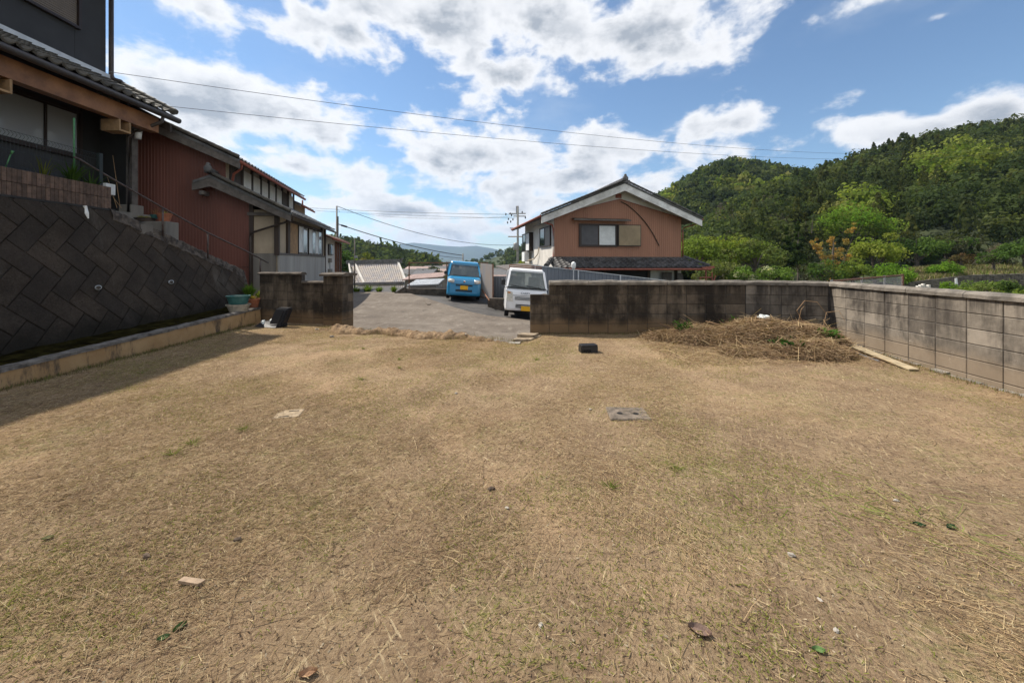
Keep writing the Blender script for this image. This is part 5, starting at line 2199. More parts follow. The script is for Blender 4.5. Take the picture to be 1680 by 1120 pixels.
def loft(mb, secs):
    """secs: list of (y, hw, z0, z1, r0, r1) or with crown narrowing"""
    rings = []
    for (y, hw, z0, z1, r0, r1) in secs:
        rings.append([(x, y, z) for x, z in rr_section(hw, z0, z1, r0, r1)])
    k = len(rings[0])
    vs = [p for r in rings for p in r]
    fs = [(i * k + m, i * k + (m + 1) % k, (i + 1) * k + (m + 1) % k, (i + 1) * k + m) for i in range(len(rings) - 1) for m in range(k)]
    fs += [tuple(range(k)), tuple((len(rings) - 1) * k + m for m in range(k))[::-1]]
    mb.add(vs, fs)


def wheel(parent, x, y, r=.27, w=.15):
    mb = MB()
    s = 1 if x > 0 else -1
    mb.lathe([(r * .62, -w / 2), (r * .93, -w / 2), (r, -w * .36), (r, w * .36), (r * .93, w / 2), (r * .62, w / 2)], (0, 0, 0), 20, 'x')
    o = mb.build('wheel', MAT['tyre'], parent)
    o.location = (x, y, r)
    mb = MB()
    mb.lathe([(.001, s * w * .40), (r * .2, s * w * .44), (r * .55, s * w * .36), (r * .64, s * w * .5), (r * .66, s * w * .3)], (0, 0, 0), 18, 'x')
    mb.build('rim', MAT['alu'], o)


def text_part(parent, body, size, loc, rot, mat, name='lettering'):
    cu = bpy.data.curves.new(name, 'FONT')
    cu.body = body
    cu.size = size
    cu.extrude = .002
    cu.align_x = 'CENTER'
    cu.align_y = 'CENTER'
    tmp = bpy.data.objects.new(name, cu)
    COL.objects.link(tmp)
    dg = bpy.context.evaluated_depsgraph_get()
    me = bpy.data.meshes.new_from_object(tmp.evaluated_get(dg))
    bpy.data.objects.remove(tmp)
    me.materials.clear()
    me.materials.append(mat)
    return inst(name, me, parent, loc, rot)


def car_root(name, label, X, Y, rz, roll, pitch=0):
    z = road_z(X, Y) - .07
    return thing(name, label, 'car' if 'car' in name else 'truck', (X, Y, z), rot=(pitch, roll, rz))


# ---- blue kei car: local front at y=0 looking to -y
bc = car_root('parked_car', 'bright blue small box-shaped car parked nose-on by the chain-link fence', -2.10, 16.75, R(9), .075)
bc.location.z = -.165
hw = .735
mb = MB()
loft(mb, [(.0, .60, .30, .72, .10, .16), (.03, .68, .22, .84, .10, .16), (.10, .72, .18, .93, .08, .14), (.30, hw, .17, .985, .06, .12), (.62, hw, .17, 1.03, .05, .10), (2.9, hw, .17, 1.03, .05, .08), (3.3, .72, .20, 1.0, .06, .08), (3.39, .68, .28, .92, .08, .1)])
mb.build('body', MAT['paint_blue'], bc, smooth=False)
mb = MB()
# pillars + roof: loft of the greenhouse
loft(mb, [(1.02, .60, 1.46, 1.60, .02, .06), (1.10, .635, 1.46, 1.645, .02, .08), (1.5, .65, 1.46, 1.675, .02, .09), (2.6, .65, 1.46, 1.67, .02, .09), (3.2, .63, 1.46, 1.63, .02, .08), (3.28, .60, 1.46, 1.58, .02, .05)])
for s in (-1, 1):
    mb.bar((s * .695, .50, 1.0), (s * .62, 1.06, 1.52), .055, .07)
    mb.bar((s * .70, 1.75, 1.0), (s * .635, 1.78, 1.5), .05, .09)
    mb.bar((s * .70, 3.15, 1.0), (s * .62, 3.1, 1.5), .06, .25)
mb.build('roof', MAT['paint_blue'], bc)
mb = MB()
mb.prism([(-.70, .47, 1.005), (.70, .47, 1.005), (.615, 1.06, 1.535), (-.615, 1.06, 1.535)], (0, .02, .012))
mb.build('windscreen', MAT['screen_glass'], bc)
mb = MB()
mb.bar((-.70, .455, 1.0), (.70, .455, 1.0), .05, .04)
mb.bar((.1, .43, 1.02), (-.5, .50, 1.06), .015, .015)
mb.build('wiper_cowl', MAT['trim'], bc)
for s in (-1, 1):
    mb = MB()
    mb.prism([(s * .705, .75, 1.02), (s * .705, 3.1, 1.02), (s * .638, 3.05, 1.47), (s * .638, 1.12, 1.47)], (-.01 * s, 0, 0))
    mb.build('side_window', MAT['glass'], bc)
mb = MB()
mb.box(-.62, .62, 1.2, 3.0, .6, 1.05)
for s in (-1, 1):
    mb.box(s * .34 - .2, s * .34 + .2, 1.75, 1.85, 1.0, 1.28)
    mb.box(s * .34 - .1, s * .34 + .1, 1.78, 1.84, 1.3, 1.46)
mb.build('cabin', MAT['cabin'], bc)
for s in (-1, 1):
    mb = MB()
    mb.box(s * .82 - .08, s * .82 + .08, .62, .70, 1.04, 1.20, .03)
    mb.bar((s * .70, .66, 1.05), (s * .78, .66, 1.1), .03)
    mb.build('mirror', MAT['trim'], bc)
    mb = MB()
    bm = bmesh.new()
    bmesh.ops.create_cube(bm, size=1, matrix=Matrix.Translation((s * .565, .055, .795)) @ Matrix.Rotation(s * .28, 4, 'Z') @ Matrix.Diagonal((.29, .10, .19, 1)))
    bmesh.ops.bevel(bm, geom=bm.edges[:], offset=.03, segments=2, affect='EDGES')
    bm.verts.index_update()
    mb.add([v.co for v in bm.verts], [[v.index for v in f.verts] for f in bm.faces])
    bm.free()
    hl = mb.build('headlight', MAT['lens'], bc, smooth=True)
    mb = MB()
    mb.box(s * .60 - .05, s * .60 + .05, -.002 + .02, .03, .745, .79)
    mb.build('indicator', MAT['lens_o'], hl)
for (z0, z1, w_) in ((.60, .665, .36), (.36, .40, .36), (.41, .455, .36)):
    mb = MB()
    mb.box(-w_, w_, -.014, .03, z0, z1, .012)
    mb.build('grille', MAT['trim'], bc)
mb = MB()
mb.bar((-.60, -.004, .695), (.60, -.004, .695), .012, .010)
mb.build('bonnet_seam', MAT['trim'], bc)
for s in (-1, 1):
    for yy in (.95, 1.80, 2.75):
        mb = MB()
        mb.box(s * .7355 - .002, s * .7355 + .002, yy, yy + .012, .28, 1.0)
        mb.build('door_seam', MAT['trim'], bc)
mb = MB()
mb.box(-.165, .165, -.034, -.020, .455, .62, .006)
pl_ = mb.build('number_plate', MAT['plate'], bc)
mb = MB()
mb.lathe([(.001, -.02), (.05, -.016), (.055, .0)], (0, -.004, .80), 14, 'y')
bd = mb.build('badge', MAT['chrome'], bc, smooth=True)
mb = MB()
mb.lathe([(.001, -.025), (.022, -.022), (.024, -.01)], (0, -.004, .79), 10, 'y')
mb.build('badge_centre', MAT['badge_red'], bd)
for x_ in (-.63, .63):
    for y_ in (.55, 2.95):
        wheel(bc, x_ * 1.04, y_)
mb = MB()
mb.box(-.60, .60, .3, 3.1, .14, .35)
mb.build('underbody', MAT['trim'], bc)

# ---- white kei truck
wtK = car_root('kei_truck', 'small white cab-over truck half hidden by the end of the block wall', .45, 13.75, R(2.5), .075)
wtK.location.z = -.53
mb = MB()
loft(mb, [(.0, .62, .34, .84, .10, .10), (.025, .70, .28, .92, .08, .10), (.08, .735, .26, 1.0, .06, .08), (.20, .735, .26, 1.08, .05, .08), (1.30, .735, .26, 1.10, .05, .05), (1.36, .72, .28, 1.06, .05, .05)])
mb.build('cab', MAT['paint_white'], wtK)
mb = MB()
loft(mb, [(.52, .58, 1.60, 1.70, .02, .05), (.60, .625, 1.60, 1.745, .02, .08), (.9, .64, 1.60, 1.765, .02, .08), (1.25, .63, 1.60, 1.75, .02, .08), (1.32, .61, 1.60, 1.70, .02, .05)])
for s in (-1, 1):
    mb.bar((s * .70, .15, 1.05), (s * .61, .55, 1.66), .07, .08)
    mb.bar((s * .69, 1.25, 1.05), (s * .62, 1.25, 1.66), .06, .14)
mb.build('cab_roof', MAT['paint_white'], wtK)
mb = MB()
mb.prism([(-.70, .125, 1.09), (.70, .125, 1.09), (.61, .535, 1.66), (-.61, .535, 1.66)], (0, .02, .012))
mb.build('windscreen', MAT['screen_glass'], wtK)
mb = MB()
mb.bar((-.69, .10, 1.075), (.69, .10, 1.075), .05, .035)
mb.bar((-.05, .10, 1.10), (-.55, .16, 1.15), .014, .014)
mb.bar((.5, .10, 1.10), (.0, .16, 1.15), .014, .014)
mb.build('wiper_cowl', MAT['trim'], wtK)
for s in (-1, 1):
    mb = MB()
    mb.prism([(s * .70, .35, 1.10), (s * .70, 1.18, 1.10), (s * .63, 1.18, 1.60), (s * .63, .66, 1.60)], (-.01 * s, 0, 0))
    mb.build('side_window', MAT['glass'], wtK)
    mb = MB()
    mb.box(s * .84 - .07, s * .84 + .07, .12, .19, 1.13, 1.34, .02)
    mb.bar((s * .70, .2, 1.12), (s * .80, .16, 1.16), .025)
    mb.build('mirror', MAT['trim'], wtK)
    mb = MB()
    mb.prism([(s * .70, -.012, .62), (s * .46, -.022, .60), (s * .50, -.012, .92), (s * .70, .0, .96)], (0, .08, 0))
    hl = mb.build('headlight', MAT['lens'], wtK)
    mb = MB()
    mb.box(s * .62 - .05, s * .62 + .05, -.022, -.005, .87, .92)
    mb.build('indicator', MAT['lens_o'], hl)
mb = MB()
mb.box(-.60, .60, .75, 1.2, .7, 1.12)
for s in (-1, 1):
    mb.box(s * .33 - .2, s * .33 + .2, 1.08, 1.18, 1.1, 1.45)
mb.tube([(.33 + .17 * math.cos(a), .62 + .05 * math.sin(a), 1.12 + .13 * math.sin(a)) for a in [i * math.pi / 8 for i in range(17)]], .015, 5)
mb.build('cabin', MAT['cabin'], wtK)
for (z0, z1, w0_, w1_) in ((.655, .675, -.40, .40), (.70, .72, -.40, .40), (.745, .76, -.40, .40), (.47, .50, -.36, .36), (.42, .45, -.36, .36), (.375, .40, -.36, .36)):
    mb = MB()
    mb.box(w0_, w1_, -.014, .03, z0, z1)
    mb.build('grille_slot', MAT['trim'], wtK)
mb = MB()
mb.box(-.58, .58, -.004, .02, .80, .812)
mb.build('panel_seam', MAT['trim'], wtK)
mb = MB()
mb.box(-.165, .165, -.045, -.03, .28, .445, .006)
mb.build('number_plate', MAT['plate'], wtK)
text_part(wtK, 'CARRY', .105, (-.04, -.010, .895), (R(84), 0, 0), MAT['grey_letter'])
# cargo bed and head-board rack
mb = MB()
mb.box(-.73, .73, 1.42, 3.3, .50, .56)
mb.box(-.73, -.70, 1.42, 3.3, .56, .86)
mb.box(.70, .73, 1.42, 3.3, .56, .86)
mb.box(-.70, .70, 3.27, 3.3, .56, .86)
mb.build('cargo_bed', MAT['paint_white'], wtK)
mb = MB()
mb.tube([(-.62, 1.44, .86), (-.62, 1.44, 1.86), (.62, 1.44, 1.86), (.62, 1.44, .86)], .025, 6)
mb.tube([(-.62, 1.44, 1.79), (.62, 1.44, 1.79)], .018, 6)
mb.build('bed_rack', MAT['steel_rust'], wtK)
for x_ in (-.65, .65):
    for y_ in (.42, 2.75):
        wheel(wtK, x_, y_, .265, .15)
mb = MB()
mb.box(-.5, .5, .2, 3.0, .22, .5)
mb.build('underbody', MAT['trim'], wtK)

# ================================================================== POLES AND WIRES
def pole(label, px, ytop, Y, r0, r1, zb=-4.0, mat=None):
    p = at(px, ytop, Y)
    t = thing('utility_pole', label, 'pole', (p.x, p.y, zb))
    mb = MB()
    mb.tube([(0, 0, 0), (0, 0, p.z - zb)], [r0, r1], 10)
    mb.build('shaft', mat or MAT['pole'], t, smooth=True)
    return t, p.z - zb, p


t, h, pP1 = pole('slim pole rising behind the annex roof of the red house', 552.5, 338, 30, .10, .06)
mb = MB()
mb.tube([(.07, 0, 0), (.07, 0, h - .8)], .075, 8)
mb.build('splint', MAT['wood_grey'], t)
mb = MB()
mb.tube([(0, 0, h - .2), (.25, -.05, h - .42), (.20, -.05, h - .5)], .012, 5)
mb.build('bracket', MAT['steel'], t)
t, h, pP2 = pole('thin rusty pole standing at the far edge of the concrete driveway', 582, 393, 20.2, .035, .03, -.3, MAT['wood_grey'])
mb = MB()
mb.box(.0, .14, -.03, .03, h - .95, h - .84)
mb.build('bracket', MAT['alu'], t)
t, h, pP3 = pole('tall concrete utility pole with crossarms and transformer left of the brown house', 849.5, 338, 44, .16, .11)
for (dz_, l0, l1, mt) in ((.85, -1.0, .9, 'steel'), (1.15, -.5, .9, 'steel'), (2.5, -.9, .3, 'steel'), (3.45, -1.1, .8, 'wood_tan')):
    mb = MB()
    mb.box(l0, l1, -.07, .07, h - dz_ - .05, h - dz_ + .05)
    mb.build('crossarm', MAT[mt], t)
for (x_, dz_) in ((-1.35, .92), (-.85, .85), (-.70, 1.05), (-1.05, 1.45), (-.8, 1.75), (-1.15, 1.85), (-.55, 1.5), (.5, .7), (.85, 1.3)):
    mb = MB()
    mb.lathe([(.02, -.13), (.08, -.10), (.05, -.03), (.09, .02), (.05, .08), (.02, .13)], (x_, 0, h - dz_), 8)
    mb.build('insulator', MAT['trim'], t)
mb = MB()
mb.lathe([(.26, 0), (.28, .05), (.28, .72), (.26, .78), (.1, .84), (.001, .85)], (-.22, -.35, h - 5.0), 14)
mb.build('transformer', MAT['steel'], t, smooth=True)
mb = MB()
mb.tube([(-.15, 0, h - .8), (-.15, 0, h + .0)], .05, 6)
mb.tube([(.55, 0, h - 4.2), (.75, 0, h - 4.2), (.75, 0, h - 3.95)], .04, 6)
mb.build('pole_top_pin', MAT['steel'], t)
t, h, pP4 = pole('small pole sticking up behind the roof of the blue car', 759.5, 416, 40, .09, .07)


def wire(label, a, b, sag, r=.008, n=28):
    mb = MB()
    mb.tube([Vector(a).lerp(Vector(b), i / n) - Vector((0, 0, 4 * sag * (i / n) * (1 - i / n))) for i in range(n + 1)], r, 5, caps=False)
    return tag(mb.build('overhead_wire', MAT['cable'], fix=False), label, 'wire')


wire('upper of the two long wires crossing the whole sky', (-8.27, 8.0, 5.37), (39, 30, 10.5), 1.157, .0058)
wire('lower of the two long wires crossing the whole sky', (-7.15, 8.15, 4.72), (39, 30.4, 10.15), .88, .0055)
wire('thin wire falling from the slim pole to the tall utility pole', pP1, at(846, 402, 44), .9, .022)
wire('thick black cable descending from the slim pole to the small pole behind the blue car', at(553, 367, 30), at(759, 419, 40), .3, .035)
wire('lowest thin wire sagging from the slim pole past the rusty pole', at(556, 386, 30), at(760, 424, 40), .25, .02)
wire('level wire in the distance above the mountains, upper strand', at(380, 332, 60), at(848, 352, 44), .35, .022)
wire('level wire in the distance above the mountains, lower strand', at(380, 335, 60), at(846, 358, 44), .35, .016)
wire('wire running left from the crossarms of the tall utility pole', at(560, 345, 80), at(838, 355, 44), .8, .018)
mb = MB()
a, b_ = at(560, 369.5, 30.2), at(569, 372.2, 30.6)
mb.tube([a, b_], .07, 8)
tag(mb.build('cable_closure', MAT['trim']), 'black splice case on the thick cable near the slim pole', 'cable box')

# ================================================================== SMALL THINGS ON THE LOT
# black box-shaped planter/bin tipped against the left wall
def onlot(px, py, dz_=0.0):
    x_, y_ = lot_hit(px, py)
    return Vector((x_, y_, lot_z(x_, y_) + dz_))


p = onlot(456, 536)
p.z = lot_z(p.x, p.y)
bn = thing('black_bin', 'black plastic bin tipped on its side against the block wall', 'bin', (p.x, p.y - .02, p.z + .01), R(-12))
mb = MB()


def bin_ring(s, z):
    return [(-.20 * s, -.15 * s, z), (.20 * s, -.15 * s, z), (.20 * s, .15 * s, z), (-.20 * s, .15 * s, z)]


bm = bmesh.new()
bmesh.ops.create_cube(bm, size=1, matrix=Matrix.Translation((0, 0, .20)) @ Matrix.Diagonal((.33, .18, .42, 1)))
bmesh.ops.bevel(bm, geom=bm.edges[:], offset=.03, segments=2, affect='EDGES')
for v in bm.verts:
    v.co.x += v.co.z * .22
    v.co.y += v.co.z * .30
bm.verts.index_update()
mb.add([v.co for v in bm.verts], [[v.index for v in f.verts] for f in bm.faces])
bm.free()
mb.build('shell', MAT['black'], bn)
mb = MB()
mb.prism([(-.10, -.10, .07), (.12, -.10, .07), (.18, -.015, .35), (-.04, -.015, .35)], (0, -.012, .003))
mb.build('face_panel', MAT['black'], bn)
mb = MB()
mb.prism([(-.46, -.16, .0), (.10, -.16, .0), (.06, -.04, .11), (-.38, -.04, .10)], (0, .22, 0))
mb.build('lid', MAT['black'], bn)
for (x_, s) in ((-.17, 1),):
    pass
mb = MB()
mb.lathe([(.02, -.03), (.035, -.03), (.035, .02), (.02, .02)], (.19, .02, .04), 10, 'x')
mb.build('wheel', MAT['tyre'], bn)
rag = M('white_bag', (0.62, 0.66, 0.64), 0.6, 0.15, 12, 0.4, 30)
o = rock('white_bag', 'x', (p.x - .34, p.y + .02, p.z + .10), (.10, .06, .055), rag, seed=3)
tag(o, 'crumpled white plastic bag in front of the black bin', 'bag')
o = rock('white_bag', 'x', (p.x - .18, p.y + .08, p.z + .13), (.09, .06, .05), rag, seed=5)
tag(o, 'small white bag against the tipped black bin', 'bag')

# black block-shaped crate on the lot
p = onlot(965, 577)
bk = thing('black_crate', 'small upturned black plastic crate on the bare lot', 'crate', p, R(8))
bk.scale = (.85, .85, .85)
mb = MB()
hw_, hd, hh = .155, .09, .145
mb.box(-hw_, hw_, -hd, hd, hh - .03, hh, .008)
mb.box(-hw_, hw_, -hd, -hd + .012, .06, hh - .03)
for i in range(11):
    x_ = -hw_ + i * (2 * hw_ - .014) / 10
    mb.box(x_, x_ + .014, -hd, -hd + .014, -.02, .06)
mb.box(.02, hw_, -hd + .002, -hd + .012, .0, .07)
for s in (-1, 1):
    mb.box(s * hw_ - .007, s * hw_ + .007, -hd + .012, hd, -.02, hh - .03)
mb.box(-hw_, hw_, hd - .012, hd, -.02, hh - .03)
mb.build('shell', MAT['black'], bk)

# flush concrete covers
MAT['cover_tan'] = M('tan_concrete', (0.36, 0.275, 0.18), 0.95, 0.2, 12, 0.4, 60)
MAT['cover_grey'] = M('grey_concrete', (0.15, 0.118, 0.088), 0.95, 0.5, 16, 0.5, 60)
MAT['hole'] = M('dark_slot', (0.008, 0.007, 0.006), 1, 0.1, 5, 0)
p = onlot(474, 679)
cv = thing('drain_cover', 'tan concrete drain cover with two slots sunk in the soil', 'drain cover', p, R(12))
mb = MB()
mb.box(-.115, .115, -.10, .10, -.03, .008, .006)
mb.build('slab', MAT['cover_tan'], cv)
for y_, x_ in ((.055, .03), (-.075, -.02)):
    mb = MB()
    mb.box(x_ - .045, x_ + .045, y_ - .009, y_ + .009, .004, .0095)
    mb.build('slot', MAT['hole'], cv)
p = onlot(1030, 678)
cv = thing('drain_cover', 'grey concrete drain cover with two round holes sunk in the soil', 'drain cover', p, R(-4))
mb = MB()
mb.box(-.19, .19, -.15, .15, -.03, .008, .01)
mb.build('slab', MAT['cover_grey'], cv)
for x_ in (-.08, .07):
    mb = MB()
    mb.lathe([(.028, .0), (.028, .0095), (.001, .0095)], (x_, -.02, 0), 12)
    mb.build('hole', MAT['hole'], cv)

# planters in the corner by the left wall
pz_ = .33
c = at(391, 497, 8.75)
pot('planter', 'dirty cream oblong planter sitting on the kerb end', (c.x, 8.75, .36), .15, .20, .17, MAT['cream_pot'], 1.15, R(8))['category'] = 'planter'
c = at(391, 488, 8.78)
pot('planter', 'teal plastic tub stacked on the cream planter', (c.x, 8.78, .53), .16, .205, .19, MAT['teal'], 1.1)['category'] = 'planter'
c = at(412, 500, 9.15)
pot('flower_pot', 'terracotta pot of reddish weeds behind the teal tub', (c.x - .06, 9.3, .36), .10, .14, .24, MAT['terracotta'], plant=(60, .16, .13, (.16, .12, .04), .014), seed=8)


def weed(label, loc, n, spread, hgt, col, seed, width=.02):
    t = thing('weed_clump', label, 'weeds', loc)
    leaf_tuft(t, n, spread, hgt, col, seed, 'leaves', width)
    return t


c = at(402, 462, 10.2)
weed('bright green weed clump at the corner of the retaining wall', (c.x + .1, 10.2, .55), 160, .22, .42, (.13, .22, .03), 21)
mb = MB()
mb.box(-6.55, -6.15, 9.62, 10.5, -.1, .55, .02)
tag(mb.build('corner_block', MAT['cement']), 'weathered concrete block under the weeds at the wall corner', 'block')
weed('yellow-green weed clump in front of the cement wall corner', (-6.28, 9.72, .55), 90, .15, .24, (.18, .22, .04), 22)

# plank and rusted edging by the heap
p0_, p1_ = onlot(1395, 575), onlot(1500, 609)
mb = MB()
d = (p1_ - p0_).normalized()
mb.bar(p0_ + Vector((0, 0, .10)), p1_ + Vector((0, 0, .022)), .13, .018)
MAT['plank'] = M('bleached_plank', (0.40, 0.32, 0.20), 0.9, 0.25, 8, 0.3, 40)
tag(mb.build('wooden_plank', MAT['plank']), 'bleached wooden plank lying beside the hay heap', 'plank')
mb = MB()
s_ = Vector((-d.y, d.x, 0))
mb.bar(p0_ - s_ * .10 + Vector((0, 0, .03)), p0_.lerp(p1_, .62) - s_ * .10 + Vector((0, 0, .015)), .018, .02)
tag(mb.build('metal_strip', MAT['fence_blue']), 'thin blue-grey strip on the ground along the plank', 'strip')
MAT['wood_grey2'] = M('weathered_scrap', (.30, .215, .14), .85, .3, 20, .3)
p = onlot(314, 957)
mb = MB()
mb.prism([(-.055, -.012, 0), (.05, -.016, 0), (.058, .012, 0), (-.05, .013, 0)], (0, 0, .014))
o = mb.build('wood_chip', MAT['wood_grey2'])
o.location = p + Vector((0, 0, .004))
o.rotation_euler = (0, 0.05, R(-5))
tag(o, 'flat piece of tan wood lying on the lot at lower left', 'wood scrap')


def dead_leaf(label, px, py, size, col, rz, mat=None, curl=.5):
    p = onlot(px, py)
    mb = MB()
    mb.grid(lambda u, v: ((u - .5) * size, (v - .5) * size * .55 * math.sin(math.pi * min(max(u, .04), .97)) ** .7, curl * size * ((v - .5) ** 2 * 1.6 + .25 * (u - .3) ** 2)), 8, 4)
    o = mb.build('fallen_leaf', mat or M('leaf_' + label[:12].replace(' ', '_'), col, .8, .2, 30, 0))
    o.location = p + Vector((0, 0, .002))
    o.rotation_euler = (.12, .06, rz)
    return tag(o, label, 'leaf')


dead_leaf('curled grey-brown dead leaf at the lower right of the lot', 1148, 1038, .085, (.17, .11, .085), -.5, curl=.5)
dead_leaf('curled brown dead leaf near the bottom edge of the lot', 505, 1107, .06, (.30, .17, .09), .3, curl=.5)
dead_leaf('pale green fallen leaf at lower right', 1343, 1068, .045, (.12, .20, .06), -.2)
dead_leaf('yellowish fallen leaf on the far left soil', 78, 884, .045, (.28, .27, .12), .6)
dead_leaf('dark green leaf left of its pair on the sandy right side', 1508, 862, .055, (.02, .06, .015), -.4)
dead_leaf('dark green leaf right of its pair on the sandy right side', 1560, 866, .06, (.025, .075, .02), .2)
dead_leaf('broad green leaf of the wilted sprig at lower left', 295, 1030, .05, (.06, .11, .02), 1.2)
dead_leaf('second green leaf of the wilted sprig at lower left', 268, 1048, .042, (.08, .13, .04), .5)
MAT['twig'] = M('dark_twig', (.10, .068, .045), .95, .3, 20, .3)
for (label, px, py, L_, rz) in (('dark clod of root on the middle of the lot', 806, 803, .07, .5), ('dark root clod left of centre on the lot', 240, 914, .07, -.2), ('dark twig lump near the left of the lot', 390, 887, .06, .5)):
    p = onlot(px, py)
    o = rock('root_clod', 'x', p + Vector((0, 0, .008)), (L_ * .42, L_ * .24, .013), MAT['twig'], seed=int(px))
    tag(o, label, 'clod')
stones = [(748, 646, .022, 'white pebble near the middle of the lot'), (1298, 911, .02, 'pale angular stone on the right of the lot'), (1440, 640, .015, 'small pale stone near the plank'), (832, 834, .014, 'white chip below the dark root clod'), (887, 1026, .014, 'white chip near the bottom middle'), (1470, 822, .02, 'brown stone beside the cut green stalks'), (968, 672, .018, 'cream stone left of the grey drain cover'), (545, 553, .05, 'pale stone at the left foot of the soil ridge'), (764, 556, .035, 'white stone on top of the soil ridge'), (520, 541, .045, 'flat grey stone beside the gate pillar'), (1345, 985, .014, 'white chip among the gravel at lower right'), (1372, 1035, .014, 'second white chip at lower right')]
for i, (px, py, s, lab) in enumerate(stones):
    p = onlot(px, py)
    if 'ridge' in lab and 'top' in lab:
        p.z += .08
    rock('stone', lab, p + Vector((0, 0, s * .3)), (s, s * .75, s * .5), MAT['stone'], seed=i + 30)

# ================================================================== HILLS
MAT['hill'] = M('hill_undergrowth', (0.028, 0.042, 0.014), 1.0, 0.35, 0.05, 0.8, 1.0, c2=(0.06, 0.075, 0.025), bdist=0.5)
MAT['hill_open'] = M('open_hill_grass', (0.075, 0.11, 0.035), 1.0, 0.35, 0.02, 0.5, 0.5, c2=(0.13, 0.17, 0.05), bdist=0.5)
MAT['far_range'] = M('far_range_forest', (0.040, 0.060, 0.035), 1.0, 0.3, 0.002, 0.0, 1)


class Hill:
    """surface between a foot line and a ridge line; each row: direction pixel, ridge pixel y, ridge depth, foot depth, foot z"""

    def __init__(s, name, rows, tree_h, mat, label, nu=80, nv=24, bulge=0.12, rough=2.0):
        s.r = np.array(rows, dtype=float)
        s.th, s.bulge, s.rough = tree_h, bulge, rough
        mb = MB()
        mb.grid(lambda u, v: s.pt(u, v * 1.25), nu, nv)
        s.o = tag(mb.build(name, mat, smooth=True, fix=False), label, kind='structure')

    def cols(s, u):
        x = s.r[0, 0] + u * (s.r[-1, 0] - s.r[0, 0])
        return [x] + [float(np.interp(x, s.r[:, 0], s.r[:, k])) for k in (1, 2, 3, 4)]

    def pt(s, u, v):
        x, yr, Zr, Zf, zf = s.cols(u)
        zr = EYE - (yr - 430) / F * Zr - s.th
        t = (x - 840) / F
        if v <= 1:
            Y = Zf + (Zr - Zf) * v
            z = zf + (zr - zf) * (v + s.bulge * math.sin(math.pi * v))
        else:
            Y = Zr + (Zr - Zf) * (v - 1)
            z = zr - (zr - zf) * (v - 1) * 1.2
        X = t * Y
        z += s.rough * fbm(X, Y, 0.03, 3) * min(1, v * 3) * min(1, max(0.0, abs(1 - v) * 4 + .15))
        return (X, Y, z)


hillB = Hill('hill', [(1030, 445, 100, 70, -3.4), (1090, 425, 110, 74, -3.4), (1130, 392, 135, 76, -3.4), (1200, 335, 170, 78, -3.3), (1260, 304, 190, 78, -3.2), (1320, 284, 215, 78, -3), (1400, 261, 235, 78, -3), (1440, 246, 240, 78, -2.6), (1480, 232, 245, 76, -2.2), (1540, 222, 250, 72, -1.5), (1600, 215, 250, 70, -1.0), (1680, 207, 250, 68, -.8), (1800, 200, 250, 66, -.8), (2100, 205, 250, 66, -.8), (2600, 240, 250, 66, -.8)],
             8.5, MAT['hill'], 'near wooded hillside rising on the right', 90, 30)
hillA = Hill('hill', [(690, 438, 1000, 700, -12), (740, 431, 900, 620, -12), (780, 425, 780, 520, -12), (822, 411, 680, 420, -12), (862, 402, 600, 340, -10), (920, 380, 520, 280, -9), (1000, 352, 440, 220, -7), (1085, 318, 390, 190, -5), (1120, 295, 370, 185, -4), (1160, 273, 355, 180, -4), (1200, 262, 345, 180, -3.5), (1250, 266, 345, 185, -3.5), (1320, 282, 350, 190, -3), (1400, 300, 360, 200, -3), (1500, 320, 370, 210, -3)],
             8.0, MAT['hill'], 'rounded wooded hill behind the brown house', 90, 26)
hillC = Hill('hill', [(200, 396, 420, 250, -6), (400, 392, 400, 240, -6), (500, 392, 390, 230, -6), (560, 396, 380, 225, -6), (600, 404, 370, 220, -6), (640, 412, 360, 220, -7), (680, 421, 350, 225, -8), (705, 431, 345, 235, -9), (722, 441, 340, 250, -10)],
             7.0, MAT['hill'], 'dark wooded spur beyond the tiled roof', 60, 20)
MAT['mountains'] = MAT['far_range']
Hill('mountain_range', [(-1500, 395, 7000, 5200, -20), (300, 400, 7000, 5200, -20), (520, 401, 7000, 5200, -20), (570, 404, 7000, 5200, -20), (600, 400, 7000, 5200, -20), (625, 405, 7000, 5200, -20), (645, 403, 7000, 5200, -20), (668, 397, 7000, 5200, -20), (690, 398, 7000, 5200, -20), (720, 403, 7000, 5200, -20), (760, 405, 7000, 5200, -20), (790, 402, 7000, 5200, -20), (815, 409, 7000, 5200, -20), (845, 416, 7000, 5200, -20), (900, 424, 7000, 5200, -20), (1200, 428, 7000, 5200, -20), (2600, 420, 7000, 5200, -20)], 0, MAT['mountains'], 'blue far mountain range on the horizon', 160, 14, .02, 60)
Hill('mountain_range', [(-800, 408, 4200, 3300, -16), (400, 410, 4200, 3300, -16), (600, 412, 4200, 3300, -16), (660, 416, 4200, 3300, -16), (700, 422, 4200, 3300, -16), (740, 427, 4200, 3300, -16), (800, 431, 4200, 3300, -16)], 0, MAT['mountains'], 'nearer hazy ridge in front of the far mountains', 90, 10, .02, 25)

# ================================================================== FOREST (one mass of many crowns)
EVER = np.array([(.048, .064, .024), (.060, .078, .028), (.040, .056, .023), (.072, .084, .030), (.052, .066, .030)]) * 1.4
CEDAR = np.array([(.042, .050, .018), (.036, .046, .016), (.050, .054, .018)]) * 1.5
LIGHT = np.array([(.14, .17, .035), (.17, .19, .045), (.115, .16, .03), (.19, .19, .06)]) * 1.25
GREYT = np.array([(.105, .10, .075), (.13, .115, .09)])


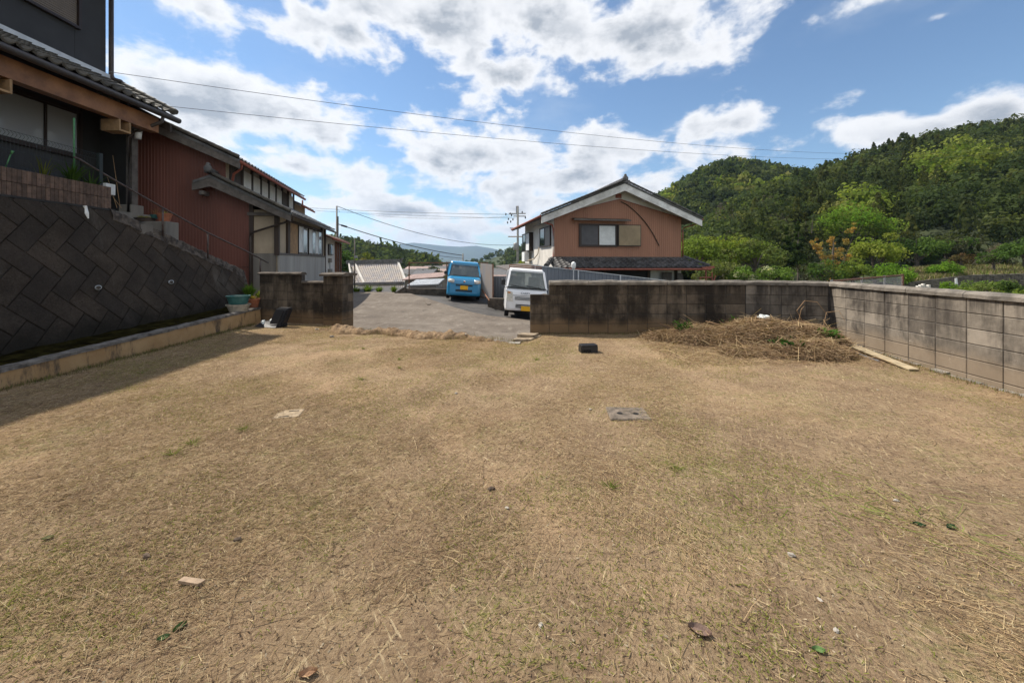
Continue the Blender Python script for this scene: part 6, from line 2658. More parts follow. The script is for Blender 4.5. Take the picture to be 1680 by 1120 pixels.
def crown_quads(rg, n, rx, rz, cone=False, size=.55):
    """leaf tufts on an uneven ellipsoid / cone: centres, normals -> quad vertices (n,4,3)"""
    d = rg.normal(size=(n, 3))
    d /= np.linalg.norm(d, axis=1)[:, None]
    d[:, 2] = np.where(d[:, 2] < -.35, -d[:, 2], d[:, 2])
    lob = 1 + .22 * np.sin(d[:, 0] * 4.1 + rg.uniform(0, 6)) * np.cos(d[:, 1] * 3.7 + rg.uniform(0, 6)) + .12 * rg.normal(size=n)
    rad = rg.uniform(.72, 1.03, n) * lob
    if cone:
        h = rg.uniform(0, 1, n) ** 1.25
        a = rg.uniform(0, 2 * np.pi, n)
        rr_ = rx * (1 - h) * rg.uniform(.6, 1.05, n) + .1
        P = np.stack([rr_ * np.cos(a), rr_ * np.sin(a), (h * 2 - 1) * rz], 1)
        N = np.stack([np.cos(a), np.sin(a), np.full(n, .5)], 1)
    else:
        P = d * rad[:, None] * np.array([rx, rx, rz])
        N = d.copy()
    N = N + rg.normal(size=(n, 3)) * .45
    N /= np.linalg.norm(N, axis=1)[:, None]
    T = np.cross(N, rg.normal(size=(n, 3)))
    T /= np.linalg.norm(T, axis=1)[:, None] + 1e-9
    B = np.cross(N, T)
    s = size * rg.uniform(.6, 1.3, n)[:, None]
    Q = np.stack([P - T * s - B * s * .7, P + T * s - B * s * .5, P + T * s * .8 + B * s * .7, P - T * s * .7 + B * s * .6], 1)
    return Q


def project(p):
    return 840 + F * p[0] / p[1], 430 - F * (p[2] - EYE) / p[1]


def forest(name, label, hill, count, quads, rx, seed, v0=.0, v1=1.03, u0=0.0, u1=1.0, species=None, size=.55, far=140):
    rg = np.random.default_rng(seed)
    protos = [crown_quads(rg, quads, 1.0, 1.0, cone=(k >= 5), size=size / rx) for k in range(8)]
    coarse = [crown_quads(rg, quads // 2, 1.0, 1.0, cone=(k >= 5), size=size * 1.5 / rx) for k in range(8)]
    Vs, Cs = [], []
    for i in range(count):
        u, v = rg.uniform(u0, u1), v0 + (v1 - v0) * rg.uniform() ** .85
        p = hill.pt(u, v)
        px, py = project((p[0], p[1], p[2] + 4))
        kind, sc = 'ever', rg.uniform(.5, 1.35)
        if species:
            kind, k2 = species(px, py, rg)
            if kind is None:
                continue
            sc *= k2
        if kind == 'cedar':
            Q = (protos if p[1] < far else coarse)[5 + rg.integers(3)]
            ax = np.array([rx * .78 * sc, rx * .78 * sc, rx * 1.25 * sc])
            pal = CEDAR
        else:
            Q = (protos if p[1] < far else coarse)[rg.integers(5)]
            ax = np.array([rx * sc, rx * sc, rx * sc * rg.uniform(.85, 1.25)])
            pal = {'ever': EVER, 'light': LIGHT, 'grey': GREYT}[kind]
        a = rg.uniform(0, 6.28)
        ca_, sa_ = math.cos(a), math.sin(a)
        Rm = np.array([[ca_, -sa_, 0], [sa_, ca_, 0], [0, 0, 1]])
        V = (Q.reshape(-1, 3) * ax) @ Rm.T + np.array([p[0], p[1], p[2] + ax[2] * .85 + rg.uniform(0, 2.0)])
        Vs.append(V)
        base = pal[rg.integers(len(pal))] * rg.uniform(.75, 1.25)
        Cs.append(base[None, :] * rg.uniform(.72, 1.28, (len(Q), 1)))
    V = np.concatenate(Vs)
    C = np.concatenate(Cs)
    Fq = np.arange(len(V)).reshape(-1, 4)
    o = inst(name, np_mesh(name, V, Fq, MAT['fol'], C))
    return tag(o, label, 'forest', kind='stuff')


def spB(px, py, rg):
    if ((px - 1578) / 74) ** 2 + ((py - 282) / 22) ** 2 < 1:
        return 'light', 1.15
    if ((px - 1400) / 62) ** 2 + ((py - 365) / 30) ** 2 < 1 and rg.uniform() < .7:
        return 'light', 1.1
    if px < 1420 and py > 330 and py < 400 and rg.uniform() < .1:
        return 'grey', .9
    if px > 1500 and py > 440:
        return None, 1
    r = rg.uniform()
    if px > 1300 and px < 1520 and py < 380:
        return ('cedar' if r < .55 else 'ever'), 1
    return ('cedar' if r < .15 else ('light' if r > .985 else 'ever')), 1


def spA(px, py, rg):
    if ((px - 1215) / 38) ** 2 + ((py - 312) / 16) ** 2 < 1 or ((px - 1290) / 36) ** 2 + ((py - 306) / 11) ** 2 < 1 or ((px - 1105) / 20) ** 2 + ((py - 322) / 10) ** 2 < 1:
        return 'light', 1.0
    if ((px - 1265) / 40) ** 2 + ((py - 375) / 25) ** 2 < 1 and rg.uniform() < .6:
        return 'grey', 1.0
    if 740 < px < 830 and rg.uniform() < .75:
        return None, 1
    r = rg.uniform()
    return ('light' if r > .985 else 'ever'), 1


forest('forest', 'dark evergreen forest covering the near right hillside', hillB, 2900, 230, 3.3, 1, v0=.03, u0=.02, u1=.70, species=spB, size=.30)
forest('forest', 'dense green forest on the rounded hill behind the brown house', hillA, 3200, 150, 3.8, 2, v0=.05, u0=.05, species=spA, size=.55)
forest('forest', 'dark forest on the distant spur at left centre', hillC, 900, 90, 4.6, 3, v0=.0, u0=.45, u1=1.0, size=.7)

# ================================================================== SINGLE TREES AND SHRUBS
def tree(name, label, px, ytop, ybase, wpx, Y, cols, seed, leaves=2600, leaf=.16, shape='round', trunk_vis=.25, cat='tree', group=None, zb=None, clusters=34):
    rg = np.random.default_rng(seed)
    base = at(px, ybase, Y)
    z0 = valley_z(base.x, Y) if zb is None else zb
    top = at(px, ytop, Y).z
    wid = wpx / F * Y
    H = top - z0
    t = thing(name, label, cat, (base.x, Y, z0), 0, group)
    cb = max(H * trunk_vis, .1)
    cz, rz_ = (cb + H) / 2, (H - cb) / 2
    rx_ = wid / 2
    # limbs and trunk
    mb = MB()
    lean = rg.normal() * .03 * H
    mb.tube([(0, 0, -.3), (lean * .4, 0, H * .3), (lean, .02 * H, H * .62), (lean * 1.1, 0, H * .9)], [wid * .035 + .05, wid * .03 + .04, wid * .018 + .03, .015], 7)
    cl = []
    for i in range(clusters):
        if shape == 'cone':
            h = rg.uniform(0, 1) ** 1.1
            a = rg.uniform(0, 6.28)
            rr_ = rx_ * (1 - h) * rg.uniform(.35, .95)
            c = np.array([rr_ * math.cos(a), rr_ * math.sin(a), cb + h * (H - cb) * .97])
            s = rx_ * (.30 * (1 - h) + .10)
        elif shape == 'plume':
            a = rg.uniform(0, 6.28)
            k = i % 6 if rg.uniform() < .8 else rg.uniform(0, 6)
            dirx, diry = math.cos(k * 1.05), math.sin(k * 1.05)
            f = rg.uniform(.1, 1.0)
            c = np.array([dirx * rx_ * f ** 1.6 * .95, diry * rx_ * f ** 1.6 * .6, cb * .5 + (H - cb * .5) * (f * (.6 + .08 * k) + .05)])
            c = c + rg.normal(size=3) * np.array([.05, .05, .10]) * rx_
            s = rx_ * .11 * (1.3 - .7 * f)
        else:
            d = rg.normal(size=3)
            d /= np.linalg.norm(d)
            if d[2] < -.4:
                d[2] *= -.5
            r_ = rg.uniform(.45, .92)
            c = np.array([d[0] * rx_ * r_, d[1] * rx_ * r_, cz + d[2] * rz_ * r_])
            s = (rx_ * rz_) ** .5 * rg.uniform(.20, .38)
        cl.append((c, s))
        if i % 4 == 0 and shape != 'plume':
            mb.tube([(lean * .7, 0, max(cb * .8, c[2] * .55)), tuple(c * np.array([.55, .55, .85])), tuple(c)], [wid * .012 + .02, wid * .008 + .015, .008], 4, caps=False)
    if shape == 'plume':
        for k in range(6):
            mb.tube([(0, 0, 0), (math.cos(k * 1.05) * rx_ * .35, math.sin(k * 1.05) * rx_ * .3, H * .4), (math.cos(k * 1.05) * rx_ * .9, math.sin(k * 1.05) * rx_ * .6, H * (.65 + .05 * k))], [.06, .05, .02], 5)
    mb.build('trunk', MAT['bark'], t, fix=False)
    per = max(8, leaves // clusters)
    P, C, Nn = [], [], []
    cols = np.array(cols)
    for (c, s) in cl:
        d = rg.normal(size=(per, 3))
        d /= np.linalg.norm(d, axis=1)[:, None]
        rad = rg.uniform(.55, 1.08, per) ** .6
        pts_ = c + d * (s * rad)[:, None] * np.array([1.15, 1.15, .8])
        P.append(pts_)
        Nn.append(d)
        base_c = cols[rg.integers(len(cols))] * rg.uniform(.8, 1.2)
        C.append(base_c[None, :] * rg.uniform(.7, 1.3, (per, 1)))
    P, C, Nn = np.concatenate(P), np.concatenate(C), np.concatenate(Nn)
    n = len(P)
    Nn = Nn + rg.normal(size=(n, 3)) * .6 + np.array([0, 0, .3])
    Nn /= np.linalg.norm(Nn, axis=1)[:, None]
    T = np.cross(Nn, rg.normal(size=(n, 3)))
    T /= np.linalg.norm(T, axis=1)[:, None] + 1e-9
    B = np.cross(Nn, T)
    s = (leaf * rg.uniform(.6, 1.4, n))[:, None]
    Q = np.stack([P - T * s, P - B * s * .55, P + T * s, P + B * s * .55], 1).reshape(-1, 3)
    me = np_mesh('crown', Q, np.arange(len(Q)).reshape(-1, 4), MAT['fol'], C)
    inst('crown', me, t)
    return t


LG = [(.115, .155, .032), (.14, .18, .038), (.10, .135, .03)]
YG = [(.16, .19, .035), (.19, .21, .045), (.13, .17, .03)]
OL = [(.10, .115, .04), (.085, .11, .035), (.12, .13, .05)]
DG = [(.035, .055, .018), (.045, .07, .02)]
MG = [(.06, .10, .025), (.075, .115, .028), (.05, .085, .022)]
BR = [(.10, .175, .025), (.13, .21, .03)]
WF = [(.085, .13, .03), (.10, .15, .035), (.30, .30, .19)]
OR = [(.33, .20, .055), (.28, .17, .055), (.24, .18, .06)]
GY = [(.12, .11, .08), (.10, .105, .06)]
for _p in (LG, YG, OL, MG, BR, WF, OR):
    for _i, _c in enumerate(_p):
        _p[_i] = tuple(v * 1.4 for v in _c)
TG = 'trees at the foot of the right hill'
tree('broad_tree', 'fresh green tree directly right of the brown house corner', 1146, 388, 470, 84, 62, LG, 101, 3600, .20, group=TG)
tree('broad_tree', 'yellow-green round tree standing second right of the brown house', 1188, 378, 468, 92, 66, YG, 102, 3800, .20, group=TG)
tree('broad_tree', 'olive tree with dense crown right of the yellow-green tree', 1238, 392, 470, 112, 61, OL + LG, 103, 4600, .19, group=TG)
tree('broad_tree', 'low dark leafy tree tucked against the brown house lower roof', 1172, 425, 476, 70, 50, OL, 111, 3000, .16, group=TG, trunk_vis=.1)
tree('flowering_bush', 'bush with white blossom left of the other blossoming bush', 1216, 436, 478, 62, 48, WF, 104, 3000, .14, trunk_vis=.05, cat='bush')
tree('flowering_bush', 'larger blossoming bush with white flower heads by the conifers', 1268, 432, 474, 66, 48, WF, 105, 3200, .14, trunk_vis=.05, cat='bush')
tree('conifer', 'dark conifer with bare pale trunk, left of the pair', 1291, 372, 462, 28, 66, DG, 106, 2200, .20, 'cone', .34, group=TG)
tree('conifer', 'tallest dark conifer with bare pale trunk, right of the pair', 1309, 362, 462, 32, 68, DG, 107, 2400, .20, 'cone', .34, group=TG)
tree('conifer', 'brownish cedar behind the pair of bare-trunked conifers', 1322, 340, 455, 36, 84, [(.06, .062, .02), (.05, .06, .02)], 108, 2400, .24, 'cone', .15, group=TG)
tree('bamboo_clump', 'orange withered bamboo plumes between the conifers and the yellow tree', 1366, 376, 468, 76, 60, OR, 109, 4200, .13, 'plume', .1, cat='bamboo', clusters=170)
tree('broad_tree', 'large bright green tree on the slope above the bamboo', 1402, 326, 432, 112, 84, BR + LG, 110, 5200, .25, zb=-1.5, group=TG)
tree('broad_tree', 'billowing yellow-green tree right of the orange bamboo', 1436, 376, 466, 76, 62, YG, 112, 4200, .19, zb=-3, trunk_vis=.12, group=TG)
tree('shrub', 'dull green undergrowth shrub below the orange bamboo', 1345, 425, 470, 70, 56, MG + GY, 113, 2600, .15, trunk_vis=.05, cat='bush')
tree('shrub', 'mid green shrub at the foot of the yellow-green tree', 1400, 428, 468, 62, 56, MG + LG, 114, 2600, .15, trunk_vis=.05, cat='bush')
tree('shrub', 'bright green shrub left of the chain-link end post', 1470, 432, 470, 60, 52, BR, 115, 2600, .14, trunk_vis=.05, cat='bush')
tree('broad_tree', 'mid green tree above the brown grass bank', 1505, 384, 442, 90, 76, MG, 116, 4000, .22, zb=-1.2, trunk_vis=.1, group=TG)
tree('broad_tree', 'grey-green loose tree right of the mid green tree', 1552, 382, 440, 80, 78, MG + GY, 117, 3800, .22, zb=-.8, trunk_vis=.1, group=TG)
tree('conifer', 'small pointed olive cypress on the upper right slope', 1628, 370, 414, 34, 86, [(.065, .08, .02), (.055, .07, .02)], 118, 2000, .22, 'cone', .05, zb=1.6, group=TG)
tree('shrub', 'bright green shrub growing on the old stone bank', 1545, 430, 458, 52, 57, BR, 119, 2400, .14, zb=-1.3, trunk_vis=.05, cat='bush')
tree('shrub', 'wide domed shrub with grey twigs on the upper terrace', 1630, 413, 440, 52, 60, MG + GY, 120, 2600, .14, zb=.3, trunk_vis=.1, cat='bush')
tree('broad_tree', 'dark green tree at the right edge of the upper terrace', 1682, 392, 440, 80, 64, MG, 121, 3400, .18, zb=.3, trunk_vis=.1, group=TG)
tree('shrub', 'pale pinkish shrub above the terrace', 1642, 398, 418, 26, 70, [(.22, .17, .14), (.17, .15, .11)], 122, 1200, .14, zb=1.4, trunk_vis=.05, cat='bush')
tree('shrub', 'brown bush on the grass bank left of the domed shrub', 1578, 413, 436, 34, 66, [(.14, .09, .045), (.11, .09, .04)], 123, 1500, .14, zb=.3, trunk_vis=.05, cat='bush')
tree('shrub', 'pale green spreading bush in the field behind the right wall', 1618, 455, 492, 90, 36, [(.13, .19, .045), (.16, .20, .06)], 124, 4200, .085, zb=-2.4, trunk_vis=.15, cat='bush')
tree('shrub', 'dark green shrub in the field at the right edge', 1662, 460, 492, 44, 34, DG + MG, 125, 2600, .08, zb=-2.4, trunk_vis=.1, cat='bush')
tree('shrub', 'small round bright green shrub in the field', 1556, 463, 484, 24, 40, BR, 126, 1800, .075, zb=-2.4, trunk_vis=.1, cat='bush')
tree('shrub', 'low leafy bush spreading near the wall coping at far right', 1700, 476, 500, 110, 24, LG, 127, 3000, .06, zb=-2.4, trunk_vis=.1, cat='bush')
tree('shrub', 'yellow-green low bush row behind the wall coping', 1640, 478, 498, 70, 28, YG, 128, 2600, .06, zb=-2.4, trunk_vis=.1, cat='bush')
tree('shrub', 'grassy bush in the field below the stone bank', 1590, 474, 492, 60, 34, YG + LG, 129, 2400, .07, zb=-2.4, trunk_vis=.1, cat='bush')
# left-centre trees
tree('broad_tree', 'yellow-tinged tree above the ridge of the tiled roof', 600, 416, 445, 34, 95, [(.15, .17, .04), (.20, .17, .06)], 130, 2400, .30, zb=-6, trunk_vis=.3)
tree('broad_tree', 'green tree left of the yellow-tinged tree', 574, 414, 448, 34, 90, MG + LG, 131, 2400, .28, zb=-6, trunk_vis=.3)
tree('broad_tree', 'dark green tree against the annex of the red house', 556, 405, 450, 40, 85, DG + MG, 132, 2400, .28, zb=-6, trunk_vis=.3)
tree('shrub', 'brownish green bush behind the chain-link fence by the blue car', 722, 441, 474, 46, 36, [(.14, .13, .04), (.10, .12, .035)], 133, 2800, .085, zb=-2.6, trunk_vis=.05, cat='bush')
tree('shrub', 'bright yellow-green hedge by the lower roof of the brown house', 859, 421, 436, 26, 27, [(.26, .30, .03), (.20, .25, .03)], 134, 1800, .06, zb=-1.5, trunk_vis=.4, cat='bush')
tree('broad_tree', 'round dark tree in the valley above the sheds', 712, 434, 446, 20, 120, DG + MG, 135, 1500, .3, zb=-7, trunk_vis=.2)
for i, (px, w_, h_) in enumerate(((585, 18, 9), (603, 22, 13), (622, 16, 10), (646, 14, 11), (571, 14, 8))):
    lab = ['weeds at the base of the thin rusty pole', 'taller weed clump along the far driveway edge', 'low weed clump in front of the skirt roof', 'small weed clump beside the concrete upstand', 'weed clump just right of the gate pillar'][i]
    X = (px - 840) / F * 19.75
    weed(lab, (X, 19.75, -.08), 150, w_ / F * 19.75 * .6, h_ / F * 19.75 * 1.3, (.13, .19, .035), 140 + i, .02)

# old stone bank and terrace on the right
MAT['bank_stone'] = M('bank_stone', (0.115, 0.100, 0.078), 0.95, 0.4, 1.2, 0.8, 6, c2=(0.17, 0.15, 0.12), bdist=0.1)
MAT['terrace_grass'] = M('terrace_grass', (0.16, 0.17, 0.055), 1.0, 0.3, 0.3, 0.6, 6, c2=(0.23, 0.215, 0.085), bdist=0.1)
bk_pts = [at(1470, 468, 50), at(1510, 461, 52), at(1560, 455, 54), at(1600, 451, 56), at(1680, 449, 56), at(1800, 449, 57), at(2200, 450, 60)]
mb = MB()
nst = 0
bw = thing('stone_bank', 'old weathered stone bank across the field on the right', 'wall', (bk_pts[0].x, bk_pts[0].y, -2.6))
bO = Vector((bk_pts[0].x, bk_pts[0].y, -2.6))
rgs = random.Random(5)
for i in range(len(bk_pts) - 1):
    a, b_ = bk_pts[i], bk_pts[i + 1]
    mb.prism([(a.x, a.y + .12, a.z - .05), (b_.x, b_.y + .12, b_.z - .05), (b_.x, b_.y + .12, -3.2), (a.x, a.y + .12, -3.2)], (0, .6, 0))
W(mb, 'backing', MAT['bank_stone'], bw, bO)
mb = MB()
for i in range(len(bk_pts) - 2):
    a, b_ = bk_pts[i], bk_pts[i + 1]
    L_ = (b_ - a).length
    s = 0
    while s < L_:
        w_ = rgs.uniform(.35, .8)
        z = -2.9
        c = a.lerp(b_, min(1, (s + w_ / 2) / L_))
        while z < c.z:
            h_ = rgs.uniform(.25, .5)
            mb.box(c.x - w_ / 2 + .02, c.x + w_ / 2 - .02, c.y - rgs.uniform(0, .08), c.y + .2, z + .015, min(z + h_, c.z + .05) - .015, .04)
            z += h_
        s += w_
o = W(mb, 'stones', MAT['bank_stone'], bw, bO, fix=False)
o['kind'] = 'stuff'
mb = MB()
for i in range(len(bk_pts) - 1):
    a, b_ = bk_pts[i], bk_pts[i + 1]
    mb.add([(a.x, a.y + .2, a.z), (b_.x, b_.y + .2, b_.z), (b_.x * 1.35, b_.y * 1.35, b_.z + 1.2), (a.x * 1.35, a.y * 1.35, a.z + 1.6)], [(0, 1, 2, 3)])
tag(mb.build('terrace_ground', MAT['terrace_grass'], smooth=False), 'grassy terrace above the stone bank', kind='structure')


def blades(name, label, fn, n, seed, hgt, wid, cols, parent=None):
    """upright grass blades; fn(rg) -> x, y, z"""
    rg = np.random.default_rng(seed)
    P = np.array([fn(rg) for _ in range(n)])
    a = rg.uniform(0, 2 * np.pi, n)
    d = np.stack([np.cos(a), np.sin(a), np.zeros(n)], 1)
    lean = np.stack([np.cos(a + 1.57), np.sin(a + 1.57), np.zeros(n)], 1) * (hgt * rg.uniform(.1, .9, n))[:, None]
    h = hgt * rg.uniform(.5, 1.3, n)
    w = (wid * rg.uniform(.6, 1.3, n))[:, None]
    up = np.zeros((n, 3))
    up[:, 2] = h
    Q = np.stack([P - d * w, P + d * w, P + lean + up + d * w * .15, P + lean + up - d * w * .15], 1).reshape(-1, 3)
    cols = np.array(cols)
    C = cols[rg.integers(len(cols), size=n)] * rg.uniform(.7, 1.3, (n, 1))
    o = inst(name, np_mesh(name, Q, np.arange(4 * n).reshape(-1, 4), MAT['straw'], C), parent)
    return tag(o, label, 'grass', kind='stuff')


def fld(rg):
    Y = rg.uniform(14, 53)
    X = Y * rg.uniform(.95, 1.5)
    return (X, Y, valley_z(X, Y))


blades('field_grass', 'rough grass and weeds of the field behind the right wall', fld, 26000, 51, .34, .03, [(.12, .17, .035), (.16, .19, .05), (.26, .22, .10), (.10, .14, .03)])


def bankg(rg):
    i = rg.integers(0, len(bk_pts) - 2)
    f, g_ = rg.uniform(), rg.uniform()
    a, b_ = bk_pts[i], bk_pts[i + 1]
    x_ = a.x + (b_.x - a.x) * f
    y_ = a.y + (b_.y - a.y) * f
    k = 1 + .33 * g_
    return (x_ * k, y_ * k + .2, a.z + (b_.z - a.z) * f + 1.4 * g_)


blades('bank_grass', 'dry tan and green grass on the terrace above the stone bank', bankg, 16000, 52, .5, .05, [(.20, .20, .06), (.26, .21, .12), (.22, .17, .11), (.12, .17, .04)])
mb = MB()
p = at(1572, 463, 50)
mb.prism([(p.x - .35, p.y, p.z - .5), (p.x, p.y, p.z - .5), (p.x - .12, p.y, p.z + .55), (p.x - .38, p.y, p.z + .5)], (0, .06, 0))
tag(mb.build('white_board', MAT['white']), 'white board leaning at the stone bank', 'board')
mb = MB()
p = at(1515, 469, 44)
for k in range(5):
    mb.box(p.x - .6 + k * .3, p.x - .36 + k * .3, p.y, p.y + .3, p.z - .25, p.z + .12 * (k % 3), .03)
tag(mb.build('rubble', MAT['plaster_white']), 'pale rubble heap at the foot of the stone bank', 'rubble')

# ================================================================== DRY LITTER ON THE LOT
def m_noise2(x, y, s):
    return mnoise.noise(Vector((x * s, y * s, 1.7)))


def litter(name, label, n, seed, len_r, wid_r, cols, zmax, dens=None, dir_bias=None, mat='straw', curve=.25, near=0.8, tilt=.12, xr=(-5.8, 5.9), ymax=8.9, flat=False):
    """loose straws lying on the soil, denser towards the viewer where they can be told apart"""
    rg = np.random.default_rng(seed)
    out, C = [], []
    cols = np.array(cols)
    k = 0
    tries = 0
    pts_ = []
    while len(pts_) < n and tries < n * 12:
        tries += 1
        Y = near + (ymax - near) * rg.uniform() ** 1.4
        lim = min(1.45 * Y + 1.8, 6)
        X = rg.uniform(-lim, lim)
        if X < x_left(Y) + .02 or X > x_right(Y) - .02 or Y > y_front(X) - .02:
            continue
        if dens and rg.uniform() > dens(X, Y):
            continue
        pts_.append((X, Y, lot_z(X, Y)))
    P = np.array(pts_)
    n = len(P)
    a = rg.uniform(0, 2 * np.pi, n)
    if dir_bias is not None:
        m = rg.uniform(size=n) < .42
        bias = np.array([dir_bias(p[0], p[1]) for p in P])
        a = np.where(m, bias + rg.normal(size=n) * .5, a)
    L = rg.uniform(*len_r, n) * rg.uniform(.5, 1, n)
    w = rg.uniform(*wid_r, n)
    d = np.stack([np.cos(a), np.sin(a), rg.normal(size=n) * tilt], 1)
    s = np.stack([-np.sin(a), np.cos(a), np.zeros(n)], 1)
    cv = rg.normal(size=n) * curve
    P[:, 2] += .003 + rg.uniform(0, 1, n) ** 2 * zmax
    segs = []
    for f in (-.5, 0.0, .5):
        c = P + d * (L * f)[:, None] + s * (cv * L * (.25 - f * f))[:, None]
        ww = (w * (1.0 if f < .4 else .45))[:, None]
        zz = np.zeros((n, 3))
        zz[:, 2] = w * .4
        segs.append((c - s * ww + zz, c + s * ww - zz))
    V = np.stack([segs[0][0], segs[0][1], segs[1][0], segs[1][1], segs[2][0], segs[2][1]], 1).reshape(-1, 3)
    b = np.arange(n)[:, None] * 6
    c = cols[rg.integers(len(cols), size=n)] * rg.uniform(.7, 1.3, (n, 1))
    if flat:            # short straws: one straight blade each
        V = V.reshape(n, 6, 3)[:, [0, 1, 5, 4]].reshape(-1, 3)
        Fq, C = np.arange(4 * n).reshape(-1, 4), c
    else:
        Fq = np.concatenate([b + np.array([[0, 1, 3, 2]]), b + np.array([[2, 3, 5, 4]])], 0)
        C = np.concatenate([c, c], 0)
    o = inst(name, np_mesh(name, V, Fq, MAT[mat], C))
    return tag(o, label, 'grass', kind='stuff')


STRAW = [(.50, .38, .215), (.41, .295, .16), (.32, .22, .125), (.54, .435, .26), (.26, .172, .098), (.37, .265, .15), (.19, .125, .076)]


def dstraw(x, y):
    v = .55 + 1.3 * m_noise2(x, y, .55) + .9 * m_noise2(x, y, 1.9)
    if x > .50 * y and y < 5.5:
        v -= .55
    if x < -.25 * y:
        v += .12
    return max(.06, min(1, v))


def dgreen(x, y):
    v = -.02 + 1.5 * m_noise2(x + 11, y, .75) + 1.1 * m_noise2(x, y + 5, 2.4)
    if y < 2.4:
        v *= .55
    if x > 3.0 and y < 5:
        v -= .15
    return max(.02, min(1, v))


def flow(x, y):
    return .55 + .9 * m_noise2(x, y, .35) if x < .5 else 2.4 + .9 * m_noise2(x, y, .35)


litter('dry_grass', 'brown and straw-coloured cut grass littering the lot', 250000, 61, (.018, .075), (.0006, .0013), STRAW, .009, dstraw, flow, flat=True)
litter('dry_grass', 'longer pale straws scattered over the lot', 3900, 62, (.08, .26), (.0008, .0017), [(.44, .33, .20), (.36, .26, .15), (.30, .20, .12)], .03, dstraw, flow, curve=.35)
litter('short_grass', 'sparse short green grass sprouting through the litter', 64000, 63, (.010, .030), (.0010, .0020), [(.22, .24, .05), (.27, .28, .07), (.18, .21, .045), (.33, .31, .11)], .008, dgreen, None, 'fol', tilt=.35, flat=True)
litter('crumbs', 'small dark crumbs of soil and leaf over the lot', 26000, 64, (.005, .02), (.0015, .0035), [(.12, .08, .052), (.16, .11, .07), (.09, .062, .042), (.42, .35, .25)], .006, lambda x, y: .7, None, 'straw', tilt=.3, flat=True)


def dgs(x, y):
    c = ((x - (2.2 + (y - 2.4) * .05)) ** 2 / .55 + (y - 2.35 + .35 * (x - 2.2)) ** 2 / .12)
    c2 = ((x - 2.75) ** 2 / .35 + (y - 1.85 + .3 * (x - 2.75)) ** 2 / .03)
    return max(math.exp(-c * 1.5), .8 * math.exp(-c2 * 1.5)) - .05


litter('cut_stalks', 'pale green cut stalks strewn on the sandy right side', 1500, 65, (.10, .30), (.0012, .0026), [(.25, .28, .08), (.20, .25, .06), (.30, .30, .12)], .035, dgs, lambda x, y: 2.45, 'fol', curve=.3)


def dclump(cx, cy, r):
    return lambda x, y: math.exp(-((x - cx) ** 2 + (y - cy) ** 2) / r ** 2) - .1


# green tufts
for i, (px, py, r_) in enumerate(((590, 622, .13), (655, 590, .07), (596, 572, .08), (655, 604, .07), (880, 590, .1), (1110, 770, .12), (400, 705, .1), (318, 728, .12), (1000, 800, .10), (232, 612, .14), (560, 530, .14), (283, 745, .10))):
    p = onlot(px, py)
    t = thing('grass_tuft', ['bright green grass tuft left of centre on the lot', 'small green tuft below the soil ridge', 'faint green tuft near the left end of the soil ridge', 'green tuft just below another near the soil ridge', 'green tuft before the concrete strip', 'green patch right of centre on the lot', 'thin green tuft above the tan drain cover', 'thin green tuft left of the tan drain cover', 'green tuft below the grey drain cover', 'green weeds at the foot of the ochre kerb', 'green tuft in front of the black bin', 'sparse green tuft left on the lot'][i], 'grass', p)
    leaf_tuft(t, 34, r_, .035, (.17, .20, .045), 200 + i, 'blades', .0025, droop=.3)

# ------------------------------------------------------------------ heap of cut hay in the right corner
hc = Vector((4.35, 6.55, 0))


def heap_h(x, y):
    v = 0
    for (cx, cy, rx_, ry_, h_) in ((4.35, 6.75, 1.0, .62, .43), (5.05, 6.75, .7, .6, .36), (3.45, 7.1, .7, .5, .26), (4.6, 6.15, .75, .45, .20), (5.30, 6.75, .45, .45, .24), (2.9, 7.3, .5, .35, .12), (4.1, 6.2, .9, .4, .10)):
        v = max(v, h_ * max(0, 1 - ((x - cx) / rx_) ** 2 - ((y - cy) / ry_) ** 2) ** .8)
    return v


hp = thing('hay_heap', 'heap of dry cut grass and twigs in the right wall corner', 'hay heap', (4.4, 6.6, 0))
hO = Vector((4.4, 6.6, 0))
MAT['hay_core'] = M('hay_core', (0.15, 0.098, 0.06), 1.0, 0.4, 9, 1.0, 40, c2=(0.26, 0.18, 0.11), bdist=0.04)
mb = MB()
mb.grid(lambda u, v: (lambda X, Y: (X - hO.x, Y - hO.y, lot_z(X, Y) - .05 + heap_h(X, Y) * (1 + .25 * m_noise2(X, Y, 4)) + .03 * m_noise2(X, Y, 11) * (heap_h(X, Y) > 0)))(2.3 + u * 3.6, 5.5 + v * 2.15), 90, 60)
mb.build('core', MAT['hay_core'], hp)
rg = np.random.default_rng(71)


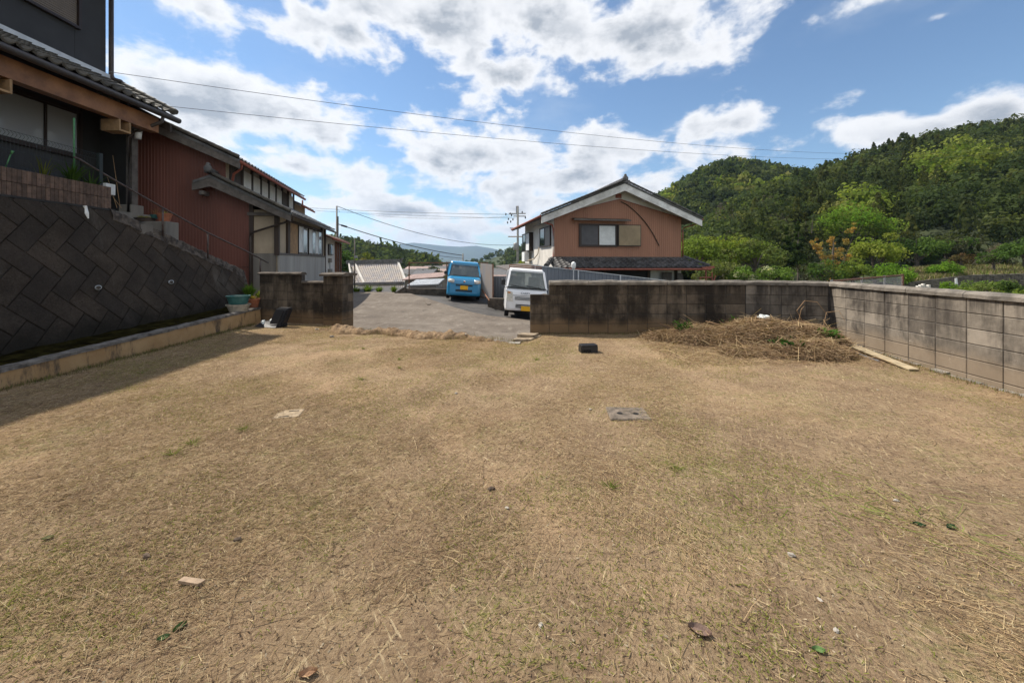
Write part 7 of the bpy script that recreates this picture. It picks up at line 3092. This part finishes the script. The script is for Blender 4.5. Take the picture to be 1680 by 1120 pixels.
def heap_straws(n, len_r, w_r, cols, up, seed, name, lift=.05):
    rg = np.random.default_rng(seed)
    P = []
    while len(P) < n:
        x_, y_ = rg.uniform(2.3, 5.85), rg.uniform(5.5, 7.62)
        h_ = heap_h(x_, y_)
        if y_ > 7.55 - max(0, x_ - 4.7) * .33 or x_ > x_right(y_) - .05:
            continue
        if h_ < .02 and rg.uniform() > .12:
            continue
        P.append((x_, y_, lot_z(x_, y_) - .02 + h_ + rg.uniform(0, lift)))
    P = np.array(P)
    a = rg.uniform(0, 2 * np.pi, n)
    tz = rg.normal(size=n) * up
    d = np.stack([np.cos(a), np.sin(a), tz], 1)
    d /= np.linalg.norm(d, axis=1)[:, None]
    s = np.stack([-np.sin(a), np.cos(a), np.zeros(n)], 1)
    L = rg.uniform(*len_r, n)
    w = rg.uniform(*w_r, n)
    cv = rg.normal(size=n) * .35
    segs = []
    for f in (-.5, 0.0, .5):
        c = P + d * (L * f)[:, None] + s * (cv * L * (.25 - f * f))[:, None]
        c[:, 2] -= L * .35 * f * f
        zz = np.zeros((n, 3))
        zz[:, 2] = w * .7
        segs.append((c - s * w[:, None] + zz, c + s * w[:, None] - zz))
    V = np.stack([segs[0][0], segs[0][1], segs[1][0], segs[1][1], segs[2][0], segs[2][1]], 1).reshape(-1, 3) - np.array(hO)
    b = np.arange(n)[:, None] * 6
    Fq = np.concatenate([b + np.array([[0, 1, 3, 2]]), b + np.array([[2, 3, 5, 4]])], 0)
    cols = np.array(cols)
    c = cols[rg.integers(len(cols), size=n)] * rg.uniform(.7, 1.3, (n, 1))
    o = inst(name, np_mesh(name, V, Fq, MAT['straw'], np.concatenate([c, c], 0)), hp)
    o['kind'] = 'stuff'


heap_straws(30000, (.05, .26), (.0009, .0022), [(.42, .30, .185), (.34, .23, .14), (.26, .17, .105), (.46, .34, .21), (.19, .12, .076), (.36, .25, .15)], .28, 72, 'hay', .06)
heap_straws(900, (.25, .60), (.0018, .0035), [(.44, .33, .19), (.36, .25, .14), (.16, .10, .065)], .40, 73, 'long_stems', .10)


def twig_leaves(label, cx, cy, n, spread, hgt, seed, col=(.05, .11, .025)):
    t = thing('leafy_twigs', label, 'twigs', (cx, cy, lot_z(cx, cy) + heap_h(cx, cy) - .02))
    rg = np.random.default_rng(seed)
    mb = MB()
    V, Fs, C = [], [], []
    for i in range(n):
        a = rg.uniform(0, 6.28)
        L = spread * rg.uniform(.5, 1.0)
        e = (math.cos(a) * L, math.sin(a) * L * .6, hgt * rg.uniform(.2, 1))
        mb.tube([(0, 0, 0), (e[0] * .5, e[1] * .5, e[2] * .7), e], [.006, .004, .002], 4, caps=False)
        for k in range(9):
            f = rg.uniform(.3, 1.05)
            c = np.array(e) * f + rg.normal(size=3) * .025
            tdir = rg.normal(size=3)
            tdir /= np.linalg.norm(tdir)
            nn = np.cross(tdir, rg.normal(size=3))
            nn /= np.linalg.norm(nn)
            l, w = .04 * rg.uniform(.7, 1.4), .014 * rg.uniform(.7, 1.4)
            b = len(V)
            V += [c - tdir * l, c - nn * w, c + tdir * l, c + nn * w]
            Fs.append((b, b + 1, b + 2, b + 3))
            C.append(np.array(col) * rg.uniform(.6, 1.5))
    mb.build('stems', MAT['twig'], t, fix=False)
    inst('leaves', np_mesh('leaves', np.array(V), np.array(Fs), MAT['fol'], np.array(C)), t)
    return t


twig_leaves('green leafy prunings on the left side of the hay heap', 3.15, 7.15, 16, .34, .14, 81)
twig_leaves('upright green sprig poking above the hay heap against the wall', 4.0, 7.25, 12, .36, .32, 82, (.06, .12, .03))
twig_leaves('leafy prunings in the middle front of the hay heap', 4.35, 6.1, 14, .40, .08, 83, (.04, .09, .022))
twig_leaves('bright green leafy twigs at the right side of the hay heap', 5.2, 6.4, 10, .22, .12, 84, (.07, .14, .03))
mb = MB()
p = at(1158, 527, 7.15)
mb.tube([p, p + Vector((.30, -.1, -.07))], [.012, .009], 6)
tag(mb.build('cut_branch', MAT['wood_tan']), 'short pale cut branch on the left of the hay heap', 'branch')
o = rock('white_rag', 'x', (4.48, 6.95, heap_h(4.48, 6.95) + .10), (.13, .09, .06), rag, seed=14)
tag(o, 'white rag lying on top of the hay heap', 'rag')
mb = MB()
ar = [(5.15, 6.9, .40), (5.0, 6.85, .62), (5.1, 6.8, .80), (5.28, 6.75, .78), (5.42, 6.7, .56)]
mb.tube(ar, [.005, .005, .004, .004, .003], 5)
mb.tube([(4.9, 6.7, .35), (4.95, 6.68, .66), (5.02, 6.7, .72)], [.004, .004, .003], 5)
mb.tube([(5.25, 6.6, .3), (5.32, 6.6, .62), (5.45, 6.5, .66), (5.5, 6.45, .5)], [.004, .004, .003, .003], 5)
o = mb.build('arching_stems', MAT['wood_tan'], hp)
o.location = -hO
# weeds along the foot of the kerb and the front wall
def kerbw(rg):
    Y = rg.uniform(3.2, 9)
    X = x_left(Y) + abs(rg.normal()) * .07 + .02
    return (X, Y, lot_z(X, Y))


blades('kerb_weeds', 'thin dry and green weeds along the foot of the ochre kerb', kerbw, 2600, 53, .05, .0022, [(.14, .15, .04), (.24, .18, .10), (.09, .13, .03), (.12, .085, .05)])


def wallw(rg):
    if rg.uniform() < .5:
        X = rg.uniform(.4, 4.6)
        return (X, 7.74 - abs(rg.normal()) * .05, lot_z(X, 7.7))
    Y = rg.uniform(3.4, 7)
    X = x_right(Y) - .06 - abs(rg.normal()) * .07
    return (X, Y, lot_z(X, Y))


blades('wall_weeds', 'short weeds and straw along the foot of the block wall', wallw, 2600, 54, .05, .0022, [(.14, .16, .04), (.28, .21, .12), (.20, .14, .08)])


def bermw(rg):
    x = rg.uniform(-4.1, .05)
    yb = 8.40 - (x + 4.15) / 4.15 * 1.18
    y = yb + rg.normal() * .12
    return (x, y, lot_z(x, y) + .03)


blades('ridge_grass', 'dry wisps of grass on the soil ridge', bermw, 2200, 55, .05, .002, [(.34, .25, .14), (.26, .18, .10), (.15, .17, .05)])

# ================================================================== HAZE
hz = MB()
hz.box(-9500, 9500, -120, 9300, -90, 420)
ho_ = hz.build('haze', None)
hm = bpy.data.materials.new('haze_air')
hm.use_nodes = True
hn = hm.node_tree
hn.nodes.remove(hn.nodes['Principled BSDF'])
pv = hn.nodes.new('ShaderNodeVolumePrincipled')
pv.inputs['Color'].default_value = (0.50, 0.70, 1.0, 1)
pv.inputs['Density'].default_value = 0.9e-4
pv.inputs['Anisotropy'].default_value = 0.3
hn.links.new(pv.outputs[0], hn.nodes['Material Output'].inputs['Volume'])
ho_.data.materials.append(hm)
ho_['kind'] = 'stuff'
ho_['label'] = 'pale bluish haze filling the valley air'
